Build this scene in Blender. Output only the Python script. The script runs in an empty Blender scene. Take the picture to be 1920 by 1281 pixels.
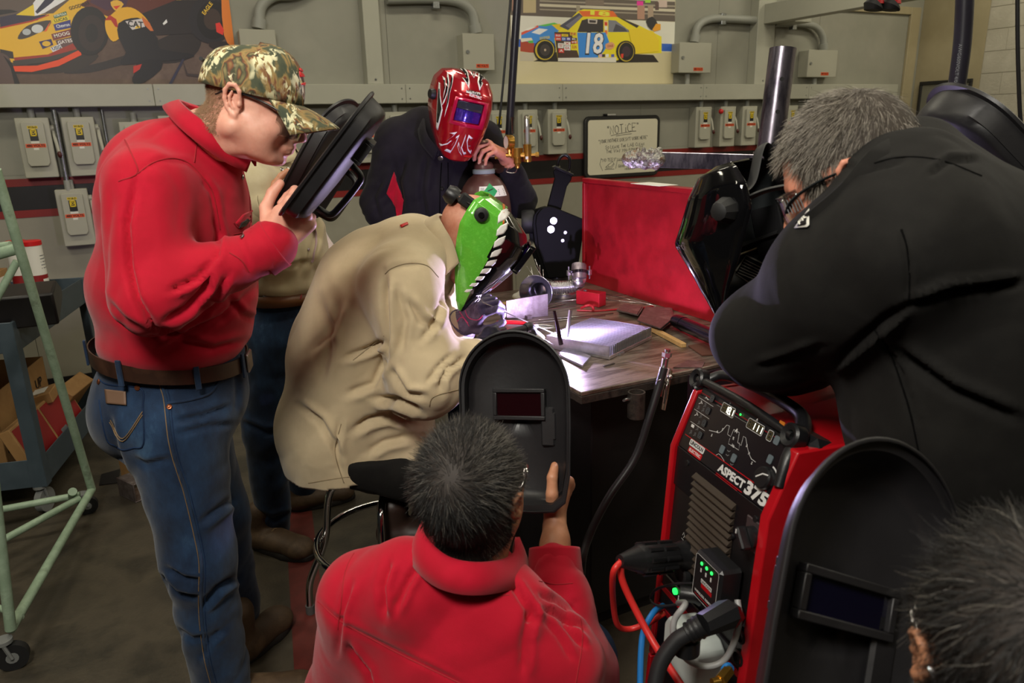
import bpy, bmesh, math, random, time
import numpy as np
from mathutils import Vector, Matrix
from mathutils.bvhtree import BVHTree
from math import sin, cos, pi, radians, atan2, sqrt, hypot
random.seed(5)
rng = np.random.default_rng(5)
scene = bpy.context.scene
COL = scene.collection
T0 = time.time()
# ------------------------------------------------------------------ camera, light, exposure
YAW, PITCH, ROLL, FPX, EYE = radians(63.7), radians(16.3), radians(1.45), 1394.0, 1.6
HEAD = np.array([cos(YAW), sin(YAW), 0.0])            # horizontal view direction
SIDE = np.array([sin(YAW), -cos(YAW), 0.0])           # horizontal right
ZUP = np.array([0.0, 0.0, 1.0])
CF = np.array([cos(YAW) * cos(PITCH), sin(YAW) * cos(PITCH), -sin(PITCH)])
_u0 = np.cross(SIDE, CF)
CR = cos(ROLL) * SIDE - sin(ROLL) * _u0
CU = cos(ROLL) * _u0 + sin(ROLL) * SIDE
CC = np.array([0.0, 0.0, EYE])
cam = bpy.data.cameras.new('camera')
camo = bpy.data.objects.new('camera', cam)
COL.objects.link(camo)
cam.sensor_width = 36.0
cam.lens = FPX / 1920 * 36.0
cam.clip_start = 0.05
cam.clip_end = 100
cam.dof.use_dof = True
cam.dof.focus_distance = 2.15
cam.dof.aperture_fstop = 6.3
camo.matrix_world = Matrix(((CR[0], CU[0], -CF[0], CC[0]), (CR[1], CU[1], -CF[1], CC[1]), (CR[2], CU[2], -CF[2], CC[2]), (0, 0, 0, 1)))
scene.camera = camo
scene.view_settings.view_transform = 'Standard'
scene.view_settings.look = 'None'
scene.view_settings.gamma = 1.0
scene.view_settings.use_curve_mapping = False
scene.view_settings.exposure = 0.0
world = bpy.data.worlds.new('world')
scene.world = world
world.use_nodes = True
world.node_tree.nodes['Background'].inputs[0].default_value = (1.0, 0.93, 0.8, 1)
world.node_tree.nodes['Background'].inputs[1].default_value = 0.03
def lamp(name, kind, loc, energy, color, size=0.1, aim=None, spot=None):
 l = bpy.data.lights.new(name, kind)
 l.energy = energy
 l.color = color
 if kind == 'AREA':
  l.shape = 'DISK'
  l.size = size
 else:
  l.shadow_soft_size = size
 if spot:
  l.spot_size, l.spot_blend = spot
 o = bpy.data.objects.new(name, l)
 COL.objects.link(o)
 o.location = loc
 if aim is not None:
  o.rotation_euler = (Vector(aim) - Vector(loc)).to_track_quat('-Z', 'Y').to_euler()
 return o
lamp('flash', 'AREA', (-0.55, 0.15, 2.75), 46, (1.0, 0.95, 0.86), 0.5, aim=(0.45, 2.1, 1.2))
ARC = np.array([1.168, 1.975, 0.935])
lamp('arc_light', 'POINT', ARC + (0, 0, 0.016), 64, (0.68, 0.56, 1.0), 0.01)
CEIL = 3.7
for fx in (-1.2, 1.6, 4.4, 6.6):
 for fy in (-0.6, 1.7, 3.9):
  l = lamp('ceiling_lamp', 'AREA', (fx, fy, CEIL - 0.13), 19, (1.0, 0.93, 0.74), 0.9)
  l.data.shape = 'RECTANGLE'
  l.data.size, l.data.size_y = 1.2, 0.25
# ------------------------------------------------------------------ geometry from the surveyed view
def ray(x, y):
 return CF + (x - 960) / FPX * CR - (y - 640.5) / FPX * CU
def at(x, y, d):                                        # point seen at (x,y), d metres ahead on the floor plan
 q = ray(x, y)
 return CC + q * (d / (q @ HEAD))
def atz(x, y, z):
 q = ray(x, y)
 return CC + q * ((z - EYE) / q[2])
def atx(x, y, X):
 q = ray(x, y)
 return CC + q * (X / q[0])
def aty(x, y, Y):
 q = ray(x, y)
 return CC + q * (Y / q[1])
def proj(V):
 v = np.asarray(V, float) - CC
 z = v @ CF
 return 960 + FPX * (v @ CR) / z, 640.5 - FPX * (v @ CU) / z, z
def nrm(v):
 v = np.asarray(v, float)
 return v / np.linalg.norm(v)
def frame(fwd, up=ZUP):
 """columns: forward, left, up"""
 f = nrm(fwd)
 l = nrm(np.cross(up, f))
 return np.stack([f, l, np.cross(f, l)], 1)
def M4(R=None, t=(0, 0, 0), s=1.0):
 m = np.eye(4)
 if R is not None:
  m[:3, :3] = np.asarray(R)
 m[:3, :3] = m[:3, :3] * s
 m[:3, 3] = t
 return m
def ax(M, P):
 P = np.atleast_2d(np.asarray(P, float))
 return P @ M[:3, :3].T + M[:3, 3]
def rotx(a):
 return np.array([[1, 0, 0], [0, cos(a), -sin(a)], [0, sin(a), cos(a)]])
def roty(a):
 return np.array([[cos(a), 0, sin(a)], [0, 1, 0], [-sin(a), 0, cos(a)]])
def rotz(a):
 return np.array([[cos(a), -sin(a), 0], [sin(a), cos(a), 0], [0, 0, 1]])
def spline(pts, n=8, closed=False):
 P = np.asarray(pts, float)
 if closed:
  P = np.vstack([P[-1:], P, P[:2]])
 else:
  P = np.vstack([2 * P[0] - P[1], P, 2 * P[-1] - P[-2]])
 out = []
 for i in range(1, len(P) - 2):
  a, b, c, d = P[i - 1], P[i], P[i + 1], P[i + 2]
  for t in np.linspace(0, 1, n, endpoint=False):
   out.append(0.5 * (2 * b + (c - a) * t + (2 * a - 5 * b + 4 * c - d) * t * t + (3 * b - a - 3 * c + d) * t ** 3))
 if not closed:
  out.append(P[-2])
 return np.array(out)
# ------------------------------------------------------------------ materials
def lin(c):
 return tuple((v / 255 / 12.92 if v / 255 <= 0.04045 else ((v / 255 + 0.055) / 1.055) ** 2.4) for v in c[:3]) + (1.0,)
MATS = {}
def mat(name, col, rough=0.5, metal=0.0, var=None, vscale=8.0, bump=0.0, bscale=60.0, coat=0.0, emit=None, estr=0.0, spec=0.5, stretch=(1, 1, 1), sheen=0.0, trans=0.0, bdist=0.01, detail=4.0, sss=0.0, lo=0.3, hi=0.7, wr=0.0):
 if name in MATS:
  return MATS[name]
 m = bpy.data.materials.new(name)
 m.use_nodes = True
 nt = m.node_tree
 b = nt.nodes['Principled BSDF']
 I = b.inputs
 I['Base Color'].default_value = lin(col)
 I['Roughness'].default_value = rough
 I['Metallic'].default_value = metal
 I['Specular IOR Level'].default_value = spec
 I['Coat Weight'].default_value = coat
 I['Coat Roughness'].default_value = 0.06
 I['Sheen Weight'].default_value = sheen
 I['Transmission Weight'].default_value = trans
 if sss:
  I['Subsurface Weight'].default_value = sss
  I['Subsurface Radius'].default_value = (0.012, 0.005, 0.003)
  I['Subsurface Scale'].default_value = 1.0
 if emit:
  I['Emission Color'].default_value = lin(emit)
  I['Emission Strength'].default_value = estr
 tc = mp = None
 if var or bump:
  tc = nt.nodes.new('ShaderNodeTexCoord')
  mp = nt.nodes.new('ShaderNodeMapping')
  mp.inputs['Scale'].default_value = stretch
  nt.links.new(tc.outputs['Object'], mp.inputs[0])
 if var:
  n = nt.nodes.new('ShaderNodeTexNoise')
  n.inputs['Scale'].default_value = vscale
  n.inputs['Detail'].default_value = detail
  n.inputs['Roughness'].default_value = 0.65
  nt.links.new(mp.outputs[0], n.inputs['Vector'])
  r = nt.nodes.new('ShaderNodeValToRGB')
  cols = [col] + list(var)
  els = r.color_ramp.elements
  els[0].position, els[1].position = lo, hi
  els[0].color, els[1].color = lin(cols[0]), lin(cols[-1])
  for i, c in enumerate(cols[1:-1]):
   e = els.new(lo + (hi - lo) * (i + 1) / (len(cols) - 1))
   e.color = lin(c)
  nt.links.new(n.outputs[0], r.inputs[0])
  nt.links.new(r.outputs[0], I['Base Color'])
 if bump:
  n2 = nt.nodes.new('ShaderNodeTexNoise')
  n2.inputs['Scale'].default_value = bscale
  n2.inputs['Detail'].default_value = 3.0
  nt.links.new(mp.outputs[0], n2.inputs['Vector'])
  bp = nt.nodes.new('ShaderNodeBump')
  bp.inputs['Strength'].default_value = bump
  bp.inputs['Distance'].default_value = bdist
  nt.links.new(n2.outputs[0], bp.inputs['Height'])
  nt.links.new(bp.outputs[0], I['Normal'])
  if wr:
   n3 = nt.nodes.new('ShaderNodeTexNoise')
   n3.inputs['Scale'].default_value = 11.0
   n3.inputs['Detail'].default_value = 1.5
   n3.inputs['Distortion'].default_value = .4
   nt.links.new(mp.outputs[0], n3.inputs['Vector'])
   b3 = nt.nodes.new('ShaderNodeBump')
   b3.inputs['Strength'].default_value = wr
   b3.inputs['Distance'].default_value = 0.03
   nt.links.new(n3.outputs[0], b3.inputs['Height'])
   nt.links.new(b3.outputs[0], bp.inputs['Normal'])
 MATS[name] = m
 return m
def clear_mat(name, tint, gloss=0.12, rough=0.02):
 if name in MATS:
  return MATS[name]
 m = bpy.data.materials.new(name)
 m.use_nodes = True
 nt = m.node_tree
 nt.nodes.remove(nt.nodes['Principled BSDF'])
 t = nt.nodes.new('ShaderNodeBsdfTransparent')
 t.inputs[0].default_value = lin(tint)
 g = nt.nodes.new('ShaderNodeBsdfGlossy')
 g.inputs['Roughness'].default_value = rough
 fr = nt.nodes.new('ShaderNodeLayerWeight')
 fr.inputs[0].default_value = 0.25
 mx = nt.nodes.new('ShaderNodeMath')
 mx.operation = 'MULTIPLY_ADD'
 mx.inputs[1].default_value = 0.6
 mx.inputs[2].default_value = gloss
 mix = nt.nodes.new('ShaderNodeMixShader')
 nt.links.new(fr.outputs[1], mx.inputs[0])
 nt.links.new(mx.outputs[0], mix.inputs[0])
 nt.links.new(t.outputs[0], mix.inputs[1])
 nt.links.new(g.outputs[0], mix.inputs[2])
 nt.links.new(mix.outputs[0], nt.nodes['Material Output'].inputs[0])
 MATS[name] = m
 return m
# ------------------------------------------------------------------ objects
ORG = {}
def org(o):
 return ORG.get(o.name, np.zeros(3)) if o is not None else np.zeros(3)
def thing(name, label, cat, loc=(0, 0, 0), group=None):
 o = bpy.data.objects.new(name, None)
 COL.objects.link(o)
 o.location = loc
 o.empty_display_size = 0.1
 ORG[o.name] = np.array(loc, float)
 return tag(o, label, cat, group)
def tag(o, label=None, cat=None, group=None, kind=None):
 for k, v in (('label', label), ('category', cat), ('group', group), ('kind', kind)):
  if v:
   o[k] = v
 return o
def link_mesh(name, V, F, mats, parent=None, mi=None, smooth=35, loc=None, recalc=True):
 """V world coordinates; parent keeps its own origin"""
 o0 = np.array(loc, float) if loc is not None else org(parent)
 me = bpy.data.meshes.new(name)
 V = np.asarray(V, float) - o0
 if isinstance(F, np.ndarray):
  nf, k = F.shape
  me.vertices.add(len(V))
  me.vertices.foreach_set('co', V.astype(np.float32).ravel())
  me.loops.add(nf * k)
  me.loops.foreach_set('vertex_index', F.astype(np.int32).ravel())
  me.polygons.add(nf)
  me.polygons.foreach_set('loop_start', np.arange(0, nf * k, k, dtype=np.int32))
  me.update(calc_edges=True)
 else:
  me.from_pydata([tuple(v) for v in V], [], F)
  if recalc:
   bm = bmesh.new()
   bm.from_mesh(me)
   bmesh.ops.recalc_face_normals(bm, faces=bm.faces)
   bm.to_mesh(me)
   bm.free()
 if not isinstance(mats, (list, tuple)):
  mats = [mats]
 for m in mats:
  me.materials.append(m)
 if mi is not None:
  me.polygons.foreach_set('material_index', np.asarray(mi, np.int32))
 if smooth is not None:
  me.polygons.foreach_set('use_smooth', np.ones(len(me.polygons), bool))
  if smooth < 180:
   me.set_sharp_from_angle(angle=radians(smooth))
 me.update()
 o = bpy.data.objects.new(name, me)
 COL.objects.link(o)
 if parent is not None:
  o.parent = parent
  o.location = o0 - org(parent)
 else:
  o.location = o0
 ORG[o.name] = o0
 return o
class MB:
 def __init__(s, M=None):
  s.V, s.F, s.I, s.n = [], [], [], 0
  s.M = M
 def add(s, V, F, mi=0, M=None):
  V = np.atleast_2d(np.asarray(V, float))
  if M is not None:
   V = ax(M, V)
  if s.M is not None:
   V = ax(s.M, V)
  s.V.append(V)
  for f in F:
   s.F.append([int(i) + s.n for i in f])
   s.I.append(mi)
  s.n += len(V)
  return s
 def box(s, c, d, M=None, mi=0, bev=0.0):
  x, y, z = np.array(d) / 2
  if bev:
   b = min(bev, x * 0.9, y * 0.9, z * 0.9)
   V, idx = [], {}
   for sx in (-1, 1):
    for sy in (-1, 1):
     for sz in (-1, 1):
      for k in range(3):
       p = [sx * (x - b), sy * (y - b), sz * (z - b)]
       p[k] = (sx * x, sy * y, sz * z)[k]
       idx[(sx, sy, sz, k)] = len(V)
       V.append(p)
   F = []
   for k in range(3):
    a, b2 = [i for i in range(3) if i != k]
    for sg in (-1, 1):
     q = []
     for (p, r) in ((-1, -1), (1, -1), (1, 1), (-1, 1)):
      t = [0, 0, 0]
      t[k], t[a], t[b2] = sg, p, r
      q.append(idx[(*t, k)])
     if (sg > 0) == (k == 1):
      q = q[::-1]
     F.append(q)
   for k in range(3):                     # edges along axis k
    a, b2 = [i for i in range(3) if i != k]
    for p in (-1, 1):
     for r in (-1, 1):
      t0, t1 = [0, 0, 0], [0, 0, 0]
      t0[k], t1[k] = -1, 1
      t0[a] = t1[a] = p
      t0[b2] = t1[b2] = r
      q = [idx[(*t0, a)], idx[(*t1, a)], idx[(*t1, b2)], idx[(*t0, b2)]]
      if (p * r > 0) == (k == 1):
       pass
      else:
       q = q[::-1]
      F.append(q)
   for sx in (-1, 1):
    for sy in (-1, 1):
     for sz in (-1, 1):
      q = [idx[(sx, sy, sz, k)] for k in range(3)]
      if sx * sy * sz < 0:
       q = q[::-1]
      F.append(q)
   return s.add(np.array(V) + np.array(c), F, mi, M)
  V = [(-x, -y, -z), (x, -y, -z), (x, y, -z), (-x, y, -z), (-x, -y, z), (x, -y, z), (x, y, z), (-x, y, z)]
  F = [(3, 2, 1, 0), (4, 5, 6, 7), (0, 1, 5, 4), (1, 2, 6, 5), (2, 3, 7, 6), (3, 0, 4, 7)]
  return s.add(np.array(V) + np.array(c), F, mi, M)
 def span(s, lo, hi, mi=0, bev=0.0, M=None):
  lo, hi = np.array(lo, float), np.array(hi, float)
  return s.box((lo + hi) / 2, np.abs(hi - lo), M, mi, bev)
 def rings(s, rings, mi=0, closed=True, caps=True, M=None, loop=False):
  """rings: list of (n,3) arrays"""
  n = len(rings[0])
  V = np.vstack(rings)
  F = []
  m = len(rings)
  for i in range(m if loop else m - 1):
   i2 = (i + 1) % m
   for j in range(n if closed else n - 1):
    j2 = (j + 1) % n
    F.append((i * n + j, i * n + j2, i2 * n + j2, i2 * n + j))
  if caps and not loop and closed:
   F.append(tuple(range(n))[::-1])
   F.append(tuple((m - 1) * n + j for j in range(n)))
  return s.add(V, F, mi, M)
 def tube(s, path, r, n=10, caps=True, mi=0, M=None, flat=None, loop=False):
  P = np.asarray(path, float)
  m = len(P)
  R = np.broadcast_to(np.asarray(r, float), (m,))
  T = np.gradient(P, axis=0) if not loop else np.roll(P, -1, 0) - np.roll(P, 1, 0)
  T /= np.linalg.norm(T, axis=1)[:, None] + 1e-12
  a = np.array([0, 0, 1.0]) if abs(T[0][2]) < 0.9 else np.array([1.0, 0, 0])
  u = nrm(np.cross(T[0], a))
  rings = []
  th = np.linspace(0, 2 * pi, n, endpoint=False)
  for i in range(m):
   u = u - T[i] * (u @ T[i])
   u = u / np.linalg.norm(u)
   w = np.cross(T[i], u)
   k = 1.0 if flat is None else flat
   rings.append(P[i] + R[i] * (np.cos(th)[:, None] * u + k * np.sin(th)[:, None] * w))
  return s.rings(rings, mi, True, caps, M, loop)
 def cyl(s, a, b, r, r2=None, n=16, mi=0, M=None, caps=True):
  return s.tube([a, b], [r, r if r2 is None else r2], n, caps, mi, M)
 def lathe(s, prof, n=24, M=None, mi=0, caps=False):
  th = np.linspace(0, 2 * pi, n, endpoint=False)
  rings = [np.stack([r * np.cos(th), r * np.sin(th), np.full(n, z)], 1) for r, z in prof]
  return s.rings(rings, mi, True, caps, M)
 def prism(s, poly, z0, z1, M=None, mi=0):
  P = np.asarray(poly, float)
  n = len(P)
  V = np.vstack([np.c_[P, np.full(n, z0)], np.c_[P, np.full(n, z1)]])
  a = 0.5 * np.sum(P[:, 0] * np.roll(P[:, 1], -1) - np.roll(P[:, 0], -1) * P[:, 1])
  idx = list(range(n)) if (a > 0) == (z1 > z0) else list(range(n))[::-1]
  F = [tuple(idx[::-1]), tuple(i + n for i in idx)]
  for k in range(n):
   i, j = idx[k], idx[(k + 1) % n]
   F.append((i, j, j + n, i + n))
  return s.add(V, F, mi, M)
 def face(s, P, mi=0, M=None):
  return s.add(P, [tuple(range(len(P)))], mi, M)
 def ball(s, c, r, n=12, mi=0, M=None):
  m = n // 2
  prof = [(max(1e-4, sin(pi * i / m)), -cos(pi * i / m)) for i in range(m + 1)]
  r3 = np.broadcast_to(np.asarray(r, float), (3,))
  th = np.linspace(0, 2 * pi, n, endpoint=False)
  rings = [np.array(c) + r3 * np.stack([q * np.cos(th), q * np.sin(th), np.full(n, z)], 1) for q, z in prof]
  return s.rings(rings, mi, True, True, M)
 def build(s, name, mats, parent=None, smooth=35, loc=None, bevel=0, solid=0, sub=0, soff=0):
  o = link_mesh(name, np.vstack(s.V), s.F, mats, parent, s.I, smooth, loc)
  if solid:
   m = o.modifiers.new('solid', 'SOLIDIFY')
   m.thickness = solid
   m.offset = soff
  if bevel:
   m = o.modifiers.new('bevel', 'BEVEL')
   m.width = bevel
   m.segments = 2
   m.limit_method = 'ANGLE'
  if sub:
   m = o.modifiers.new('sub', 'SUBSURF')
   m.levels = m.render_levels = sub
  return o
def copy_tree(o, parent=None):
 c = o.copy()
 COL.objects.link(c)
 c.parent = parent
 ORG[c.name] = org(o)
 for ch in list(o.children):
  copy_tree(ch, c)
 return c
def round_poly(w, h, r, n=5):
 out = []
 for cx, cy, a0 in ((w / 2 - r, h / 2 - r, 0), (-w / 2 + r, h / 2 - r, 90), (-w / 2 + r, -h / 2 + r, 180), (w / 2 - r, -h / 2 + r, 270)):
  for k in range(n + 1):
   a = radians(a0 + 90 * k / n)
   out.append((cx + r * cos(a), cy + r * sin(a)))
 return out
# ------------------------------------------------------------------ lettering
_TXT = {}
def text_geo(st, bold=0.0, shear=0.0):
 k = (st, bold, shear)
 if k not in _TXT:
  c = bpy.data.curves.new('t', 'FONT')
  c.body = st
  c.align_x, c.align_y = 'CENTER', 'CENTER'
  c.offset = bold
  c.shear = shear
  c.resolution_u = 2
  o = bpy.data.objects.new('t', c)
  COL.objects.link(o)
  dg = bpy.context.evaluated_depsgraph_get()
  me = bpy.data.meshes.new_from_object(o.evaluated_get(dg))
  V = np.array([v.co[:] for v in me.vertices]).reshape(-1, 3)
  F = [tuple(p.vertices) for p in me.polygons]
  bpy.data.objects.remove(o)
  bpy.data.curves.remove(c)
  bpy.data.meshes.remove(me)
  _TXT[k] = (V, F)
 return _TXT[k]
def put_text(mb, st, h, M, mi=0, bold=0.0, shear=0.0, width=None):
 """M: x right, y up, z out of the surface; h is the capital height; width squeezes to fit"""
 V, F = text_geo(st, bold, shear)
 if not len(V):
  return
 V = V * (h / 0.7)
 if width:
  V = V * np.array([width / max(1e-6, np.ptp(V[:, 0])), 1, 1])
 mb.add(V, F, mi, M)
STROKE = {'A': '0010,05,60/13,43', 'B': ''}
def hand_letters():
 s = {
  'A': [[(0, 0), (.4, 1), (.8, 0)], [(.15, .38), (.65, .38)]], 'B': [[(0, 0), (0, 1), (.5, .95), (.55, .7), (.1, .5), (.6, .35), (.55, .05), (0, 0)]],
  'C': [[(.7, .85), (.4, 1), (.1, .7), (.1, .3), (.4, 0), (.7, .15)]], 'D': [[(0, 0), (0, 1), (.5, .85), (.65, .45), (.45, .1), (0, 0)]],
  'E': [[(.65, 1), (0, 1), (0, 0), (.65, 0)], [(0, .5), (.5, .5)]], 'F': [[(.65, 1), (0, 1), (0, 0)], [(0, .5), (.5, .5)]],
  'G': [[(.7, .85), (.4, 1), (.1, .6), (.2, .1), (.6, .05), (.7, .45), (.4, .45)]], 'H': [[(0, 0), (0, 1)], [(.6, 0), (.6, 1)], [(0, .5), (.6, .5)]],
  'I': [[(.2, 0), (.2, 1)], [(0, 1), (.4, 1)], [(0, 0), (.4, 0)]], 'i': [[(.15, 0), (.15, .65)], [(.13, .9), (.18, .95)]], 'K': [[(0, 0), (0, 1)], [(.55, 1), (0, .45), (.6, 0)]],
  'L': [[(0, 1), (0, 0), (.5, 0)]], 'M': [[(0, 0), (.1, 1), (.4, .4), (.7, 1), (.8, 0)]], 'N': [[(0, 0), (0, 1), (.6, 0), (.6, 1)]],
  'O': [[(.35, 1), (.05, .7), (.05, .3), (.35, 0), (.65, .3), (.65, .7), (.35, 1)]], 'R': [[(0, 0), (0, 1), (.5, .95), (.55, .65), (0, .5), (.6, 0)]],
  'S': [[(.6, .85), (.3, 1), (.05, .75), (.55, .35), (.35, 0), (0, .15)]], 'T': [[(.3, 0), (.3, 1)], [(0, 1), (.65, 1)]], 'U': [[(0, 1), (.05, .2), (.3, 0), (.55, .2), (.6, 1)]],
  'V': [[(0, 1), (.3, 0), (.6, 1)]], 'W': [[(0, 1), (.2, 0), (.4, .7), (.6, 0), (.8, 1)]], 'Y': [[(0, 1), (.3, .5), (.6, 1)], [(.3, .5), (.2, -.2)]],
  'P': [[(0, 0), (0, 1), (.5, .9), (.5, .6), (0, .5)]], '"': [[(.05, 1), (.02, .75)], [(.22, 1), (.19, .75)]], "'": [[(.1, 1), (.05, .75)]], '?': [[(.05, .8), (.3, 1), (.5, .75), (.25, .4), (.25, .25)], [(.24, .02), (.27, .0)]], ' ': [],
 }
 return s
STROKE = hand_letters()
def handwrite(mb, st, h, M, w=0.0016, mi=0, squeeze=0.9, width=None, jit=0.04):
 x, pen = 0.0, []
 for ch in st:
  low = ch.islower() and ch != 'i'
  g = STROKE.get(ch, STROKE.get(ch.upper(), []))
  sc = 0.72 if low else 1.0
  ww = 0.0
  for pl in g:
   q = [((px * sc * squeeze + x + random.uniform(-jit, jit) * .5), py * sc + random.uniform(-jit, jit)) for px, py in pl]
   pen.append(q)
   ww = max(ww, max(p[0] for p in pl) * sc * squeeze)
  x += ww + 0.2 if g else 0.4
 sx = h if not width else width / x
 for q in pen:
  P = np.array([(px * sx - x * sx / 2, py * h, 0.0) for px, py in q])
  stroke(mb, P, w, M, mi)
def stroke(mb, P, w, M=None, mi=0):
 P = np.asarray(P, float)
 if P.shape[1] == 2:
  P = np.c_[P, np.zeros(len(P))]
 T = np.gradient(P, axis=0)
 T /= np.linalg.norm(T, axis=1)[:, None] + 1e-9
 N = np.stack([-T[:, 1], T[:, 0], np.zeros(len(P))], 1) * w / 2
 V = np.vstack([P + N, P - N])
 n = len(P)
 mb.add(V, [(i, i + n, i + n + 1, i + 1) for i in range(n - 1)], mi, M)
# ------------------------------------------------------------------ implicit surfaces (bodies, clothes)
def seg_d(P, a, b):
 ba = b - a
 t = np.clip((P - a) @ ba / max(1e-12, ba @ ba), 0, 1)
 return np.linalg.norm(P - a - t[:, None] * ba, axis=1), t
class SDF:
 def __init__(s, h):
  s.h, s.p = h, []
 def cone(s, a, b, ra, rb, k=0.02, op=1):
  a, b = np.array(a, float), np.array(b, float)
  r = max(ra, rb)
  def f(P):
   d, t = seg_d(P, a, b)
   return d - (ra + (rb - ra) * t)
  s.p.append((f, np.minimum(a, b) - r, np.maximum(a, b) + r, k, op))
  return s
 def chain(s, pts, rs, k=0.02):
  for i in range(len(pts) - 1):
   s.cone(pts[i], pts[i + 1], rs[i], rs[i + 1], k)
  return s
 def ell(s, c, R, r, k=0.02, op=1):
  c, R, r = np.array(c, float), np.array(R, float), np.array(r, float)
  def f(P):
   q = (P - c) @ R / r
   k0 = np.linalg.norm(q, axis=1)
   k1 = np.linalg.norm(q / r, axis=1) + 1e-9
   return k0 * (k0 - 1) / k1
  e = np.sqrt(((R * r) ** 2).sum(1))
  s.p.append((f, c - e, c + e, k, op))
  return s
 def flat(s, a, b, ra, rb, R, ratio, k=0.02, op=1):
  """cone whose section is squeezed by ratio along R's first column"""
  a, b, R = np.array(a, float), np.array(b, float), np.array(R, float)
  sc = np.array([ratio, 1.0, 1.0])
  al, bl = a @ R / sc, b @ R / sc
  def f(P):
   d, t = seg_d(P @ R / sc, al, bl)
   return (d - (ra + (rb - ra) * t)) * min(1.0, ratio)
  r = max(ra, rb) * max(1, ratio)
  s.p.append((f, np.minimum(a, b) - r, np.maximum(a, b) + r, k, op))
  return s
 def plane_cut(s, p, n, k=0.006, lo=None, hi=None):
  p, n = np.array(p, float), nrm(n)
  s.p.append((lambda P: (P - p) @ n, lo, hi, k, -2))
  return s
 def mesh(s):
  h = s.h
  add = [q for q in s.p if q[4] > 0]
  lo = np.min([q[1] for q in add], 0) - 3 * h
  hi = np.max([q[2] for q in add], 0) + 3 * h
  n = np.ceil((hi - lo) / h).astype(int) + 1
  D = np.full(n, 1.0, np.float32)
  g = [lo[i] + h * np.arange(n[i]) for i in range(3)]
  for f, a, b, k, op in s.p:
   a = lo if a is None else np.asarray(a) - k - 3 * h
   b = hi if b is None else np.asarray(b) + k + 3 * h
   i0 = np.clip(np.floor((a - lo) / h).astype(int), 0, n)
   i1 = np.clip(np.ceil((b - lo) / h).astype(int) + 1, 0, n)
   if (i1 <= i0).any():
    continue
   sl = tuple(slice(i0[i], i1[i]) for i in range(3))
   X = np.meshgrid(*[g[i][sl[i]] for i in range(3)], indexing='ij')
   sh = X[0].shape
   d = f(np.stack([x.ravel() for x in X], 1)).reshape(sh)
   o = D[sl]
   if op > 0:
    t = np.clip(0.5 + 0.5 * (o - d) / k, 0, 1)
    D[sl] = o * (1 - t) + d * t - k * t * (1 - t)
   else:
    e = -d if op == -1 else d
    t = np.clip(0.5 - 0.5 * (o - e) / k, 0, 1)
    D[sl] = o * (1 - t) + e * t + k * t * (1 - t)
  return nets(D, lo, h)
def nets(D, lo, h):
 S = D < 0
 n = np.array(D.shape) - 1
 cnt = np.zeros(n, np.int8)
 offs = [(i, j, k) for i in (0, 1) for j in (0, 1) for k in (0, 1)]
 for o in offs:
  cnt += S[o[0]:o[0] + n[0], o[1]:o[1] + n[1], o[2]:o[2] + n[2]]
 I = np.argwhere((cnt > 0) & (cnt < 8))
 C = np.stack([D[I[:, 0] + o[0], I[:, 1] + o[1], I[:, 2] + o[2]] for o in offs], 1)
 acc = np.zeros((len(I), 3))
 num = np.zeros(len(I))
 for a in range(8):
  for b in range(a + 1, 8):
   oa, ob = np.array(offs[a]), np.array(offs[b])
   if np.abs(oa - ob).sum() != 1:
    continue
   m = (C[:, a] < 0) != (C[:, b] < 0)
   t = C[m, a] / (C[m, a] - C[m, b])
   acc[m] += oa + (ob - oa) * t[:, None]
   num[m] += 1
 V = lo + h * (I + acc / num[:, None])
 idx = np.full(n, -1, np.int64)
 idx[I[:, 0], I[:, 1], I[:, 2]] = np.arange(len(I))
 F = []
 for axis in range(3):
  sl0 = [slice(None)] * 3
  sl1 = [slice(None)] * 3
  sl0[axis], sl1[axis] = slice(0, -1), slice(1, None)
  A, B = S[tuple(sl0)], S[tuple(sl1)]
  E = np.argwhere(A != B)
  flip = A[E[:, 0], E[:, 1], E[:, 2]]
  u, w = (axis + 1) % 3, (axis + 2) % 3
  ok = (E[:, u] > 0) & (E[:, w] > 0) & (E[:, u] < n[u]) & (E[:, w] < n[w])
  E, flip = E[ok], flip[ok]
  q = []
  for du, dw in ((-1, -1), (0, -1), (0, 0), (-1, 0)):
   e = E.copy()
   e[:, u] += du
   e[:, w] += dw
   q.append(idx[e[:, 0], e[:, 1], e[:, 2]])
  q = np.stack(q, 1)
  q[~flip] = q[~flip][:, ::-1]
  F.append(q)
 F = np.vstack(F)
 return V, F[(F >= 0).all(1)]
def vnormals(V, F):
 d1, d2 = V[F[:, 2]] - V[F[:, 0]], V[F[:, 3]] - V[F[:, 1]]
 fn = np.cross(d1, d2)
 N = np.zeros_like(V)
 for k in range(4):
  for c in range(3):
   N[:, c] += np.bincount(F[:, k], fn[:, c], len(V))
 return N / (np.linalg.norm(N, axis=1)[:, None] + 1e-12)
def relax(V, F, it=1, lam=0.5):
 for _ in range(it):
  acc = np.zeros_like(V)
  c = np.zeros(len(V))
  for a, b in ((0, 1), (1, 2), (2, 3), (3, 0)):
   for p, q in ((a, b), (b, a)):
    for j in range(3):
     acc[:, j] += np.bincount(F[:, p], V[F[:, q], j], len(V))
    c += np.bincount(F[:, p], None, len(V))
  V = V + lam * (acc / c[:, None] - V)
 return V
_g = np.random.default_rng(3).normal(size=(256, 3))
_g /= np.linalg.norm(_g, axis=1)[:, None]
_pm = np.random.default_rng(4).permutation(256)
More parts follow.
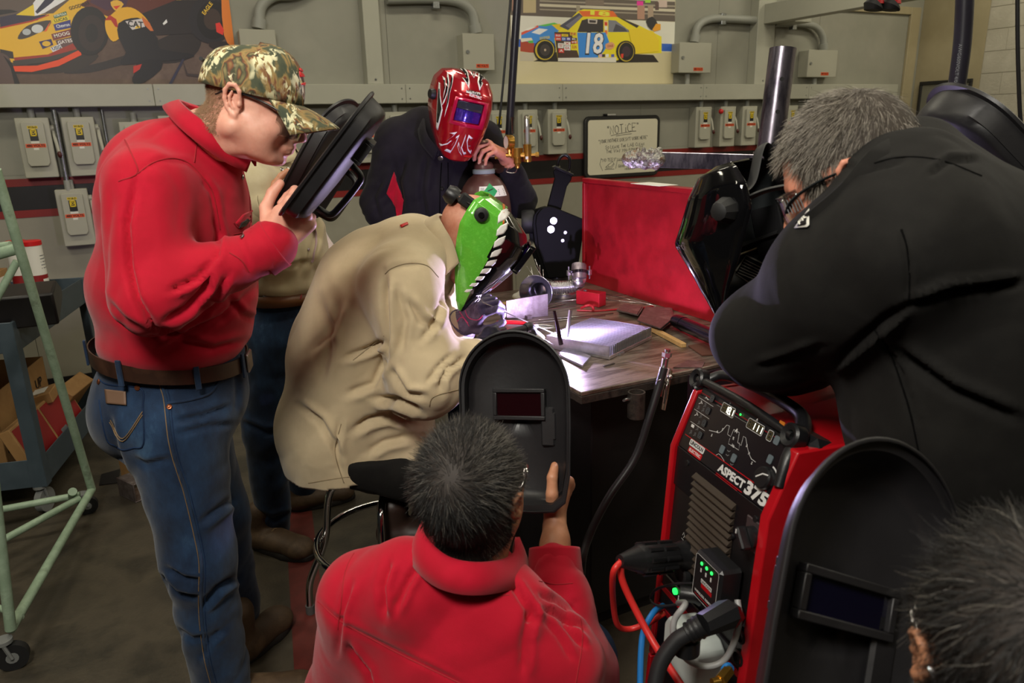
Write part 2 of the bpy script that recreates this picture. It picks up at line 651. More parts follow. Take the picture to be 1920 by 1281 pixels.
def perlin(P):
 P = np.asarray(P, float)
 i = np.floor(P).astype(int)
 f = P - i
 w = f * f * f * (f * (f * 6 - 15) + 10)
 out = 0
 for a in (0, 1):
  for b in (0, 1):
   for c in (0, 1):
    hsh = _pm[(_pm[(_pm[(i[:, 0] + a) & 255] + i[:, 1] + b) & 255] + i[:, 2] + c) & 255]
    g = _g[hsh]
    d = (f - (a, b, c))
    out = out + (g * d).sum(1) * np.abs(1 - a - w[:, 0]) * np.abs(1 - b - w[:, 1]) * np.abs(1 - c - w[:, 2])
 return out
def wrinkle(V, N, segs, amp=0.006, seed=0.0):
 """folds that run round or along each limb: segs = (a, b, radius, axial freq, ring freq, amp, twist)"""
 tot = np.zeros(len(V))
 ws = np.zeros(len(V)) + 1e-6
 for j, (a, b, r, fa, fr, am, tw) in enumerate(segs):
  a, b = np.array(a, float), np.array(b, float)
  d, t = seg_d(V, a, b)
  w = np.exp(-np.clip(d - r, 0, None) / (0.35 * r)) ** 2
  axv = nrm(b - a)
  s = (V - a) @ axv
  Q = V - a - s[:, None] * axv
  q = np.stack([s * fa + tw * d * 0, Q[:, 0] * fr, Q[:, 1] * fr], 1)
  u = nrm(np.cross(axv, [0.31, 0.2, 0.93]))
  v = np.cross(axv, u)
  cu, cv = Q @ u, Q @ v
  q = np.stack([s * fa + tw * cu * fa, cu * fr, cv * fr], 1) + 7.7 * j + seed
  wob = perlin(q * 0.5 + 3.1) * 0.9
  f = np.abs(perlin(q + wob[:, None])) * 2.2 - 0.5
  f += 0.35 * perlin(q * 2.3 + 9)
  tot += w * am * f
  ws += w
 return V + N * (tot / np.maximum(ws, 1.0))[:, None]
def crease(V, N, px, wid, dep, dmax=None, side=0.6):
 wid, dep = max(5.5, wid * .85), dep * min(1.25, wid * .22)
 """a fold line pressed into the cloth where the surveyed line px runs (width in survey units)"""
 P = np.array(px, float)
 x, y, z = proj(V)
 facing = ((CC - V) * N).sum(1) > 0
 q = np.stack([x, y], 1)
 best = np.full(len(V), 1e9)
 sg = np.zeros(len(V))
 tt = np.zeros(len(V))
 L = np.r_[0, np.cumsum(np.linalg.norm(np.diff(P, axis=0), axis=1))]
 for i in range(len(P) - 1):
  d, t = seg_d(q, P[i], P[i + 1])
  m = d < best
  best[m] = d[m]
  e = P[i + 1] - P[i]
  sg[m] = np.sign((q[m, 0] - P[i, 0]) * e[1] - (q[m, 1] - P[i, 1]) * e[0])
  tt[m] = (L[i] + t[m] * (L[i + 1] - L[i])) / L[-1]
 taper = np.clip(np.minimum(tt, 1 - tt) * 5 + 0.15, 0, 1)
 g = -np.exp(-(best / wid) ** 2) + side * np.exp(-((best * sg - 1.7 * wid) / (1.1 * wid)) ** 2)
 return V + N * (dep * g * taper * facing)[:, None]
# ------------------------------------------------------------------ head, hands, hair
def head_mesh(M, neck, fat=0.0, h=0.0032, face=True, neck_r=0.06, eyes=True, ear=1.0):
 """head in its own frame (x face, y left, z up; origin between the ears), M to the world; neck = world point at the collar"""
 S = SDF(h)
 I = np.eye(3)
 S.ell((-0.012, 0, 0.045), I, (0.098, 0.078, 0.088), 0.02)
 S.ell((0.026, 0, -0.012), I, (0.066, 0.064 + 0.006 * fat, 0.092), 0.03)
 for y in (-1, 1):
  S.cone((-0.005, y * (0.052 + 0.008 * fat), -0.05), (0.062, y * 0.02, -0.096), 0.022 + 0.006 * fat, 0.017 + 0.004 * fat, 0.02)
  if fat:
   S.ell((0.035, y * 0.042, -0.05), I, (0.04, 0.03, 0.045), 0.02)
   S.ell((0.02, y * 0.02, -0.098), I, (0.05, 0.035, 0.02), 0.03)
 S.ell((0.077, 0, -0.1), I, (0.02, 0.022, 0.018), 0.015)
 if face:
  for y in (-1, 1):
   S.cone((0.081, y * 0.014, 0.026), (0.07, y * 0.045, 0.024), 0.012, 0.011, 0.012)
   S.ell((0.1, y * 0.032, 0.004), I, (0.024, 0.02, 0.013), 0.012, -1)
   S.ell((0.0735, y * 0.032, 0.004), I, (0.0125, 0.0135, 0.0125), 0.003)
   S.ell((0.062, y * 0.044, -0.026), I, (0.022, 0.022, 0.022), 0.02)
   S.ell((0.103, y * 0.012, -0.037), I, (0.011, 0.008, 0.008), 0.006)
   S.ell((0.112, y * 0.007, -0.0445), I, (0.005, 0.0035, 0.004), 0.003, -1)
  S.cone((0.088, 0, 0.014), (0.113, 0, -0.03), 0.008, 0.0115, 0.01)
  S.ell((0.09, 0, -0.062), I, (0.016, 0.03, 0.022), 0.015)
  S.cone((0.1, -0.016, -0.0605), (0.1, 0.016, -0.0605), 0.006, 0.006, 0.006)
  S.cone((0.097, -0.013, -0.073), (0.097, 0.013, -0.073), 0.0068, 0.0068, 0.006)
  S.cone((0.108, -0.02, -0.0668), (0.108, 0.02, -0.0668), 0.0022, 0.0022, 0.003, -1)
 for y in (-1, 1):                                    # ears
  R = rotz(y * 0.4) @ rotx(-y * 0.12) @ roty(-0.15)
  c = np.array([-0.012, y * 0.081, 0.0])
  c[1] = y * 0.077
  E = lambda *p: [c + R @ np.array([a, y * b, d]) * ear for a, b, d in p]
  S.ell(c, R, (0.016, 0.0042, 0.027), 0.006)
  S.chain(E((.012, .004, .004), (.013, .007, .019), (.005, .010, .029), (-.007, .011, .028), (-.016, .011, .016), (-.017, .010, .001), (-.012, .008, -.014), (-.003, .006, -.024)), [.0038, .004, .0042, .0044, .0044, .004, .0038, .004], .003)
  S.chain(E((-.002, .008, .017), (-.007, .009, .006), (-.006, .008, -.007), (.0, .006, -.015)), [.003] * 4, .003)
  S.ell(E((.012, .004, -.005))[0], R, (.0045, .0045, .0065), .003)
  S.ell(E((.001, .005, -.028))[0], R, (.008, .005, .009), .004)
 Mi = np.linalg.inv(M)
 nb = ax(Mi, neck)[0]
 S.cone((-0.028, 0, -0.05), nb, neck_r - 0.004 + 0.005 * fat, neck_r + 0.012 * fat, 0.03)
 S.cone((-0.015, 0, -0.085), (nb + np.array([0.01, 0, 0.02])), 0.042, 0.05, 0.03)
 V, F = S.mesh()
 return V, F, M
def hand_sdf(S, side, wrist, fwd, back, flex, spread=0.07, thumb=None, s=1.0, fore=None, glove=1.0, nails=None):
 """fwd: wrist to knuckles, back: out of the back of the hand; side +1 left hand, -1 right"""
 X = nrm(fwd)
 Zb = nrm(np.array(back) - X * (np.array(back) @ X))
 Y = np.cross(Zb, X) * (-side)                        # towards the thumb
 R = np.stack([X, Y, Zb], 1)
 w = np.array(wrist, float)
 T = lambda p: w + R @ (np.array(p, float) * s)
 g = glove
 bases = [(0.092, 0.029, 0.0), (0.096, 0.008, 0.003), (0.09, -0.013, 0.001), (0.081, -0.032, -0.004)]
 lens = [(0.044, 0.026, 0.02), (0.049, 0.03, 0.021), (0.045, 0.028, 0.02), (0.035, 0.021, 0.018)]
 rad = [0.0094, 0.0096, 0.0089, 0.0078]
 for i, (b, L, r) in enumerate(zip(bases, lens, rad)):
  r = r * g * s
  S.cone(T((0.006, b[1] * 0.62, -0.004)), T((b[0], b[1], b[2] - 0.006)), 0.0175 * s * g, 0.0122 * s * g, 0.012)
  a = 0.0
  p = np.array(b) + np.array([0, 0, -0.004])
  S.ell(T(p + np.array([0, 0, 0.003])), R, np.array((0.013, 0.0105, 0.010)) * s * g, 0.008)
  sp = (1.5 - i) * spread
  fl = flex[i] if isinstance(flex, (list, tuple)) and isinstance(flex[0], (list, tuple)) else flex
  for j in range(3):
   a += fl[j]
   d = np.array([cos(a) * cos(sp), sin(sp) * max(0.2, cos(a)), -sin(a)])
   q = p + d * L[j]
   S.cone(T(p), T(q), r * (1.04 - 0.08 * j), r * (0.98 - 0.09 * j), 0.0035)
   if nails is not None and j == 2:
    up = np.array([sin(a), 0, cos(a)])
    nails.append((T(q + up * r / s * 0.62 + d * 0.001), R @ nrm(d), R @ nrm(up), r))
   p = q
 tb = thumb or [(0.55, 0.75, -0.35), (0.85, 0.45, -0.3), (0.95, 0.2, -0.25)]
 p = np.array([0.02, 0.022, -0.012])
 for j, (d, L, r0, r1) in enumerate(zip(tb, (0.046, 0.034, 0.026), (0.0175, 0.0125, 0.0112), (0.0128, 0.0108, 0.0088))):
  q = p + nrm(d) * L
  S.cone(T(p), T(q), r0 * s * g, r1 * s * g, 0.008 if j == 0 else 0.004)
  if nails is not None and j == 2:
   up = np.cross(np.cross(nrm(d), (0.1, 0.75, 0.75)), nrm(d))
   nails.append((T(q + nrm(up) * r1 * 0.72 - nrm(d) * 0.002), R @ nrm(d), R @ nrm(up), r1 * s * 1.15))
  p = q
 S.cone(T((0.02, 0.016, -0.014)), T((0.06, 0.03, -0.012)), 0.016 * s * g, 0.012 * s * g, 0.012)
 S.cone(T((0.02, -0.022, -0.01)), T((0.065, -0.028, -0.01)), 0.014 * s * g, 0.012 * s * g, 0.012)
 if fore is not None:
  f = np.array(fore, float)
  m = w + (f - w) * 0.35
  S.flat(w, m, 0.029 * s * g, 0.034 * s * g, np.stack([Zb, X, Y], 1), 0.74, 0.015)
  S.flat(m, f, 0.034 * s * g, 0.042 * s * g, np.stack([Zb, X, Y], 1), 0.82, 0.02)
def join_meshes(*parts):
 V, F, n = [], [], 0
 for v, f in parts:
  V.append(v)
  F.append(f + n)
  n += len(v)
 return np.vstack(V), np.vstack(F)
def nail_mesh(nails):
 mb = MB()
 for c, d, u, r in nails:
  R = np.stack([d, np.cross(u, d), u], 1)
  mb.ball((0, 0, 0), (r * 0.75, r * 0.66, r * 0.22), 10, M=M4(R, c))
 return mb
def strands(name, P, D, L, r, mats, parent, segs=4, curl=0.0, mi=None, grav=0.25, jit=0.25, N=None):
 """thin tapered three-sided hairs rooted at P, growing along D"""
 n = len(P)
 D = D + rng.normal(0, jit, D.shape)
 D /= np.linalg.norm(D, axis=1)[:, None]
 L = np.broadcast_to(L, (n,)) * rng.uniform(0.7, 1.15, n)
 r = np.broadcast_to(r, (n,)).astype(float)
 u = np.cross(D, rng.normal(size=(n, 3)))
 u /= np.linalg.norm(u, axis=1)[:, None]
 w = np.cross(D, u)
 ph = rng.uniform(0, 6.28, n)
 rings = []
 pos = P - D * 0.002
 d = D.copy()
 for i in range(segs + 1):
  t = i / segs
  rr = r * (1.0 - 0.8 * t)
  off = (np.cos(ph + 3 * t)[:, None] * u + np.sin(ph + 3 * t)[:, None] * w) * (curl * t * L)[:, None]
  c = pos + off
  for k in range(3):
   a = 2.094 * k
   rings.append(c + rr[:, None] * (cos(a) * u + sin(a) * w))
  d = d + np.array([0, 0, -grav / segs])
  d /= np.linalg.norm(d, axis=1)[:, None]
  pos = pos + d * (L / segs)[:, None]
 m = 3 * (segs + 1)
 V = np.stack(rings, 1).reshape(-1, 3)
 base = np.arange(n)[:, None] * m
 F = []
 for i in range(segs):
  for k in range(3):
   k2 = (k + 1) % 3
   F.append(np.concatenate([base + i * 3 + k, base + i * 3 + k2, base + i * 3 + 3 + k2, base + i * 3 + 3 + k], 1))
 F = np.stack(F, 1)
 per = F.shape[1]
 F = F.reshape(-1, 4)
 m_i = None if mi is None else np.repeat(mi, per)
 o = link_mesh(name, V, F, mats, parent, m_i, 180)
 o['kind'] = 'stuff'
 return o
def scatter(V, F, n, mask=None):
 """n random points on the quads where mask(centres) > random"""
 c = V[F].mean(1)
 d1, d2 = V[F[:, 2]] - V[F[:, 0]], V[F[:, 3]] - V[F[:, 1]]
 cr = np.cross(d1, d2)
 A = np.linalg.norm(cr, axis=1)
 w = A * (mask(c) if mask is not None else 1.0)
 i = rng.choice(len(F), n, p=w / w.sum())
 a, b = rng.random(n)[:, None], rng.random(n)[:, None]
 q = V[F[i]]
 P = (q[:, 0] * (1 - a) + q[:, 1] * a) * (1 - b) + (q[:, 3] * (1 - a) + q[:, 2] * a) * b
 return P, cr[i] / (A[i][:, None] + 1e-12)
# ------------------------------------------------------------------ clothing helpers
BVH = {}
from mathutils.geometry import tessellate_polygon
def bvh_of(o):
 if o.name not in BVH:
  me = o.data
  V = np.empty(len(me.vertices) * 3, np.float32)
  me.vertices.foreach_get('co', V)
  V = V.reshape(-1, 3) + org(o)
  BVH[o.name] = BVHTree.FromPolygons([tuple(v) for v in V.tolist()], [tuple(p.vertices) for p in me.polygons])
 return BVH[o.name]
def on_surface(o, px, lift=0.0015):
 """surveyed line laid on the real surface of o"""
 t = bvh_of(o)
 out = []
 for x, y in px:
  d = nrm(ray(x, y))
  hit, n, _, _ = t.ray_cast(Vector(CC), Vector(d))
  if hit is None:
   continue
  n = np.array(n)
  if n @ d > 0:
   n = -n
  out.append(np.array(hit) + n * lift)
 return np.array(out)
def seam(o, px, r, m, parent, name='seam', n=6, dens=5, lift=0.0):
 P = on_surface(o, spline(px, dens), lift)
 if len(P) < 3:
  return None
 mb = MB().tube(P, r, n)
 return mb.build(name, m, parent, 60)
def patch(o, poly, m, parent, name, lift=0.002, thick=0.0016, step=None):
 """a flat piece (label, pocket, plate) that follows the surface of o inside the surveyed outline"""
 P = [tuple(p) for p in poly]
 T = [tuple(t) for t in tessellate_polygon([[Vector((x, y, 0)) for x, y in P]])]
 ext = max(np.ptp(np.array(P), axis=0))
 for _ in range(2 if ext < 40 else 3):
  mid, T2 = {}, []
  def m_(a, b):
   k = (min(a, b), max(a, b))
   if k not in mid:
    mid[k] = len(P)
    P.append(((P[a][0] + P[b][0]) / 2, (P[a][1] + P[b][1]) / 2))
   return mid[k]
  for a, b, c in T:
   ab, bc, ca = m_(a, b), m_(b, c), m_(c, a)
   T2 += [(a, ab, ca), (ab, b, bc), (ca, bc, c), (ab, bc, ca)]
  T = T2
 q, ok = [], []
 for p in P:
  h = on_surface(o, [p], lift)
  ok.append(len(h) > 0)
  q.append(h[0] if len(h) else CC)
 T = [t for t in T if all(ok[i] for i in t) and max(np.linalg.norm(q[t[0]] - q[t[i]]) for i in (1, 2)) < .06]
 if not T:
  return None
 us = sorted({i for t in T for i in t})
 ix = {i: k for k, i in enumerate(us)}
 return MB().add(np.array([q[i] for i in us]), [tuple(ix[i] for i in t) for t in T]).build(name, m, parent, 60, solid=thick)
def band(pts_c, axis, rx, ry, u, n=28):
 th = np.linspace(0, 2 * pi, n, endpoint=False)
 v = np.cross(axis, u)
 return np.array(pts_c) + rx * np.cos(th)[:, None] * u + ry * np.sin(th)[:, None] * v
def cuff(a, b, r, m, parent, name='cuff', r2=None, thick=0.004, flat=1.0):
 """open tube of cloth from a to b"""
 mb = MB()
 P = [np.array(a) + (np.array(b) - np.array(a)) * t for t in (0, 0.08, 0.5, 0.92, 1)]
 r2 = r if r2 is None else r2
 mb.tube(P, [r * 0.99, r * 1.02, (r + r2) / 2, r2 * 1.02, r2], 24, caps=False, flat=flat)
 return mb.build(name, m, parent, 60, solid=thick)
def collar(V0, pts, hgt, m, parent, name='collar', thick=0.004, up=None, flare=0.012, drop=0.0):
 """pts: line round the neck (from one front corner to the other); the cloth stands up, then folds over and out"""
 P = spline(pts, 6)
 T = np.gradient(P, axis=0)
 T /= np.linalg.norm(T, axis=1)[:, None]
 up = nrm(up if up is not None else (0, 0, 1))
 c = P.mean(0)
 out = np.cross(T, up)
 sgn = np.sign(((P - c) * out).sum())
 out = out * sgn / np.linalg.norm(out, axis=1)[:, None]
 rows = [P + up * 0.0 + out * 0.002, P + up * hgt * 0.6 - out * 0.001, P + up * hgt + out * 0.002, P + up * (hgt * 1.0) + out * 0.008, P + up * (hgt * 0.55 - drop * 0.4) + out * (0.012 + flare * 0.5), P + up * (hgt * 0.1 - drop) + out * (0.015 + flare)]
 mb = MB()
 mb.rings(rows, closed=False, caps=False)
 return mb.build(name, m, parent, 70, solid=thick)
# ------------------------------------------------------------------ room shell
WY = 5.4
XL, XR, YB = -2.6, 7.4, -5.0
m_floor = mat('floor concrete', (66, 60, 50), 0.4, 0, [(58, 53, 44), (74, 67, 55), (50, 46, 38), (66, 60, 50)], 1.6, 0.25, 90, detail=9, bdist=0.004)
m_wall = mat('wall grey paint', (152, 150, 137), 0.5, 0, [(146, 145, 132), (156, 153, 140)], 1.5, 0.05, 30)
m_wall2 = mat('lower wall paint', (150, 146, 130), 0.55, 0, [(142, 138, 122), (156, 152, 136)], 1.5)
m_cream = mat('cream paint', (170, 158, 126), 0.55, 0, [(162, 150, 118), (174, 162, 130)], 1.2)
m_mort = mat('mortar', (176, 170, 152), 0.7)
m_block = mat('painted block', (188, 182, 165), 0.6, 0, [(178, 172, 155), (192, 186, 170)], 3, 0.3, 60)
m_ceil = mat('ceiling white', (190, 186, 172), 0.8)
m_red_s = mat('stripe red', (128, 28, 24), 0.45)
m_black_s = mat('stripe black', (24, 22, 22), 0.4)
m_fred = mat('floor stripe red', (100, 40, 34), 0.5, 0, [(88, 36, 30), (108, 44, 37)], 9, detail=8)
m_trough = mat('wireway grey enamel', (172, 171, 156), 0.42, 0, [(168, 167, 152), (176, 175, 160)], 2)
m_box = mat('switch box enamel', (168, 166, 150), 0.42)
m_galv = mat('galvanised steel', (170, 172, 170), 0.3, 0.85, [(140, 143, 142), (190, 192, 190)], 40)
m_pconduit = mat('painted conduit', (150, 151, 142), 0.45)
floor = MB().span((XL, YB, -0.1), (XR, WY, 0)).build('floor', m_floor, None, None)
tag(floor, kind='structure')
fs = MB()
fa, fb = atz(535, 960, 0), atz(553, 1281, 0)
ga, gb = atz(585, 960, 0), atz(623, 1281, 0)
ya, yb = 4.4, 0.2
def xat(p, q, y):
 return p[0] + (q[0] - p[0]) * (y - p[1]) / (q[1] - p[1])
fs.prism([(xat(fa, fb, yb), yb), (xat(ga, gb, yb), yb), (xat(ga, gb, ya), ya), (xat(fa, fb, ya), ya)], 0.0002, 0.0012)
tag(fs.build('floor_stripe', m_fred, floor, None))
ceiling = MB().span((XL, YB, CEIL), (XR, WY, CEIL + 0.1)).build('ceiling', m_ceil, None, None)
tag(ceiling, kind='structure')
wb = MB().span((XL, WY + 0.012, 0), (XR, WY + 0.15, CEIL)).build('wall_back', m_wall2, None, None)
tag(wb, kind='structure')
zs0, zs1 = 1.125, 1.356
xs = [XL, -1.9, -0.69, 0.53, 1.75, 2.72, 3.94, 4.74, 5.96, XR]
for i in range(len(xs) - 1):
 MB().span((xs[i] + 0.0015, WY, zs1 + 0.021), (xs[i + 1] - 0.0015, WY + 0.0115, CEIL)).build('wall_panel', m_wall, wb, None)
for i in range(len(xs) - 1):
 MB().span((xs[i] + 0.0015, WY, 0), (xs[i + 1] - 0.0015, WY + 0.0115, zs0 - 0.02)).build('wall_panel', m_wall2, wb, None)
def stripe(name, lo, hi, m):
 return MB().span(lo, hi).build(name, m, wb, None)
stripe('red_stripe', (XL, WY - 0.003, zs1 - 0.045), (6.55, WY + 0.0115, zs1), m_red_s)
stripe('black_stripe', (XL, WY - 0.003, zs0 + 0.045), (6.55, WY + 0.0115, zs1 - 0.0455), m_black_s)
stripe('red_stripe', (XL, WY - 0.003, zs0), (6.55, WY + 0.0115, zs0 + 0.0445), m_red_s)
MB().span((XL, WY, zs1), (XR, WY + 0.0115, zs1 + 0.02)).build('wall_joint', m_wall, wb, None)
MB().span((XL, WY, zs0 - 0.02), (XR, WY + 0.0115, zs0)).build('wall_joint', m_wall2, wb, None)
bb = MB().span((XL, WY - 0.012, 0), (XR, WY, 0.1)).build('baseboard_back', m_black_s, None, None)
tag(bb, kind='structure')
m_dkw = mat('unlit wall', (46, 44, 42), 0.8)  # lack of light put into the colour: dark paint stands in for unlit space
wl = MB().span((XL - 0.15, YB, 0), (XL, WY, CEIL)).build('wall_left', m_dkw, None, None)
tag(wl, kind='structure')
wf = MB().span((XL, YB - 0.15, 0), (XR, YB, CEIL)).build('wall_front', m_dkw, None, None)
tag(wf, kind='structure')
wr = MB().span((XR + 0.03, YB, 0), (XR + 0.2, WY, CEIL)).build('wall_right', m_cream, None, None)
tag(wr, kind='structure')
MB().span((XR, 4.72, 0), (XR + 0.03, WY, CEIL)).build('plaster_strip', m_cream, wr, None)
zt = atx(1860, 263, XR)[2]
zb_ = atx(1860, 306, XR)[2]
MB().span((XR + 0.008, YB, 0), (XR + 0.03, 4.72, CEIL)).build('mortar_bed', m_mort, wr, None)
bm_ = MB().span((XR + 0.002, -0.19, -0.0945), (XR + 0.0295, 0.19, 0.0945)).build('block', m_block, wr, None)
bm_.location = (0, 4.52, 0.1)
first = True
for r in range(19):
 off = 0.0 if r % 2 else 0.2
 for c in range(8):
  y1 = 4.71 - 0.39 * c + (0.195 if r % 2 else 0)
  z = 0.1 + 0.195 * r
  if z > CEIL:
   continue
  if y1 > 4.72:
   MB().span((XR + 0.002, 4.5175, z - 0.0945), (XR + 0.0295, 4.71, z + 0.0945)).build('block', m_block, wr, None)
   continue
  o = bm_ if first else bm_.copy()
  if not first:
   COL.objects.link(o)
  first = False
  o.location = (0, y1 - 0.19, z)
for lo, hi, m in ((zt - 0.05, zt, m_red_s), (zb_ + 0.05, zt - 0.05, m_black_s), (zb_, zb_ + 0.05, m_red_s)):
 MB().span((XR - 0.002, YB, lo), (XR + 0.0015, 4.715, hi)).build('wall_stripe', m, wr, None)
# cream frame round the grey sliding panel beside the corner
tr = MB()
tx0, tx1, tz = 7.19, 7.33, 2.62
tr.span((tx0, WY - 0.03, 0), (tx1, WY, tz), bev=0.004)
tr.span((5.6, WY - 0.03, tz - 0.07), (tx0, WY, tz), bev=0.004)
tag(tr.build('trim_1', m_cream, None, None), kind='structure')
# ceiling light strips
m_tube = mat('fluorescent tube', (255, 250, 235), 0.5, emit=(255, 244, 214), estr=3.0)
m_fix = mat('fixture white', (215, 215, 208), 0.5)
k = 0
for fx in (-1.2, 1.6, 4.4, 6.6):
 for fy in (-0.6, 1.7, 3.9):
  t = thing('ceiling_light', 'twin tube ceiling light, %s from the back wall, %s from the left wall' % (['third', 'second', 'first'][k % 3], ['first', 'second', 'third', 'fourth'][k // 3]), 'ceiling light', (fx, fy, CEIL), 'fluorescent lights on the ceiling')
  k += 1
  MB().span((fx - 0.62, fy - 0.11, CEIL - 0.05), (fx + 0.62, fy + 0.11, CEIL - 0.001), bev=0.004).build('housing', m_fix, t)
  for s in (-1, 1):
   MB().cyl((fx - 0.59, fy + s * 0.06, CEIL - 0.075), (fx + 0.59, fy + s * 0.06, CEIL - 0.075), 0.016, n=10).build('tube', m_tube, t)
# ------------------------------------------------------------------ wireway, columns, conduit
def wirebox(name, lo, hi, label, cat, joints=()):
 t = thing(name, label, cat, ((lo[0] + hi[0]) / 2, WY, lo[2]))
 xs_ = [lo[0]] + list(joints) + [hi[0]]
 for a, b in zip(xs_[:-1], xs_[1:]):
  MB().span((a + 0.001, lo[1], lo[2]), (b - 0.001, hi[1], hi[2]), bev=0.003).build('cover_section', m_trough, t)
 for j in joints:
  for s in (-0.03, 0.03):
   for zz in (0.03, 0.1):
    MB().cyl((j + s, lo[1] - 0.003, lo[2] + zz), (j + s, lo[1] + 0.002, lo[2] + zz), 0.005, n=8).build('screw', m_galv, t)
 return t
wt = wirebox('wireway', (XL + 0.01, WY - 0.13, 1.76), (6.98, WY - 0.001, 1.888), 'long grey enamelled wireway running along the back wall above the switches', 'wireway', (-1.2, 0.2, 1.82, 3.1, 4.5, 5.75))
wt2 = wt
def column(px0, px1, pyb, label, D=0.1):
 a, b = aty(px0, pyb, WY - D), aty(px1, pyb, WY - D)
 t = thing('strut_column', label, 'column', ((a[0] + b[0]) / 2, WY, 1.889))
 MB().span((a[0], WY - D, 1.8885), (b[0], WY - 0.001, CEIL - 0.001), bev=0.003).build('shaft', m_trough, t)
 MB().cyl(((a[0] + b[0]) / 2, WY - D - 0.003, 1.92), ((a[0] + b[0]) / 2, WY - D, 1.92), 0.008, n=8).build('screw', m_galv, t)
 return t
column(690, 720, 157, 'grey vertical cable column behind the camouflage cap, left of the pipe bend')
column(1414, 1446, 160, 'grey vertical cable column rising behind the black drilled post')
def conduit(path, r, label, name='conduit', m=None, clamps=(), fit=True):
 P = np.array(path)
 t = thing(name, label, 'conduit', P[-1])
 MB().tube(spline(P, 8), r, 12).build('pipe', m or m_pconduit, t, 60)
 for c, d in clamps:
  c = np.array(c)
  MB().box(c, (0.05, 0.012, 0.1) if d == 'v' else (0.05, 0.05, 0.09), bev=0.003).build('clamp', m_galv, t)
 if fit:
  d = nrm(P[-1] - P[-2])
  MB().cyl(P[-1] - d * 0.06, P[-1], r * 1.3, n=12).build('connector', m_pconduit, t)
 return t
def wp(x, y, dep=0.06):
 return aty(x, y, WY - dep)
def upper_box(x0, y0, x1, y1, label, tag_text=True, stub=None, dep=0.12):
 a, b = aty(x0, y0, WY - dep), aty(x1, y1, WY - dep)
 X0, X1, Z1, Z0 = a[0], b[0], a[2], b[2]
 t = thing('junction_box', label, 'junction box', ((X0 + X1) / 2, WY, Z0))
 MB().span((X0 + 0.004, WY - dep + 0.012, Z0 + 0.004), (X1 - 0.004, WY - 0.001, Z1 - 0.004), bev=0.003).build('body', m_box, t)
 MB().span((X0, WY - dep, Z0), (X1, WY - dep + 0.0115, Z1), bev=0.003).build('lid', m_box, t)
 MB().cyl((X0 + 0.035, WY - dep - 0.006, (Z0 + Z1) / 2), (X0 + 0.035, WY - dep, (Z0 + Z1) / 2), 0.014, n=14).build('latch', m_galv, t)
 if tag_text:
  lb = MB()
  lx, lz = X0 + (X1 - X0) * 0.6, Z0 + 0.03
  lb.box((lx, WY - dep - 0.0015, lz), (0.1, 0.001, 0.026))
  ln = lb.build('voltage_label', m_orange, t, None)
  tm = MB()
  put_text(tm, '480 VOLTS', 0.016, M4(WALLR, (lx, WY - dep - 0.0028, lz)), bold=0.02, width=0.09)
  tm.build('lettering', m_ink, ln, None)
 if stub:
  MB().cyl(((X0 + X1) / 2 + stub, WY - 0.06, 1.889), ((X0 + X1) / 2 + stub, WY - 0.06, Z0), 0.022, n=12).build('pipe_stub', m_pconduit, t, 60)
 return t
m_orange = mat('orange label', (222, 84, 34), 0.5)
m_ink = mat('label ink', (18, 16, 16), 0.6)
m_yel = mat('yellow label', (226, 196, 30), 0.5)
m_white = mat('white label', (222, 220, 210), 0.55)
m_red = mat('signal red', (196, 24, 28), 0.4)
WALLR = np.array([[1, 0, 0], [0, 0, -1], [0, 1, 0]], float)      # text frame: x right, y up, z towards the room
upper_box(447, 54, 525, 146, 'grey junction box behind the camouflage cap, beside the pit crew poster', False)
upper_box(867, 62, 928, 132, 'grey junction box above the red welding helmet')
upper_box(1275, 79, 1332, 137, 'grey junction box right of the race car poster', True, -0.03)
upper_box(1517, 93, 1567, 145, 'grey junction box right of the black drilled post', True, -0.02)
conduit([wp(640, -60), wp(560, -14), wp(515, -8), wp(489, 14), wp(485, 54)], 0.035, 'grey conduit bending down into the junction box behind the camouflage cap')
conduit([wp(725, -2), wp(800, -3), wp(855, 2), wp(884, 22), wp(893, 62)], 0.035, 'grey conduit bending down into the junction box above the red helmet', clamps=[(wp(816, 4), 'h')])
conduit([wp(1418, 38), wp(1365, 35), wp(1330, 36), wp(1308, 50), wp(1302, 80)], 0.033, 'grey conduit arching from the cable column to the box right of the race car poster', clamps=[(wp(1354, 36), 'h')])
conduit([wp(1452, 44), wp(1500, 44), wp(1528, 50), wp(1542, 68), wp(1545, 94)], 0.031, 'grey conduit arching down into the small box right of the drilled post', clamps=[(wp(1487, 46), 'h')])
conduit([wp(100, 206, 0.08), wp(114, 280, 0.08), wp(128, 357, 0.08)], 0.014, 'shiny steel conduit dropping to the lower switch box on the left', 'steel_conduit', m_galv)
conduit([wp(190, 205, 0.03), wp(200, 262, 0.03), wp(207, 300, 0.03)], 0.009, 'thin grey conduit on the wall left of the red shouldered man', 'thin_conduit', m_galv)
# overhead cable tray running from the column towards the room
b0, b1 = aty(1440, 22, WY - 0.1), None
t = thing('overhead_beam', 'grey overhead beam coming forward from the cable column', 'beam', b0)
e0 = np.array([b0[0] + 0.02, WY - 0.12, b0[2]])
e1 = np.array([b0[0] + 0.02, 2.4, b0[2]])
MB().span((e0[0] - 0.06, 2.2, e0[2] - 0.10), (e0[0] + 0.06, WY - 0.101, e0[2] + 0.06), bev=0.003).build('beam_body', m_trough, t)
MB().span((e0[0] + 0.10, WY - 0.3, e0[2] - 0.10), (e0[0] + 0.3, WY - 0.001, e0[2] - 0.02), bev=0.003).build('bracket', m_trough, t)
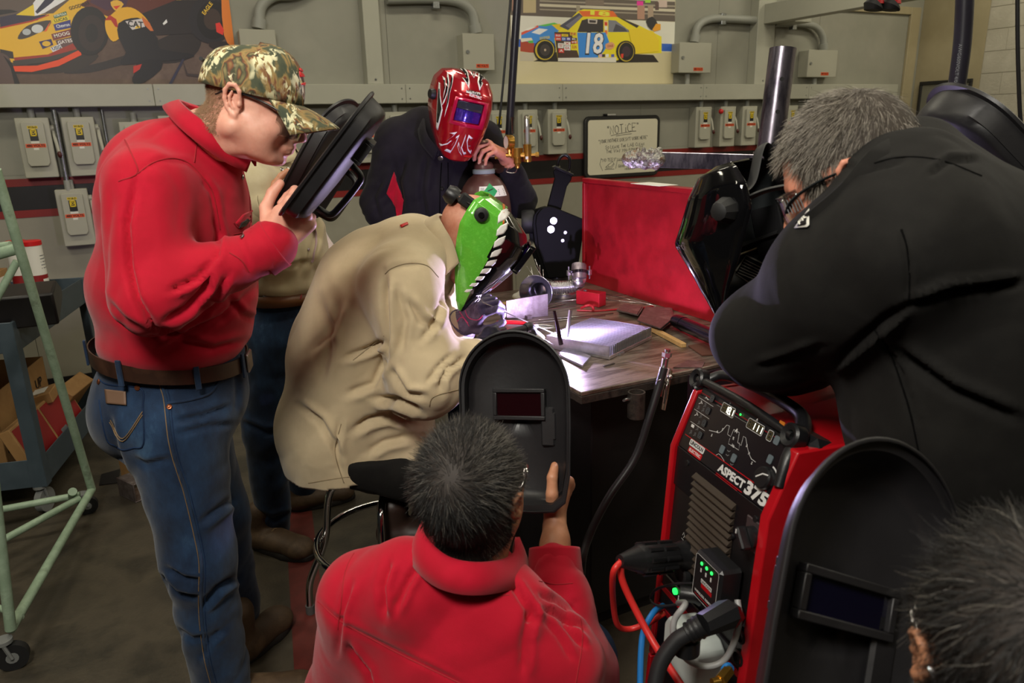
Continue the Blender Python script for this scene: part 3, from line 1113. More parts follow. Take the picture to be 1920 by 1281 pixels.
# ------------------------------------------------------------------ disconnect switches
m_np = mat('nameplate black', (22, 22, 20), 0.4)
m_grip = mat('lever grip', (74, 26, 20), 0.4)
def make_switch():
 """origin: top centre of the box on the wall; -y comes out of the wall"""
 t = thing('disconnect_switch', 'x', 'switch box', (0, 0, 0), 'disconnect switches on the back wall')
 w, h, d = 0.172, 0.342, 0.095
 MB().span((-w / 2, -d, -h), (w / 2, -0.001, 0), bev=0.004).build('body', m_box, t)
 pl = [(-0.058, -0.03), (-0.05, -0.022), (0.05, -0.022), (0.058, -0.03), (0.058, -0.255), (0.045, -0.275), (-0.045, -0.275), (-0.058, -0.255)]
 fr = MB().prism(pl, 0, 0.022, M=M4(WALLR, (0, -d, 0))).build('cover', m_box, t, bevel=0.004)
 y = -d - 0.0225
 f = lambda x, z: M4(WALLR, (x, y - 0.0016, z))
 a = MB().box((0, y, -0.053), (0.052, 0.001, 0.015)).build('marking_label', m_yel, t, None)
 mb = MB()
 put_text(mb, 'W18-D', 0.010, f(0, -0.053), bold=0.03, width=0.046)
 mb.build('lettering', m_ink, a, None)
 a = MB().box((0, y, -0.098), (0.042, 0.001, 0.068)).build('nameplate', m_np, t, None)
 mb = MB()
 for q in (((-0.016, 0.012), (0.016, 0.02)), ((-0.016, -0.02), (0.016, -0.013)), ((-0.016, -0.02), (-0.009, 0.02)), ((0.009, -0.02), (0.016, 0.02))):
  mb.span((q[0][0], y - 0.0018, q[0][1] - 0.083), (q[1][0], y - 0.0008, q[1][1] - 0.083))
 put_text(mb, 'D', 0.016, f(0, -0.083), bold=0.02)
 mb.build('emblem', m_yel, a, None)
 MB().box((0, y, -0.137), (0.042, 0.001, 0.014)).build('rating_label', m_white, t, None)
 a = MB().box((0, y, -0.157), (0.102, 0.001, 0.021)).build('voltage_label', m_orange, t, None)
 mb = MB()
 put_text(mb, '480 VOLTS', 0.013, f(0, -0.157), bold=0.025, width=0.092)
 mb.build('lettering', m_ink, a, None)
 MB().box((0, y, -0.175), (0.026, 0.001, 0.012)).build('number_label', m_white, t, None)
 x = w / 2 + 0.012
 l = MB()
 l.tube([(x, -0.05, -0.06), (x + 0.004, -0.085, -0.12), (x + 0.012, -0.1, -0.2)], [0.011, 0.01, 0.008], 8, flat=0.6)
 l.cyl((w / 2 - 0.001, -0.05, -0.06), (x + 0.006, -0.05, -0.06), 0.02, n=10)
 l = l.build('lever', m_box, t, 50)
 MB().ball((x + 0.013, -0.102, -0.212), (0.013, 0.013, 0.02), 10).build('grip', m_grip, l, 60)
 MB().cyl((0, -0.05, -0.002), (0, -0.05, 0.055), 0.02, n=10).build('conduit_hub', m_pconduit, t, 60)
 return t
sw = make_switch()
SW = [((20, 104), 222, 'grey switch box at the far left of the wall, left of the steel conduit'),
  ((112, 184), 220, 'grey switch box right of the steel conduit, above the lower box'),
  ((226, 284), 231, 'grey switch box whose corner shows above the red shoulder'),
  ((297, 356), 214, 'grey switch box hidden behind the camouflage capped head, nearest the nape'),
  ((664, 707), 210, 'grey switch box partly behind the tilted black hand shield'),
  ((725, 768), 207, 'grey switch box between hand shield and red helmet'),
  ((795, 836), 205, 'grey switch box whose edge shows left of the red helmet'),
  ((916, 955), 203, 'grey switch box behind the gas gauge and thin cable'),
  ((973, 1011), 202, 'grey switch box just right of the black vertical pole'),
  ((1029, 1066), 201, 'grey switch box left of the notice whiteboard'),
  ((1303, 1342), 200, 'grey switch box right of the notice whiteboard, first of that row'),
  ((1352, 1385), 200, 'second grey switch box right of the notice whiteboard'),
  ((1393, 1425), 200, 'third grey switch box right of the whiteboard, left of the drilled post'),
  ((1432, 1462), 200, 'grey switch box behind the black drilled post'),
  ((1472, 1500), 200, 'grey switch box just right of the drilled post'),
  ((1508, 1536), 200, 'grey switch box between drilled post and grey haired head')]
for i, (xx, y, lab) in enumerate(SW):
 o = sw if i == 0 else copy_tree(sw)
 a, b = aty(xx[0], y, WY - 0.095), aty(xx[1], y, WY - 0.095)
 o.location = ((a[0] + b[0]) / 2 - 0.012, WY - 0.001, 1.703 if i != 2 else 1.67)
 o['label'] = lab
o = copy_tree(sw)
a = aty(128, 357, WY - 0.095)
o.location = (a[0] + 0.012, WY - 0.001, aty(97, 357, WY - 0.095)[2])
o['label'] = 'grey switch box mounted low across the black stripe, below the others'
# red pilot lamp on a switch lever
pl = MB().ball(aty(1352, 209, WY - 0.1), 0.022, 12).build('pilot_lamp', m_red, None, 60)
tag(pl, 'small red ball grip between the first two switches right of the whiteboard', 'lamp')
# ------------------------------------------------------------------ whiteboard with the notice
m_frame = mat('board frame', (34, 33, 32), 0.4)
m_board = mat('board white', (214, 208, 184), 0.35)
m_pen = mat('marker ink', (40, 38, 38), 0.6)
c00 = aty(1093, 219, WY - 0.02)
c11 = aty(1231, 329, WY - 0.02)
bw, bh = 0.76, 0.50
bc = np.array([(aty(1093, 270, WY)[0] + aty(1232, 270, WY)[0]) / 2, WY - 0.002, 1.395])
t = thing('whiteboard', 'small whiteboard with black frame and handwritten notice on the back wall', 'whiteboard', bc)
BM = M4(WALLR, bc)
MB().prism(round_poly(bw, bh, 0.05), 0.0, 0.03, M=BM).build('frame', m_frame, t, bevel=0.006)
MB().prism(round_poly(bw - 0.06, bh - 0.06, 0.025), 0.0302, 0.033, M=BM).build('writing_surface', m_board, t, None)
ww = MB()
def bp_(px, py):                                         # board coordinates (0..1, 0..1) from the close-up survey
 return ((px - 775) / 1210 * (bw - 0.06), (690 - py) / 975 * (bh - 0.06))
def wl_(s, cx, base, hh, width, w=0.004, rot=0.04):
 x, y = bp_(cx, base)
 handwrite(ww, s, hh / 975 * (bh - 0.06), M4(WALLR @ rotz(rot), bc + WALLR @ np.array([x, y, 0.0336])), w, width=width / 1210 * (bw - 0.06))
wl_('"NOTiCE"', 780, 440, 150, 560, 0.0055, 0.08)
for p in ([(555, 487), (700, 455), (955, 415)], [(640, 495), (780, 475), (920, 462)]):
 stroke(ww, [bp_(*q) for q in p], 0.004, M4(WALLR, bc + WALLR @ np.array([0, 0, 0.0336])))
wl_('"YOUR MOTHER DOESN\'T WORK HERE"', 780, 590, 60, 860, 0.0036, 0.05)
wl_('So Leave The LAB Clean', 810, 700, 62, 690, 0.0036, 0.05)
wl_('The Way you found IT!', 820, 775, 62, 680, 0.0036, 0.05)
wl_('"NO TEES"', 530, 945, 55, 260, 0.0036, 0.03)
wl_('Just', 735, 930, 42, 110, 0.0034, 0.03)
wl_('Grind TABLES if', 880, 1055, 58, 380, 0.0036, 0.05)
wl_('needed', 900, 1110, 45, 180, 0.0036, 0.05)
for p in ([(470, 1050), (510, 1010), (590, 950), (620, 1000), (575, 1070), (475, 1075), (470, 1050), (560, 1045), (615, 985)], [(520, 1010), (525, 1045)], [(395, 880), (370, 990), (420, 1110)], [(680, 890), (645, 1085)], [(455, 1090), (620, 1090)], [(680, 940), (840, 938)]):
 stroke(ww, [bp_(*q) for q in p], 0.0036, M4(WALLR, bc + WALLR @ np.array([0, 0, 0.0336])))
ww.build('handwriting', m_pen, t, None)
pm = thing('marker_pen', 'black and white marker lying on top of the whiteboard frame', 'marker', bc + np.array([-0.13, -0.02, bh / 2]))
c = bc + np.array([-0.13, -0.018, bh / 2 + 0.009])
MB().cyl(c + (-0.06, 0, 0), c + (-0.028, 0, 0), 0.009, n=10).build('cap', m_ink, pm, 60)
MB().cyl(c + (-0.028, 0, 0), c + (0.055, 0, 0), 0.0075, n=10).build('barrel', m_white, pm, 60)
# dark framed board on the plaster by the corner
q0, q1 = atx(1705, 155, XR), atx(1782, 155, XR)
t = thing('notice_board', 'dark framed grey notice board hanging near the room corner', 'notice board', (XR, 4.95, 1.2))
ya_, yb_ = 4.78, 5.33
ztop = q0[2]
MB().span((XR - 0.012, ya_ + 0.03, ztop - 0.93), (XR - 0.001, yb_ - 0.03, ztop - 0.035)).build('panel', mat('grey board', (120, 118, 104), 0.5), t, None)
f_ = MB()
f_.span((XR - 0.025, ya_, ztop - 0.035), (XR - 0.001, yb_, ztop), bev=0.004)
f_.span((XR - 0.025, ya_, ztop - 0.96), (XR - 0.001, yb_, ztop - 0.93), bev=0.004)
f_.span((XR - 0.025, ya_, ztop - 0.93), (XR - 0.001, ya_ + 0.03, ztop - 0.035), bev=0.004)
f_.span((XR - 0.025, yb_ - 0.03, ztop - 0.93), (XR - 0.001, yb_, ztop - 0.035), bev=0.004)
f_.build('frame', m_frame, t)
# ------------------------------------------------------------------ posters (flat prints on the wall)
PC = {}
def pmat(c):
 k = tuple(c)
 if k not in PC:
  PC[k] = mat('print %d %d %d' % k, [min(245, v * 1.13) for v in c], 0.4)
 return PC[k]
PRN = []
class Print:
 """flat coloured shapes printed on a sheet on the back wall"""
 def __init__(s):
  s.mb, s.m, s.n = MB(), [], 0
  s.lim = (-9, aty(441, 100, WY)[0]) if not PRN else (2.72, 4.265)
  PRN.append(1)
 def idx(s, c):
  m = pmat(c)
  if m not in s.m:
   s.m.append(m)
  return s.m.index(m)
 def poly(s, pts, c, curve=0):
  P = spline(pts, curve, True) if curve else pts
  s.n += 1
  y = WY - 0.006 - 0.00006 * s.n
  V = np.array([aty(p[0], p[1], y) for p in P])
  V[:, 2] = np.maximum(V[:, 2], 1.8915)
  V[:, 0] = np.clip(V[:, 0], s.lim[0], s.lim[1])
  u = V[:, [0, 2]]
  from mathutils.geometry import tessellate_polygon
  tri = tessellate_polygon([[Vector((a, b, 0)) for a, b in u]])
  s.mb.add(V, tri, s.idx(c))
 def disc(s, cx, cy, rx, ry, c, n=22):
  a = np.linspace(0, 2 * pi, n, endpoint=False)
  s.poly([(cx + rx * cos(t), cy + ry * sin(t)) for t in a], c)
 def text(s, st, cx, cy, h, c, rot=0, width=None, bold=0.02, shear=0.0):
  s.n += 1
  o = aty(cx, cy, WY - 0.0062 - 0.00006 * s.n)
  k = np.linalg.norm(aty(cx, cy - 10, WY) - aty(cx, cy, WY)) / 10
  put_text(s.mb, st, h * k, M4(WALLR @ rotz(radians(rot)), o), s.idx(c), bold, shear, width * k if width else None)
def poster(x0, y0, x1, y1, label, ext=0):
 a, b = aty(x0, y0, WY), aty(x1, y1, WY)
 t = thing('poster', label, 'poster', ((a[0] + b[0]) / 2, WY, b[2]))
 return t, a, b
# pit stop poster
t, a, b = poster(-260, -420, 447, 161, 'large race pit stop poster high on the wall at the upper left')
MB().span((a[0], WY - 0.005, 1.891), (aty(441, 100, WY)[0], WY - 0.0005, 3.2)).build('sheet', mat('print ground', (112, 92, 80), 0.45, 0, [(98, 80, 72), (120, 100, 88)], 5, detail=8), t, None)
p = Print()
p.poly([(-150, -300), (440, -300), (440, 8), (300, 10), (180, 0), (100, 30), (-150, 60)], (88, 74, 66))
p.poly([(120, 135), (230, 105), (330, 60), (375, 50), (372, 95), (330, 118), (250, 118), (170, 136)], (40, 34, 34), 4)
p.poly([(20, 134), (150, 96), (185, 105), (150, 130), (90, 138)], (44, 36, 32), 3)
p.poly([(0, 45), (60, 28), (100, 25), (130, 0), (180, -60), (340, -60), (340, 30), (290, 30), (200, 60), (150, 94), (80, 112), (26, 118), (-80, 90), (-80, 40)], (226, 170, 40))
p.poly([(150, 10), (190, -20), (330, -20), (330, 32), (280, 40), (215, 36)], (92, 44, 34))
p.poly([(168, 4), (196, -30), (250, -30), (236, 12), (200, 20)], (70, 40, 60))
p.poly([(62, 32), (62, 6), (90, -30), (180, -60), (130, -4), (84, 24)], (236, 234, 226))
p.poly([(66, 22), (90, -8), (120, -30), (126, -24), (96, 6), (70, 26)], (40, 38, 60))
p.poly([(0, 52), (0, 32), (30, 26), (64, 30), (90, 26), (70, 38), (40, 44)], (46, 40, 62))
p.poly([(30, 28), (63, 8), (65, 30)], (240, 188, 30))
p.poly([(-20, 18), (20, 18), (34, 22), (0, 28)], (30, 26, 28))
p.poly([(0, 51), (60, 38), (92, 27), (92, 29), (60, 41), (0, 54)], (168, 50, 26))
p.poly([(33, 72), (44, 54), (62, 44), (95, 38), (88, 54), (72, 62), (48, 72)], (64, 58, 56), 3)
p.disc(70, 54, 11, 8, (196, 200, 200))
p.disc(50, 60, 8, 6, (170, 176, 178))
p.poly([(82, 60), (92, 44), (95, 40), (88, 58)], (216, 96, 36))
p.poly([(100, 29), (124, 21), (126, 28), (102, 35)], (70, 110, 76))
p.text('FORMULA', 113, 28, 4, (220, 220, 200), 16, 22)
p.poly([(97, 38), (128, 29), (130, 37), (99, 45)], (210, 190, 40))
p.text('LUCAS', 114, 37, 5, (50, 46, 30), 14, 24)
p.poly([(100, 46), (132, 37), (133, 52), (104, 58)], (52, 54, 120))
p.text('Chevron', 118, 48, 6, (226, 226, 236), 12, 24)
p.poly([(96, 64), (134, 54), (138, 66), (100, 76)], (120, 60, 56))
p.text('MOOG', 116, 65, 6, (230, 214, 206), 14, 28)
p.poly([(104, 76), (138, 68), (143, 82), (120, 90), (108, 86)], (96, 70, 70))
p.text('GATES', 122, 78, 6, (216, 210, 206), 12, 26)
p.poly([(73, 78), (96, 73), (100, 84), (80, 92)], (50, 44, 92))
p.disc(87, 82, 8, 5, (214, 170, 40))
p.poly([(94, 90), (112, 82), (118, 92), (100, 99)], (198, 200, 206))
p.text('USG', 106, 90, 6, (30, 40, 60), 14, 16)
p.text('GOODYEAR', 149, 11, 6, (44, 34, 24), 18, 40)
p.poly([(0, 92), (24, 97), (26, 110), (0, 108)], (52, 44, 42))
p.poly([(26, 108), (90, 102), (112, 92), (140, 80), (150, 90), (96, 106), (28, 116)], (150, 46, 30))
p.poly([(24, 114), (92, 106), (146, 92), (146, 98), (92, 116), (26, 124)], (60, 54, 50))
p.poly([(25, 124), (70, 123), (110, 112), (150, 93), (153, 103), (110, 124), (60, 135), (26, 134)], (222, 70, 26))
p.poly([(-40, 100), (6, 100), (22, 120), (28, 162), (-40, 162)], (84, 66, 62), 3)
p.poly([(6, 104), (22, 118), (38, 160), (28, 162), (20, 128)], (28, 24, 26))
p.disc(168, 58, 36, 46, (26, 22, 22))
p.disc(172, 62, 25, 34, (44, 32, 30))
p.disc(172, 62, 12, 18, (24, 20, 20))
p.poly([(240, 36), (330, 0), (412, 0), (414, 60), (376, 62), (300, 66), (250, 66)], (36, 30, 32))
p.disc(396, 36, 42, 46, (34, 31, 36))
p.disc(400, 38, 31, 36, (22, 20, 22))
p.disc(398, 36, 16, 20, (58, 44, 38))
p.text('EAGLE', 389, 16, 7, (222, 178, 48), 50, 28)
p.poly([(305, 44), (312, 36), (314, 42), (307, 47)], (230, 224, 214))
p.poly([(197, 40), (206, 30), (224, 16), (246, 14), (266, 26), (278, 42), (256, 36), (232, 40), (222, 50), (226, 68), (212, 78), (200, 62)], (228, 164, 38), 3)
p.poly([(196, 38), (206, 28), (218, 36), (222, 52), (216, 50), (208, 38)], (170, 40, 26))
p.poly([(207, 4), (220, 0), (232, 8), (220, 20), (212, 16)], (232, 170, 60), 2)
p.poly([(212, 12), (226, 10), (218, 18)], (200, 60, 30))
p.poly([(222, 44), (246, 34), (268, 36), (282, 56), (296, 72), (300, 92), (354, 100), (364, 106), (340, 112), (286, 116), (230, 122), (228, 112), (236, 98), (222, 70)], (28, 26, 30), 2)
p.poly([(266, 30), (280, 42), (288, 58), (282, 58), (268, 44)], (196, 104, 48))
p.poly([(235, 40), (266, 35), (272, 50), (248, 56)], (196, 190, 190))
p.text('CAT', 254, 46, 11, (26, 26, 28), -4, 28, 0.03)
p.poly([(252, 54), (258, 46), (265, 52)], (228, 176, 40))
p.poly([(258, 116), (300, 112), (302, 130), (272, 154), (252, 158), (248, 146), (256, 132)], (24, 22, 26), 2)
p.poly([(250, 124), (266, 120), (262, 130), (250, 138)], (176, 44, 36))
p.poly([(316, 160), (342, 110), (346, 112), (322, 160)], (44, 44, 66))
p.poly([(342, 112), (352, 138), (384, 140), (410, 118), (410, 122), (386, 146), (350, 142)], (56, 46, 46))
p.poly([(414, -40), (442, -40), (446, 20), (452, 84), (432, 94), (420, 66), (416, 30)], (206, 116, 42))
p.poly([(404, 44), (412, 42), (420, 56), (418, 66), (406, 60)], (206, 50, 40))
p.poly([(392, 80), (424, 78), (430, 92), (400, 92)], (40, 32, 32), 2)
MBK = p.mb.build('print', p.m, t, None)
# race car poster
t, a, b = poster(958, -60, 1266, 159, 'race car poster with large number 18 behind the black pole')
MB().span((2.72, WY - 0.005, 1.891), (4.265, WY - 0.0005, 2.9)).build('sheet', mat('print track', (196, 184, 148), 0.45, 0, [(188, 176, 140), (202, 190, 156)], 4, stretch=(1, 1, 6)), t, None)
p = Print()
def q(*pts):
 return [(950 + x * 330 / 1920, y * 165 / 960) for x, y in pts]
def Q(x, y):
 return q((x, y))[0]
p.poly(q((45, -600), (1838, -600), (1838, 235), (45, 165)), (92, 82, 74))
for yy, hh, c in ((-420, 60, (190, 180, 158)), (-250, 70, (120, 108, 98)), (-100, 60, (188, 180, 160)), (40, 30, (190, 182, 160)), (0, 18, (150, 140, 124)), (95, 14, (150, 140, 124))):
 p.poly(q((360, yy), (1838, yy + 60), (1838, yy + 60 + hh), (360, yy + hh)), c)
for x0, y0, w_, h_, c in ((180, -20, 140, 160, (176, 160, 122)), (60, -30, 60, 150, (160, 120, 104)), (1420, 10, 70, 50, (218, 50, 150)), (1510, -10, 60, 40, (150, 200, 60)), (1425, 60, 80, 150, (170, 130, 110)), (1540, 60, 60, 160, (160, 140, 120)), (1650, 0, 100, 80, (190, 170, 160)), (860, 0, 200, 60, (120, 106, 92)), (1620, 20, 40, 90, (90, 70, 66)), (760, 60, 40, 80, (150, 140, 120))):
 p.poly(q((x0, y0), (x0 + w_, y0 + 4), (x0 + w_, y0 + h_), (x0, y0 + h_)), c)
p.poly(q((45, 165), (1838, 240), (1838, 570), (45, 510)), (206, 204, 190))
p.poly(q((45, 425), (1838, 480), (1838, 562), (45, 515)), (50, 92, 176))
p.poly(q((45, 510), (1838, 570), (1838, 914), (45, 914)), (192, 182, 146))
p.poly(q((290, 670), (560, 560), (1390, 590), (1600, 600), (1660, 680), (1200, 684)), (44, 38, 34))
p.poly(q((160, 360), (340, 280), (520, 250), (580, 280), (700, 330), (700, 470), (300, 470), (160, 440)), (62, 132, 204))
p.poly(q((160, 355), (340, 275), (350, 295), (160, 385)), (206, 84, 60))
p.poly(q((180, 335), (250, 300), (330, 290), (240, 330)), (226, 220, 206))
p.poly(q((340, 280), (520, 246), (560, 262), (420, 288)), (90, 180, 80))
p.poly(q((490, 270), (580, 260), (660, 330), (560, 330)), (232, 186, 34))
p.poly(q((270, 355), (350, 308), (450, 322), (360, 378)), (220, 224, 226))
p.poly(q((150, 440), (300, 470), (300, 580), (150, 560)), (160, 66, 46))
p.poly(q((150, 420), (270, 412), (285, 440), (160, 460)), (210, 206, 186))
p.poly(q((235, 445), (290, 440), (290, 470), (240, 470)), (80, 170, 80))
p.poly(q((145, 570), (295, 575), (295, 668), (145, 664)), (180, 172, 150))
p.text('GOODYEAR', *Q(415, 415), 5, (228, 196, 60), 8, 24)
p.poly(q((560, 345), (780, 120), (840, 100), (1120, 110), (1210, 180), (1450, 280), (1690, 400), (1690, 580), (1390, 590), (1200, 660), (560, 660), (520, 420)), (234, 200, 30))
p.poly(q((575, 285), (790, 140), (830, 180), (670, 330)), (72, 72, 88))
p.poly(q((640, 280), (800, 165), (820, 185), (690, 310)), (110, 108, 122))
p.poly(q((785, 120), (1160, 120), (1215, 185), (830, 180)), (216, 100, 40))
p.text('18', *Q(1000, 146), 8, (238, 214, 60), -2, 48, 0.04)
p.poly(q((820, 222), (880, 205), (1055, 212), (1055, 350), (770, 350)), (52, 46, 46))
p.poly(q((885, 205), (990, 215), (985, 260), (890, 255)), (190, 180, 170))
p.poly(q((900, 218), (975, 224), (972, 250), (902, 246)), (60, 52, 52))
p.poly(q((1110, 218), (1190, 225), (1360, 350), (1110, 350)), (118, 120, 128))
p.poly(q((1190, 260), (1290, 310), (1320, 345), (1160, 345)), (70, 70, 78))
p.poly(q((1180, 160), (1210, 180), (1445, 280), (1420, 305), (1210, 185)), (54, 48, 48))
p.poly(q((1060, 225), (1105, 228), (1105, 395), (1070, 390)), (226, 190, 120))
for i, c in enumerate(((200, 60, 40), (230, 220, 200), (220, 110, 40))):
 p.poly(q((1068, 240 + 46 * i), (1098, 242 + 46 * i), (1098, 280 + 46 * i), (1070, 278 + 46 * i)), c)
p.poly(q((520, 350), (700, 350), (800, 650), (560, 650)), (70, 52, 44))
p.poly(q((770, 355), (1080, 355), (1120, 460), (1060, 560), (1000, 630), (790, 630)), (54, 130, 206))
p.text('18', *Q(935, 488), 39, (40, 44, 50), 0, 46, 0.05, 0.12)
p.text('18', *Q(935, 484), 37, (240, 238, 226), 0, 42, 0.025, 0.12)
for x0, y0, w_, h_, c, s in ((525, 368, 72, 40, (206, 66, 52), 'Mobil'), (600, 370, 70, 30, (222, 200, 40), 'UAZ'), (528, 408, 66, 36, (214, 60, 50), '3M'), (600, 405, 46, 40, (70, 110, 190), 'D'), (652, 405, 46, 40, (90, 84, 170), 'B'), (560, 470, 62, 56, (228, 224, 214), 'TISSOT'), (626, 455, 70, 44, (230, 210, 204), 'X'), (628, 500, 68, 50, (228, 226, 216), 'EA'), (566, 530, 60, 48, (200, 60, 50), 'A'), (700, 410, 66, 34, (70, 60, 56), 'K'), (704, 446, 66, 30, (208, 90, 50), 'M'), (700, 480, 76, 70, (222, 206, 40), 'SUN'), (690, 350, 70, 40, (200, 170, 60), 'N')):
 p.poly(q((x0, y0), (x0 + w_, y0 + 3), (x0 + w_, y0 + h_), (x0, y0 + h_ - 3)), c)
 p.text(s, *Q(x0 + w_ / 2, y0 + h_ / 2), h_ * 0.09, (240, 236, 226) if sum(c) < 420 else (170, 40, 34), 0, w_ * 0.14)
p.poly(q((560, 632), (1195, 625), (1195, 680), (560, 668)), (206, 202, 190))
p.poly(q((1080, 480), (1150, 460), (1180, 500), (1140, 540), (1085, 530)), (206, 150, 110), 2)
p.text('CHASE', *Q(1130, 503), 4, (150, 50, 40), 6, 14)
p.poly(q((1000, 600), (1195, 580), (1195, 625), (1000, 630)), (232, 196, 40))
for x0, c in ((1010, (200, 160, 190)), (1040, (60, 56, 60)), (1080, (230, 226, 214)), (1140, (80, 90, 170))):
 p.poly(q((x0, 592), (x0 + 34, 590), (x0 + 34, 622), (x0, 624)), c)
p.poly(q((1330, 320), (1460, 310), (1600, 340), (1660, 440), (1660, 560), (1400, 590), (1360, 470)), (228, 190, 40))
p.poly(q((1520, 235), (1590, 180), (1650, 270), (1580, 330)), (44, 42, 44), 2)
p.poly(q((1590, 320), (1630, 258), (1680, 262), (1680, 325), (1610, 345)), (224, 150, 40))
p.disc(*Q(415, 550), 20.5, 21.5, (36, 32, 32))
p.disc(*Q(415, 545), 18, 19, (186, 164, 50))
p.disc(*Q(420, 545), 15.5, 17, (34, 32, 34))
p.disc(*Q(420, 545), 9.5, 11, (62, 56, 54))
p.disc(*Q(420, 545), 2, 2.4, (180, 160, 140))
p.disc(*Q(1300, 562), 18, 20.5, (32, 30, 30))
p.disc(*Q(1303, 565), 15, 18.5, (176, 154, 48))
p.disc(*Q(1306, 562), 13.5, 17, (32, 30, 32))
p.disc(*Q(1306, 562), 8, 10, (60, 44, 52))
p.poly(q((1245, 590), (1275, 585), (1270, 635), (1250, 630)), (206, 60, 40))
p.mb.build('print', p.m, t, None)
# ------------------------------------------------------------------ workbench
m_top = mat('bench steel', (146, 132, 118), 0.36, 0.7, [(104, 92, 80), (166, 152, 138), (128, 114, 102)], 5, 0.35, 40, stretch=(1, 5, 1), detail=9, bdist=0.003)
m_edge = mat('bench edge', (44, 40, 38), 0.5, 0.4, [(70, 62, 56), (30, 28, 27)], 30)
m_blk = mat('black enamel', (17, 15, 16), 0.42, 0, [(22, 19, 20), (15, 13, 14)], 6)
m_blkm = mat('black matt', (10, 10, 10), 0.5, spec=0.08)
m_blkg = mat('black gloss', (14, 13, 14), 0.24, spec=0.35)
m_rubber = mat('black rubber', (24, 24, 25), 0.55)
m_hose = mat('black cable', (34, 34, 36), 0.42)
m_alu = mat('aluminium', (196, 196, 200), 0.32, 0.9, [(176, 176, 182), (208, 208, 212)], 20)
m_alud = mat('aluminium dull', (150, 140, 138), 0.4, 0.8, [(120, 108, 106), (168, 158, 156)], 12)
m_steel = mat('bright steel', (190, 188, 186), 0.22, 0.95)
m_redp = mat('red panel enamel', (154, 20, 32), 0.34, 0, [(138, 16, 26), (164, 25, 37), (128, 18, 27)], 3.5, 0.06, 25, detail=8)
m_brass = mat('brass', (196, 150, 66), 0.26, 0.9)
m_wood = mat('wood strip', (196, 160, 104), 0.6, 0, [(180, 142, 88), (206, 172, 118)], 12, stretch=(1, 8, 1))
m_chrome = mat('chrome', (200, 198, 196), 0.08, 1.0)
m_dchrome = mat('dark chrome', (70, 62, 70), 0.12, 0.9)
m_glue = mat('white plastic', (206, 208, 204), 0.45)
TZ = 0.9
tb = thing('workbench', 'steel topped black welding bench in the middle of the group', 'workbench', (1.4, 2.2, 0))
bt = MB().span((1.0, 1.61, TZ - 0.012), (1.80, 2.86, TZ), bev=0.002).build('benchtop', m_top, tb)
e = MB()
e.span((1.0, 1.61, TZ - 0.036), (1.80, 1.64, TZ - 0.0125), bev=0.002)
e.span((1.0, 1.64, TZ - 0.036), (1.03, 2.86, TZ - 0.0125), bev=0.002)
e.build('edge_bar', m_edge, tb)
MB().span((1.12, 1.745, 0.06), (1.76, 2.74, TZ - 0.0125), bev=0.004).build('cabinet_body', m_blk, tb)
MB().span((1.15, 1.775, 0.0), (1.73, 2.71, 0.0595)).build('plinth', m_blk, tb)
pl_ = MB().span((1.80, 1.62, TZ - 0.012), (2.05, 2.4, TZ), bev=0.002).build('side_shelf', m_edge, tb)
hp = MB().span((1.36, 1.598, TZ - 0.09), (1.66, 1.604, TZ - 0.012)).build('hanging_plate', mat('plate purple steel', (66, 44, 56), 0.35, 0.6), tb)
# red steel screen along the right of the bench
rp = thing('red_screen', 'tall red painted steel screen standing along the far right side of the bench', 'screen', (1.79, 2.3, TZ))
MB().span((1.782, 1.80, TZ + 0.001), (1.798, 2.83, 1.345)).build('sheet', m_redp, rp)
MB().span((1.772, 1.80, 1.345), (1.808, 2.85, 1.365), bev=0.003).build('top_rail', m_redp, rp)
MB().span((1.772, 2.83, TZ + 0.001), (1.808, 2.85, 1.345), bev=0.003).build('side_rail', m_redp, rp)
MB().span((1.772, 1.79, TZ + 0.001), (1.808, 1.80, 1.345)).build('side_rail', m_redp, rp)
MB().cyl((1.77, 2.825, 1.0), (1.77, 2.825, 1.04), 0.006, n=8).build('hinge_pin', m_redp, rp)
pp = MB().span((1.74, 2.26, 1.3655), (1.83, 2.44, 1.3665))
tag(pp.build('paper_sheet', m_white, None, None), 'white sheet of paper lying on top of the red screen', 'paper')
# pipe cup welded under the front edge, and a small hook
cp = thing('pipe_cup', 'short dark pipe cup fixed under the front edge of the bench', 'pipe cup', atz(1164, 735, TZ - 0.06))
c = atz(1164, 720, TZ - 0.02)
c[1] = 1.583
P = [(0.0245, 0), (0.0245, -0.075), (0.020, -0.075), (0.020, 0.0), (0.0245, 0)]
MB().lathe(P, 20, M=M4(None, c)).build('tube', m_edge, cp, 40)
MB().tube([c + (-0.024, -0.002, -0.018), c + (-0.036, -0.006, -0.014), c + (-0.042, 0, -0.018), c + (-0.036, 0.008, -0.02), c + (-0.02, 0.014, -0.02)], 0.004, 8).build('hook', m_steel, cp, 60)
def Zt(x, y, h=0.001):
 return atz(x, y, TZ + h)
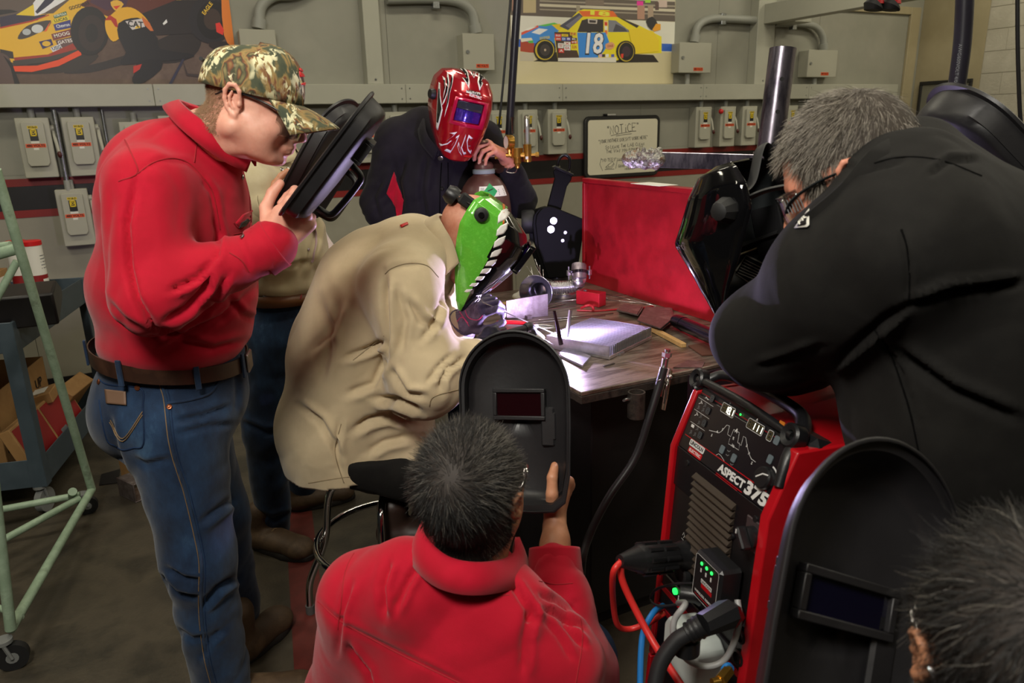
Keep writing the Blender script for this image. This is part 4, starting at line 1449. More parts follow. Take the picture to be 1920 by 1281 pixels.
# finned heat sink block
hs = thing('heat_sink', 'finned aluminium heat sink block on the bench beside the arc', 'heat sink', Zt(1143, 640))
n0, n1, n2 = Zt(1143, 675), Zt(1222, 636), Zt(1062, 641)
u, v = n1 - n0, n2 - n0
lu, lv = np.linalg.norm(u), np.linalg.norm(v)
u, v = u / lu, v / lv
v = nrm(v - u * (u @ v))
R = np.stack([u, v, ZUP], 1)
MB(M4(R, n0)).span((0, 0, 0), (lu, lv, 0.011), bev=0.001).build('base_plate', m_alu, hs)
nf = 25
f0 = MB(M4(R, n0)).span((0, 0.002, 0.0112), (0.0034, lv - 0.002, 0.042)).build('fin', m_alu, hs, None)
for i in range(1, nf):
 o = f0.copy()
 COL.objects.link(o)
 o.location = f0.location + Vector(u * (lu - 0.0034) * i / (nf - 1))
MB(M4(R, n0)).span((lu * .2, -0.006, 0.0), (lu * .3, -0.0005, 0.006)).build('weld_tab', m_alu, hs)
# bright workpiece plate under the arc
def flatplate(name, px, h, label, cat, m, z=0.001, group=None):
 P = [Zt(x, y, z) for x, y in px]
 c = np.mean(P, 0)
 mb = MB()
 mb.prism([p[:2] for p in P], P[0][2], P[0][2] + h)
 o = mb.build(name, m, None, None, loc=c)
 return tag(o, label, cat, group)
flatplate('work_plate', [(1062, 652), (1108, 672), (1092, 690), (1048, 668)], 0.008, 'small aluminium workpiece plate lit by the arc', 'plate', m_alu)
# upright bars at the arc
def bar(name, p0, p1, z0, z1, r, label, m, cat='bar', r1=None, n=8):
 a = atz(p0[0], p0[1], TZ + z0)
 h = np.linalg.norm(proj(a)[:2] - np.array(p1))
 b = at(p1[0], p1[1], a @ HEAD)
 o = MB().cyl(a, b, r, r1 or r, n=n).build(name, m, None, 60, loc=a)
 return tag(o, label, cat)
bar('steel_bar', (1052, 646), (1039, 583), 0.03, 0, 0.008, 'dark steel bar standing upright left of the arc', m_dchrome, r1=0.005)
bar('bright_bar', (1060, 652), (1070, 581), 0.006, 0, 0.0065, 'bright steel bar standing upright at the arc', m_steel, r1=0.006)
m_arc = mat('arc core', (255, 255, 255), 0.5, emit=(226, 216, 255), estr=60)
o = MB().ball(ARC, (0.012, 0.012, 0.008), 12).build('welding_arc', m_arc, None, 180)
tag(o, 'blinding white welding arc on the workpiece', 'welding arc')
# standing aluminium plate
sp = thing('standing_plate', 'thin aluminium plate standing on edge behind the red pliers', 'plate', Zt(988, 603))
a, b = Zt(950, 600), Zt(1027, 592)
hgt = 0.085
d = nrm(b - a)
nn = np.cross(d, ZUP)
V = MB()
V.add(np.array([a, b, b + ZUP * hgt, a + ZUP * hgt * 0.86, a + nn * .003, b + nn * .003, b + ZUP * hgt + nn * .003, a + ZUP * hgt * 0.86 + nn * .003]), [(0, 1, 2, 3), (7, 6, 5, 4), (0, 4, 5, 1), (1, 5, 6, 2), (2, 6, 7, 3), (3, 7, 4, 0)])
V.build('sheet', m_alud, sp, None)
MB().box((a + b) / 2 + nn * 0.015 + ZUP * 0.006, (0.02, 0.02, 0.012)).build('foot', m_alud, sp)
# red block
rb = thing('red_block', 'red painted steel box with dark tool shadow on the bench near the screen', 'box', Zt(1105, 575))
a, b, c_ = Zt(1080, 570), Zt(1123, 577), Zt(1132, 571)
u = b - a
w_ = np.linalg.norm(u)
u = u / w_
v = np.array([-u[1], u[0], 0])
MB(M4(np.stack([u, v, ZUP], 1), a)).span((0, 0, 0), (w_, 0.05, 0.055), bev=0.002).build('body', m_redp, rb)
MB(M4(np.stack([u, v, ZUP], 1), a)).box((w_ * .35, 0.01, 0.058), (0.012, 0.012, 0.006), bev=0.002).build('screw', m_steel, rb)
# horseshoe hook lying in front of the block
o = MB().tube(spline([Zt(1090, 578, .008), Zt(1098, 574, .02), Zt(1106, 573, .022), Zt(1112, 577, .02), Zt(1112, 582, .008)], 5), 0.005, 8).build('horseshoe_magnet', m_redp, None, 60)
tag(o, 'red horseshoe hook standing against the red box', 'magnet')
o = MB().tube(spline([Zt(1082, 582, .004), Zt(1120, 583, .004), Zt(1160, 580, .004), Zt(1200, 578, .004), Zt(1225, 574, .004)], 5), 0.0035, 8).build('red_wire', m_redp, None, 60)
tag(o, 'thin red wire lying across the bench before the red box', 'wire')
# stacks of sheet metal
def stack(px, n, hh, label, grp, m, dz=0.0):
 z = 0.001
 for i in range(n):
  jx, jy = random.uniform(-3, 3), random.uniform(-1.2, 1.2)
  flatplate('metal_sheet', [(x + jx, y + jy) for x, y in px], hh, label(i, n), 'metal sheet', m, z, grp)
  z += hh + 0.0004
stack([(1158, 583), (1172, 572), (1206, 577), (1196, 592)], 4, 0.004, lambda i, n: 'thin reddish metal sheet, %s in the small stack by the red box' % ['lowest', 'second lowest', 'second from top', 'topmost'][i], 'sheets in the small stack', m_alud)
stack([(1196, 603), (1212, 578), (1258, 580), (1262, 600), (1240, 618)], 6, 0.0045, lambda i, n: 'grey metal sheet, %s in the large stack by the wood stick' % ['lowest', 'second lowest', 'third lowest', 'third from top', 'second from top', 'topmost'][i], 'sheets in the large stack', m_alud)
flatplate('brown_plate', [(1290, 650), (1330, 643), (1360, 665), (1316, 668)], 0.004, 'brown steel plate at the bench edge before the black tube', 'plate', mat('brown plate', (110, 74, 62), 0.45, 0.4))
flatplate('thin_plate', [(1262, 690), (1290, 676), (1322, 680), (1316, 690)], 0.002, 'thin reddish plate lying at the front right bench edge', 'plate', m_alud)
def stick(name, a, b, w, h, label, m, cat, z=0.001):
 A, B = Zt(*a, z), Zt(*b, z)
 d = B - A
 L = np.linalg.norm(d)
 d = d / L
 o = MB(M4(np.stack([d, np.cross(ZUP, d), ZUP], 1), A)).span((0, -w / 2, 0), (L, w / 2, h), bev=0.001).build(name, m, None, loc=A)
 return tag(o, label, cat)
stick('wood_stick', (1205, 611), (1282, 652), 0.018, 0.014, 'pale wooden stick lying right of the heat sink', m_wood, 'stick')
stick('wood_strip', (928, 574), (982, 563), 0.035, 0.005, 'pale wooden strip on the bench behind the purple glove', m_wood, 'strip')
stick('wood_block', (1272, 580), (1318, 592), 0.03, 0.03, 'pale wooden block behind the black tube', m_wood, 'block')
stick('steel_scrap', (1131, 688), (1152, 682), 0.006, 0.003, 'small dark steel strip in front of the heat sink', m_edge, 'strip')
# scattered filler rods
RODS = [((935, 585), (1130, 556), 'lying behind the standing plate'), ((930, 592), (1080, 574), 'lying left of the standing plate'), ((1040, 566), (1180, 552), 'lying just in front of the hose'), ((1120, 560), (1215, 570), 'lying along the foot of the red screen'),
  ((1000, 606), (1135, 592), 'crossing the bench behind the upright bars'), ((1010, 600), (1150, 588), 'lying next to the crossing rod behind the bars'), ((1060, 546), (1140, 560), 'lying beside the magnetic base'), ((1110, 545), (1230, 574), 'lying closest to the red screen'), ((960, 594), (1060, 570), 'pointing to the nozzle')]
for a, b, lab in RODS:
 A, B = Zt(*a, .0025), Zt(*b, .0025)
 tag(MB().cyl(A, B, 0.0016, n=6).build('filler_rod', m_steel, None, 180, loc=A), 'thin filler rod ' + lab, 'rod', 'filler rods on the bench')
# rods standing in a can behind the bench top
can = thing('rod_can', 'dark can of upright filler rods behind the fume nozzle', 'can', Zt(1012, 545))
c = atz(1014, 548, TZ + 0.001)
MB().lathe([(0.05, 0), (0.05, 0.05), (0.046, 0.05), (0.046, 0.002)], 18, M=M4(None, c)).build('cup', m_edge, can, 40)
for i, (x, y) in enumerate(((995, 498), (1005, 500), (1012, 497), (1018, 505), (1003, 486), (988, 500), (990, 515))):
 b = at(x, y, c @ HEAD + random.uniform(-.03, .03))
 MB().cyl(c + np.array([random.uniform(-.03, .03), random.uniform(-.03, .03), 0.004]), b, 0.0016, n=6).build('rod', m_steel, can, 180)
# white cloth lump
S = SDF(0.006)
c = Zt(985, 556, .02)
S.ell(c, np.eye(3), (0.055, 0.05, 0.022), .02)
S.ell(c + np.array([.03, .02, .01]), np.eye(3), (0.04, 0.03, 0.024), .02)
V, F = S.mesh()
V = wrinkle(V, vnormals(V, F), [(c - .1, c + .1, .05, 30, 30, .006, 0)])
V[:, 2] = np.maximum(V[:, 2], TZ + .0012)
tag(link_mesh('cloth_rag', V, F, mat('rag', (186, 184, 172), 0.8), None, None, 180, loc=c), 'crumpled pale rag under the fume nozzle', 'rag')
# red pliers
pr_ = thing('pliers', 'red handled pliers lying behind the arched hand shield', 'pliers', Zt(980, 615))
z = .012
for dy, nm in ((-6, 0), (7, 1)):
 path = spline([Zt(932, 612 + dy, z), Zt(955, 612 + dy * 1.3, z), Zt(985, 612 + dy * .9, z), Zt(1003, 612, z)], 5)
 MB().tube(path, np.linspace(.011, .008, len(path)), 10, flat=.8).build('handle', mat('pliers grip', (186, 16, 30), 0.3), pr_, 60)
for dy in (-2.5, 2.5):
 MB().tube([Zt(1002, 612 + dy * .6, z), Zt(1020, 613 + dy, z), Zt(1040, 614 + dy * .5, z)], [.009, .008, .003], 8, flat=.7).build('jaw', m_steel, pr_, 60)
MB().cyl(Zt(1006, 612, .004), Zt(1006, 612, .022), .008, n=12).build('pivot', m_steel, pr_)
# dark chrome tube in front of the helmet
t = thing('chrome_tube', 'round ended dark chrome tube lying under the black helmet', 'tube', Zt(1290, 620))
a, b = Zt(1268, 602, .028), Zt(1400, 660, .05)
d = nrm(b - a)
MB().tube([a - d * .018, a - d * .014, a - d * .007, a, a + d * .02, b], [.006, .016, .021, .023, .024, .024], 16).build('tube_body', m_dchrome, t, 60)
MB().tube([a + d * .05, a + d * .058], [.0255, .0255], 16).build('ring', m_dchrome, t, 40)
# fume nozzle: bell, sleeve, corrugated hose, clamp and magnetic base
fn = thing('fume_nozzle', 'bell mouthed fume extraction nozzle on a ribbed metal hose', 'nozzle', Zt(1060, 556))
c0, c1 = Zt(1006, 548, .062), Zt(1090, 536, .05)
dirn = nrm(Zt(1034, 536, .05) - c0)
m_bell = mat('bell steel', (150, 148, 160), 0.2, 0.9)
prof = [(.067, -.012), (.069, -.010), (.066, -.006), (.050, .006), (.036, .018), (.029, .03), (.027, .05), (.027, .095)]
R = np.stack([nrm(np.cross(ZUP, dirn)), np.cross(dirn, nrm(np.cross(ZUP, dirn))), dirn], 1)
MB().lathe(prof, 28, M=M4(R, c0)).build('bell', m_bell, fn, 60, solid=.0015)
MB().lathe([(.0285, .05), (.0285, .1)], 24, M=M4(R, c0)).build('sleeve', m_dchrome, fn, 60, solid=.002)
path = spline([c0 + dirn * .095, c0 + dirn * .14, Zt(1066, 538, .055), Zt(1083, 531, .07), Zt(1086, 522, .10)], 14)
L = np.r_[0, np.cumsum(np.linalg.norm(np.diff(path, axis=0), axis=1))]
t_ = np.linspace(0, L[-1], 150)
pp = np.stack([np.interp(t_, L, path[:, i]) for i in range(3)], 1)
MB().tube(pp, .0255 + .0036 * np.sin(np.arange(150) * 2 * pi / 5), 16).build('ribbed_hose', m_steel, fn, 180)
e1 = pp[-1]
MB().tube([e1, e1 + (0.004, 0.01, 0.03), e1 + (.012, .02, .05)], [.03, .031, .03], 20).build('elbow', m_alud, fn, 60)
MB().tube([e1 + (0.002, .004, .018), e1 + (.004, .008, .028)], [.0345, .0345], 20).build('clamp_band', m_dchrome, fn, 40)
for s in (-1, 1):
 q = e1 + np.array([0.002, .004, .022]) + s * .042 * SIDE
 MB().box(q, (.014, .014, .022), bev=.002).cyl(q + (0, 0, -.026), q + (0, 0, .026), .003, n=8).build('clamp_screw', m_steel, fn)
b = Zt(1058, 556)
MB().lathe([(.001, 0), (.05, 0), (.052, .004), (.052, .016), (.046, .02), (.02, .022), (.014, .05)], 24, M=M4(None, b)).build('magnetic_base', m_steel, fn, 40)
# drilled post with a spatter crusted arm
m_post = mat('blued post', (112, 108, 116), 0.28, 0.92, [(70, 66, 78), (140, 134, 144), (88, 84, 96)], 14, stretch=(1, 1, .25), detail=9)
m_spat = mat('spatter', (126, 116, 104), 0.45, 0.6, [(92, 78, 84), (150, 150, 140), (112, 84, 66), (170, 160, 130)], 40, 0.8, 60, detail=8)
po = thing('drilled_post', 'tall black drilled steel post with a crusted side arm, rising from the bench', 'post', (1.72, 1.716, TZ))
pt = at(1468, 92, 2.335)
pbm = at(1437, 330, 2.3)
ax_ = nrm(pt - pbm)
pb0 = pbm - ax_ * ((pbm[2] - TZ - .012) / ax_[2])
MB().tube([pb0, pt], .0385, 28).tube([pt - ax_ * .002, pt + ax_ * .001], .0386, 28, caps=False).build('tube', m_post, po, 40)
MB().lathe([(.001, 0), (.09, 0), (.09, .012), (.001, .012)], 24, M=M4(None, (pb0[0], pb0[1], TZ + .0005))).build('base_flange', m_edge, po, 40)
mb = MB()
for x, y in ((1467, 151), (1462, 212), (1456, 272)):
 c = at(x, y, 2.335)
 cc = pb0 + ax_ * ((c - pb0) @ ax_)
 w = nrm(-HEAD * .95 + SIDE * -.12)
 MB().cyl(cc + w * .036, cc + w * .0392, .0062, n=14).build('hole', m_ink, po)
ae = at(1180, 298, 2.42)
aj = pb0 + ax_ * ((at(1437, 305, 2.3) - pb0) @ ax_)
ad = nrm(ae - aj)
aL = np.linalg.norm(ae - aj)
AR = np.stack([ad, nrm(np.cross(ZUP, ad)), np.cross(ad, nrm(np.cross(ZUP, ad)))], 1)
MB(M4(AR, aj)).span((.03, -.01, -.024), (aL * .86, .01, .024), bev=.002).build('arm_bar', m_post, po)
S = SDF(.003)
for i in range(46):
 x = aL * (.78 + .22 * random.random())
 S.ell(aj + AR @ np.array([x, random.uniform(-.012, .012), random.uniform(-.024, .03)]), np.eye(3), (random.uniform(.005, .014), random.uniform(.005, .012), random.uniform(.006, .012)), .006)
S.cone(aj + ad * aL * .78, aj + ad * aL, .024, .024, .008)
V, F = S.mesh()
link_mesh('spatter_crust', V, F, m_spat, po, None, 180)
MB().lathe([(.0387, -.03), (.047, -.03), (.047, .03), (.0387, .03)], 24, M=M4(np.stack([nrm(np.cross(ax_, SIDE)), nrm(np.cross(ax_, np.cross(ax_, SIDE))), ax_], 1), aj)).build('collar', m_post, po, 40)
# ------------------------------------------------------------------ gas bottle and regulator
m_gas = mat('bottle brown', (92, 58, 52), 0.38, 0.1, [(82, 50, 46), (100, 64, 58)], 8, detail=8)
bx = at(909, 380, 3.38)
gb = thing('gas_bottle', 'brown gas bottle with white and green hazard label behind the green helmet', 'gas bottle', (bx[0], bx[1], 0))
GB = M4(None, (bx[0], bx[1], 0))
zn = at(905, 306, 3.38)[2]
zs = at(909, 374, 3.38)[2]
prof = [(.001, 0), (.112, 0), (.118, .01), (.118, zs - .06), (.117, zs - .03), (.110, zs + .02), (.094, zs + .06), (.07, zs + .092), (.052, zs + .105), (.048, zs + .11), (.046, zs + .118)]
MB().lathe(prof, 40, M=GB, caps=False).build('body', m_gas, gb, 50)
MB().lathe([(.046, zs + .112), (.05, zs + .115), (.05, zs + .13), (.044, zs + .134)], 28, M=GB).build('neck_band', mat('neck band', (128, 138, 140), 0.5), gb, 40)
MB().lathe([(.043, zs + .13), (.044, zs + .15), (.036, zs + .162), (.018, zs + .168), (.016, zs + .18)], 24, M=GB).build('neck_ring', m_gas, gb, 50)
vz = zs + .19
vm = mat('valve bronze', (104, 82, 66), 0.35, 0.7)
v = MB()
B0 = np.array([bx[0], bx[1], 0])
v.cyl(B0 + (0, 0, zs + .165), B0 + (0, 0, vz + .055), .016, .012, n=14)
v.box(B0 + (0, 0, vz), (.04, .04, .028), bev=.005)
v.cyl(B0 + (0, 0, vz) - SIDE * .05, B0 + (0, 0, vz) + SIDE * .05, .012, n=12)
v.cyl(B0 + (0, 0, vz) - SIDE * .05, B0 + (0, 0, vz) - SIDE * .036, .016, n=6)
v.build('valve', vm, gb)
MB().lathe([(.001, 0), (.03, 0), (.034, .006), (.03, .014), (.001, .016)], 14, M=M4(None, B0 + (0, 0, vz + .052))).build('handwheel', vm, gb, 40)
# label wrapped on the shoulder
def on_bottle(th, z, lift):
 zz = [q[1] for q in prof]
 r = np.interp(z, zz, [q[0] for q in prof]) + lift
 a = atan2(-HEAD[1], -HEAD[0]) + th
 return B0 + (r * cos(a), r * sin(a), z)
def wrap(name, th0, th1, z0, z1, m, lift, mf=None, k=12):
 rows = [[on_bottle(th0 + (th1 - th0) * i / k, z0 + (z1 - z0) * j / 4, lift) for i in range(k + 1)] for j in range(5)]
 mb = MB()
 mb.rings([np.array(r) for r in rows], closed=False, caps=False)
 return mb.build(name, m, gb, 60)
lb = wrap('hazard_label', -.2, 1.1, zs + .02, zs + .064, m_white, .0018)
mb = MB()
pts = []
c_, hz, r = .3, zs + .043, .034
for k in range(8):
 a = k / 8
 q = [(0, 1), (1, 0), (0, -1), (-1, 0)]
 i, f = int(a * 4), a * 4 - int(a * 4)
 x = q[i][0] * (1 - f) + q[(i + 1) % 4][0] * f
 y = q[i][1] * (1 - f) + q[(i + 1) % 4][1] * f
 pts.append(on_bottle(c_ + x * r / .11, hz + y * r, .0032))
mb.face(pts)
mb.build('hazard_diamond', mat('label green', (24, 150, 84), 0.5), lb, None)
mb = MB()
mb.face([on_bottle(c_ + x / .11, hz + z, .0042) for x, z in ((-.016, .004), (.012, .012), (.016, .010), (-.012, .0))])
for i in range(4):
 mb.face([on_bottle(x, zs + .026 + i * .007, .0024) for x in (.66, 1.0)] + [on_bottle(x, zs + .0285 + i * .007, .0024) for x in (1.0, .66)])
 mb.face([on_bottle(x, zs + .056 - i * .005, .0024) for x in (-.14, .02)] + [on_bottle(x, zs + .0575 - i * .005, .0024) for x in (.02, -.14)])
mb.build('label_print', m_ink, lb, None)
rg = thing('gas_regulator', 'brass gas regulator with gauge and clear flow tube on the bottle valve', 'regulator', B0 + (0, 0, vz))
V0 = B0 + (0, 0, vz)
x = SIDE
v = MB()
v.cyl(V0 + x * .051, V0 + x * .075, .016, n=6)
v.cyl(V0 + x * .075, V0 + x * .14, .009, n=12)
v.cyl(V0 + x * .12, V0 + x * .13, .013, n=12)
v.build('inlet', m_brass, rg)
b = V0 + x * .15 - HEAD * .01
MB().lathe([(.001, -.062), (.01, -.055), (.012, -.04), (.017, -.035), (.017, -.012), (.026, -.01), (.026, .03), (.001, .032)], 20, M=M4(None, b)).build('regulator_body', m_brass, rg, 40)
g = V0 + x * .115 + (0, 0, .055) - HEAD * .005
gR = np.stack([nrm(np.cross(ZUP, -x)), ZUP, nrm(-x * .9 - HEAD * .4)], 1)
gR[:, 0] = np.cross(gR[:, 1], gR[:, 2])
MB().lathe([(.001, -.016), (.03, -.016), (.032, -.012), (.032, .012), (.028, .016)], 24, M=M4(gR, g)).build('gauge_case', m_brass, rg, 40)
MB().lathe([(.001, .0135), (.028, .0135)], 24, M=M4(gR, g)).build('gauge_dial', m_white, rg, 40)
MB().cyl(V0 + x * .115, g - (0, 0, .03), .008, n=10).build('gauge_stem', m_brass, rg)
f = V0 + x * .195 - HEAD * .02
MB().lathe([(.001, -.03), (.016, -.03), (.018, -.02), (.018, .045), (.001, .045)], 20, M=M4(None, f)).build('flow_base', m_brass, rg, 40)
MB().cyl(f - x * .05, f, .012, n=10).cyl(f + x * .015, f + x * .035, .006, n=10).cyl(f + x * .035, f + x * .05, .011, n=8).build('flow_knob', m_brass, rg)
MB().lathe([(.014, .045), (.014, .155), (.010, .165), (.001, .168)], 16, M=M4(None, f)).build('flow_tube', clear_mat('clear tube', (225, 228, 228), .2), rg, 40)
MB().cyl(f + (0, 0, .045), f + (0, 0, .15), .007, n=10).build('flow_scale', m_white, rg)
MB().box(f + (0, 0, -.012) - HEAD * .0185, (.02, .001, .012), M4(None)).build('maker_label', m_white, rg, None)
g2 = V0 + x * .135 + (0, 0, .09) + HEAD * .03
MB().cyl(g2, g2 + (0, 0, .07), .009, n=10).build('second_tube', clear_mat('clear tube', (225, 228, 228), .2), rg, 60)
MB().tube(spline([b + (0, 0, -.05) - x * .03, b - x * .05 + (0, 0, -.07), b + x * -.01 + (0, 0, -.075), b + x * .0 + (0, 0, -.04)], 6), .0022, 6).build('chain_loop', m_steel, rg, 60)
# leaning black pole and thin cable behind the bottle
a, b = at(978, -120, 3.62), at(945, 400, 3.62)
d = b - a
P0 = b + d * (b[2] / -d[2]) * 0.998
a = a - d * ((CEIL - .002 - a[2]) / -d[2])
pole = MB().tube([P0, a], .0185, 14).build('black_pole', mat('black pole', (28, 27, 34), 0.35), None, 60, loc=P0)
tag(pole, 'tall slim black pole rising behind the regulator, left of the race car poster', 'pole')
P = spline([at(962, -60, 3.9), at(952, 60, 3.9), at(944, 150, 3.9), at(936, 230, 3.9), at(930, 262, 3.9)], 6)
P = np.vstack([[P[0] * [1, 1, 0] + (0, 0, CEIL - .002)], P])
tag(MB().tube(P, .006, 8).build('hanging_cable', m_hose, None, 60, loc=P[0]), 'thin double cable hanging left of the slim black pole', 'cable')
# black fume arm stand behind the bench
fa_ = thing('extraction_stand', 'black bracket stand with loop handle left of the red screen', 'bracket', at(1040, 520, 3.42) * [1, 1, 0])
def slab(px, d, th, name, m, par, bev=.003):
 P = [at(x, y, d) for x, y in px]
 Q = [p + HEAD * th for p in P]
 n = len(P)
 mb = MB()
 mb.add(np.vstack([P, Q]), [tuple(range(n)), tuple(range(n, 2 * n))[::-1]] + [(i, (i + 1) % n, (i + 1) % n + n, i + n) for i in range(n)])
 return mb.build(name, m, par, 35, bevel=bev)
pl1 = [(1012, 396), (1018, 390), (1028, 387), (1040, 389), (1094, 411), (1094, 436), (1084, 500), (1064, 520), (1028, 522), (1010, 470), (1004, 420), (1006, 404)]
slab(pl1, 3.36, .012, 'side_plate', m_blkm, fa_)
slab([(x - 14, y + 2) for x, y in pl1], 3.42, .012, 'side_plate', m_blkm, fa_)
mid = [(x - 6, y + 1) for x, y in pl1]
slab(mid, 3.373, .046, 'housing', m_blkm, fa_)
slab([(1026, 388), (1040, 335), (1037, 322), (1042, 315), (1073, 329), (1071, 338), (1063, 350), (1052, 394)], 3.385, .025, 'lever_arm', m_blkm, fa_)
slab([(1036, 314), (1042, 311), (1076, 327), (1073, 331)], 3.36, .07, 'lever_plate', m_blkg, fa_)
MB().tube(spline([at(1045, 318, 3.4), at(1047, 302, 3.4), at(1053, 293, 3.4), at(1061, 291, 3.4), at(1068, 298, 3.4), at(1068, 312, 3.4), at(1064, 325, 3.4)], 6), .0075, 10).build('loop_handle', m_blkg, fa_, 60)
for x, y, r in ((1038, 414, .011), (1033, 430, .011), (1060, 436, .005), (1055, 451, .005)):
 c = at(x, y, 3.355)
 MB().cyl(c - HEAD * .008, c + HEAD * .006, r, n=6).cyl(c - HEAD * .002, c + HEAD * .006, r * 1.5, n=14).build('bolt', m_steel, fa_)
for x in (1044, 1063):
 c = at(x, 315 + (x - 1044) * .5, 3.4)
 MB().cyl(c - ZUP * .004, c + ZUP * .008, .016, n=12).build('nut', m_steel, fa_)
k_ = at(990, 416, 3.43)
MB().lathe([(.001, -.03), (.05, -.03), (.055, -.02), (.055, .02), (.05, .03), (.001, .03)], 20, M=M4(np.stack([HEAD, np.cross(SIDE, HEAD), SIDE], 1), k_)).build('friction_knob', m_rubber, fa_, 40)
q = at(1046, 505, 3.42)
MB().cyl(q, q * [1, 1, 0], .05, n=18).build('stand_tube', m_blk, fa_, 60)
MB().lathe([(.001, 0), (.2, 0), (.2, .015), (.001, .016)], 24, M=M4(None, q * [1, 1, 0])).build('stand_base', m_blk, fa_, 40)
# ground clamp on the bench edge with its cable
gc = thing('ground_clamp', 'steel ground clamp gripping the front bench edge', 'clamp', atz(1250, 690, TZ))
c = atz(1252, 672, TZ + .035)
c[1] = min(c[1], 1.60)
def G(x, y, dy=0.0):
 p = aty(x, y, 1.585 + dy)
 return p
MB().tube([G(1248, 672), G(1240, 720), G(1236, 742)], .0095, 12).build('clamp_grip', m_steel, gc, 60)
cu = mat('clamp plated', (176, 160, 138), 0.25, 0.9)
MB().tube([G(1254, 690, .01), G(1249, 730, .004), G(1243, 768, 0)], [.011, .013, .011], 10, flat=.4).build('clamp_jaw', cu, gc, 60)
MB().tube([G(1258, 694, .012), G(1252, 730, .012)], [.008, .006], 8, flat=.5).build('clamp_jaw', cu, gc, 60)
MB().cyl(G(1251, 672), G(1252, 655), .008, n=12).cyl(G(1250, 669), G(1251, 661), .014, n=6).build('clamp_nut', m_steel, gc)
MB().tube(spline([G(1232, 716, -.014), G(1240, 712, -.02), G(1250, 716, -.014), G(1253, 722, .0), G(1240, 720, .016)], 6), .003, 8).build('wire_tie', m_steel, gc, 60)
MB().tube(spline([G(1253, 712, -.005), G(1250, 724, -.018), G(1248, 742, -.012), G(1246, 756, -.004)], 5), .003, 8).build('spring', m_steel, gc, 60)
MB().ball(G(1256, 707, -.004), .008, 10).build('rivet', m_steel, gc, 60)
P = spline([G(1245, 690, -.012), G(1236, 722, -.014), G(1218, 780, -.02), G(1190, 860, -.02), G(1140, 935, -.02), G(1103, 1010, -.03), G(1090, 1075, -.05), atz(1094, 1180, .14), atz(1120, 1262, .03), atz(1140, 1330, .016)], 8)
tag(MB().tube(P, .0115, 12).build('ground_cable', m_hose, None, 60, loc=P[0]), 'thick black cable hanging from the ground clamp to the floor', 'cable')
# stool
so = thing('bar_stool', 'chrome legged stool under the man in the khaki coat', 'stool', (.62, 2.19, 0))
SC = np.array([.605, 2.165, 0])
def sp_(a, r, z):
 return SC + (r * cos(a), r * sin(a), z)
seat_z = .52
MB().lathe([(.001, seat_z - .02), (.115, seat_z - .02), (.13, seat_z), (.125, seat_z + .025), (.11, seat_z + .035), (.001, seat_z + .038)], 28, M=M4(None, SC)).build('seat', m_rubber, so, 50)
p_l = atz(578, 1150, 0) - SC
a0 = atan2(p_l[1], p_l[0])
for k in range(4):
 a = a0 + k * pi / 2
 MB().tube(spline([sp_(a, .11, seat_z - .02), sp_(a, .19, .46), sp_(a, .225, .28), sp_(a, .288, .13), sp_(a, .30, .03)], 6), .0125, 12).build('leg', m_chrome, so, 60)
 MB().cyl(sp_(a, .30, .001), sp_(a, .30, .032), .0155, n=14).build('foot_cap', mat('grey rubber', (86, 84, 82), .6), so)
 MB().cyl(sp_(a, .215, .285), sp_(a, .26, .285), .005, n=8).build('bolt', m_steel, so)
th = np.linspace(0, 2 * pi, 48, endpoint=False)
MB().tube(SC + np.stack([.247 * np.cos(th), .247 * np.sin(th), np.full(48, .285)], 1), .0115, 12, loop=True).build('foot_ring', m_chrome, so, 60)
# ------------------------------------------------------------------ welding power source on its cart
m_mred = mat('machine red', (176, 14, 26), 0.32, 0, [(168, 12, 22), (184, 18, 30)], 4)
m_pan = mat('control panel', (20, 18, 22), 0.3)
m_prn = mat('panel print', (206, 206, 204), 0.5)
m_prd = mat('panel print dim', (112, 114, 116), 0.5)
m_btn = mat('panel button', (92, 104, 110), 0.4)
m_lit = mat('lit segment', (255, 255, 240), 0.5, emit=(255, 252, 226), estr=2.2)
m_dim = mat('unlit segment', (104, 92, 44), 0.5)
m_grn = mat('green lamp', (40, 240, 90), 0.3, emit=(40, 255, 90), estr=2.0)
m_plast = mat('black plastic', (25, 25, 27), 0.38, bump=0.15, bscale=400, bdist=0.002)
ML, MR_ = atz(1267, 833, .93), atz(1443, 969, .93)
mu = nrm(MR_ - ML)
mw = np.linalg.norm(MR_ - ML)
mn = np.array([-mu[1], mu[0], 0])                         # into the machine
mv = nrm(ZUP + mn * .07)                                   # up the lower face
pv = nrm(ZUP * .116 + mn * .046)                           # up the sloping control panel
LN, PN = np.cross(mu, mv), np.cross(mu, pv)
LR, PR = np.stack([mu, mv, LN], 1), np.stack([mu, pv, PN], 1)
ph = .1265
mc = thing('welding_machine', 'red and black welding power source with lit displays and red frame', 'welding machine', ML * [1, 1, 0] + mn * .3)
def F(a, b, c=0.0):                                       # lower face: across, up (negative down), out of the face
 return ML + mu * a + mv * b + LN * c
def Pp(a, b, c=0.0):
 return ML + mu * a + pv * b + PN * c
def onf(x, y, lift=0.0, up=False):
 N = PN if up else LN
 q = ray(x, y)
 P = CC + q * (((ML - CC) @ N) / (q @ N))
 d = P - ML
 return d @ mu, d @ (pv if up else mv)
FM, PM = M4(LR, ML), M4(PR, ML)
dep = .62
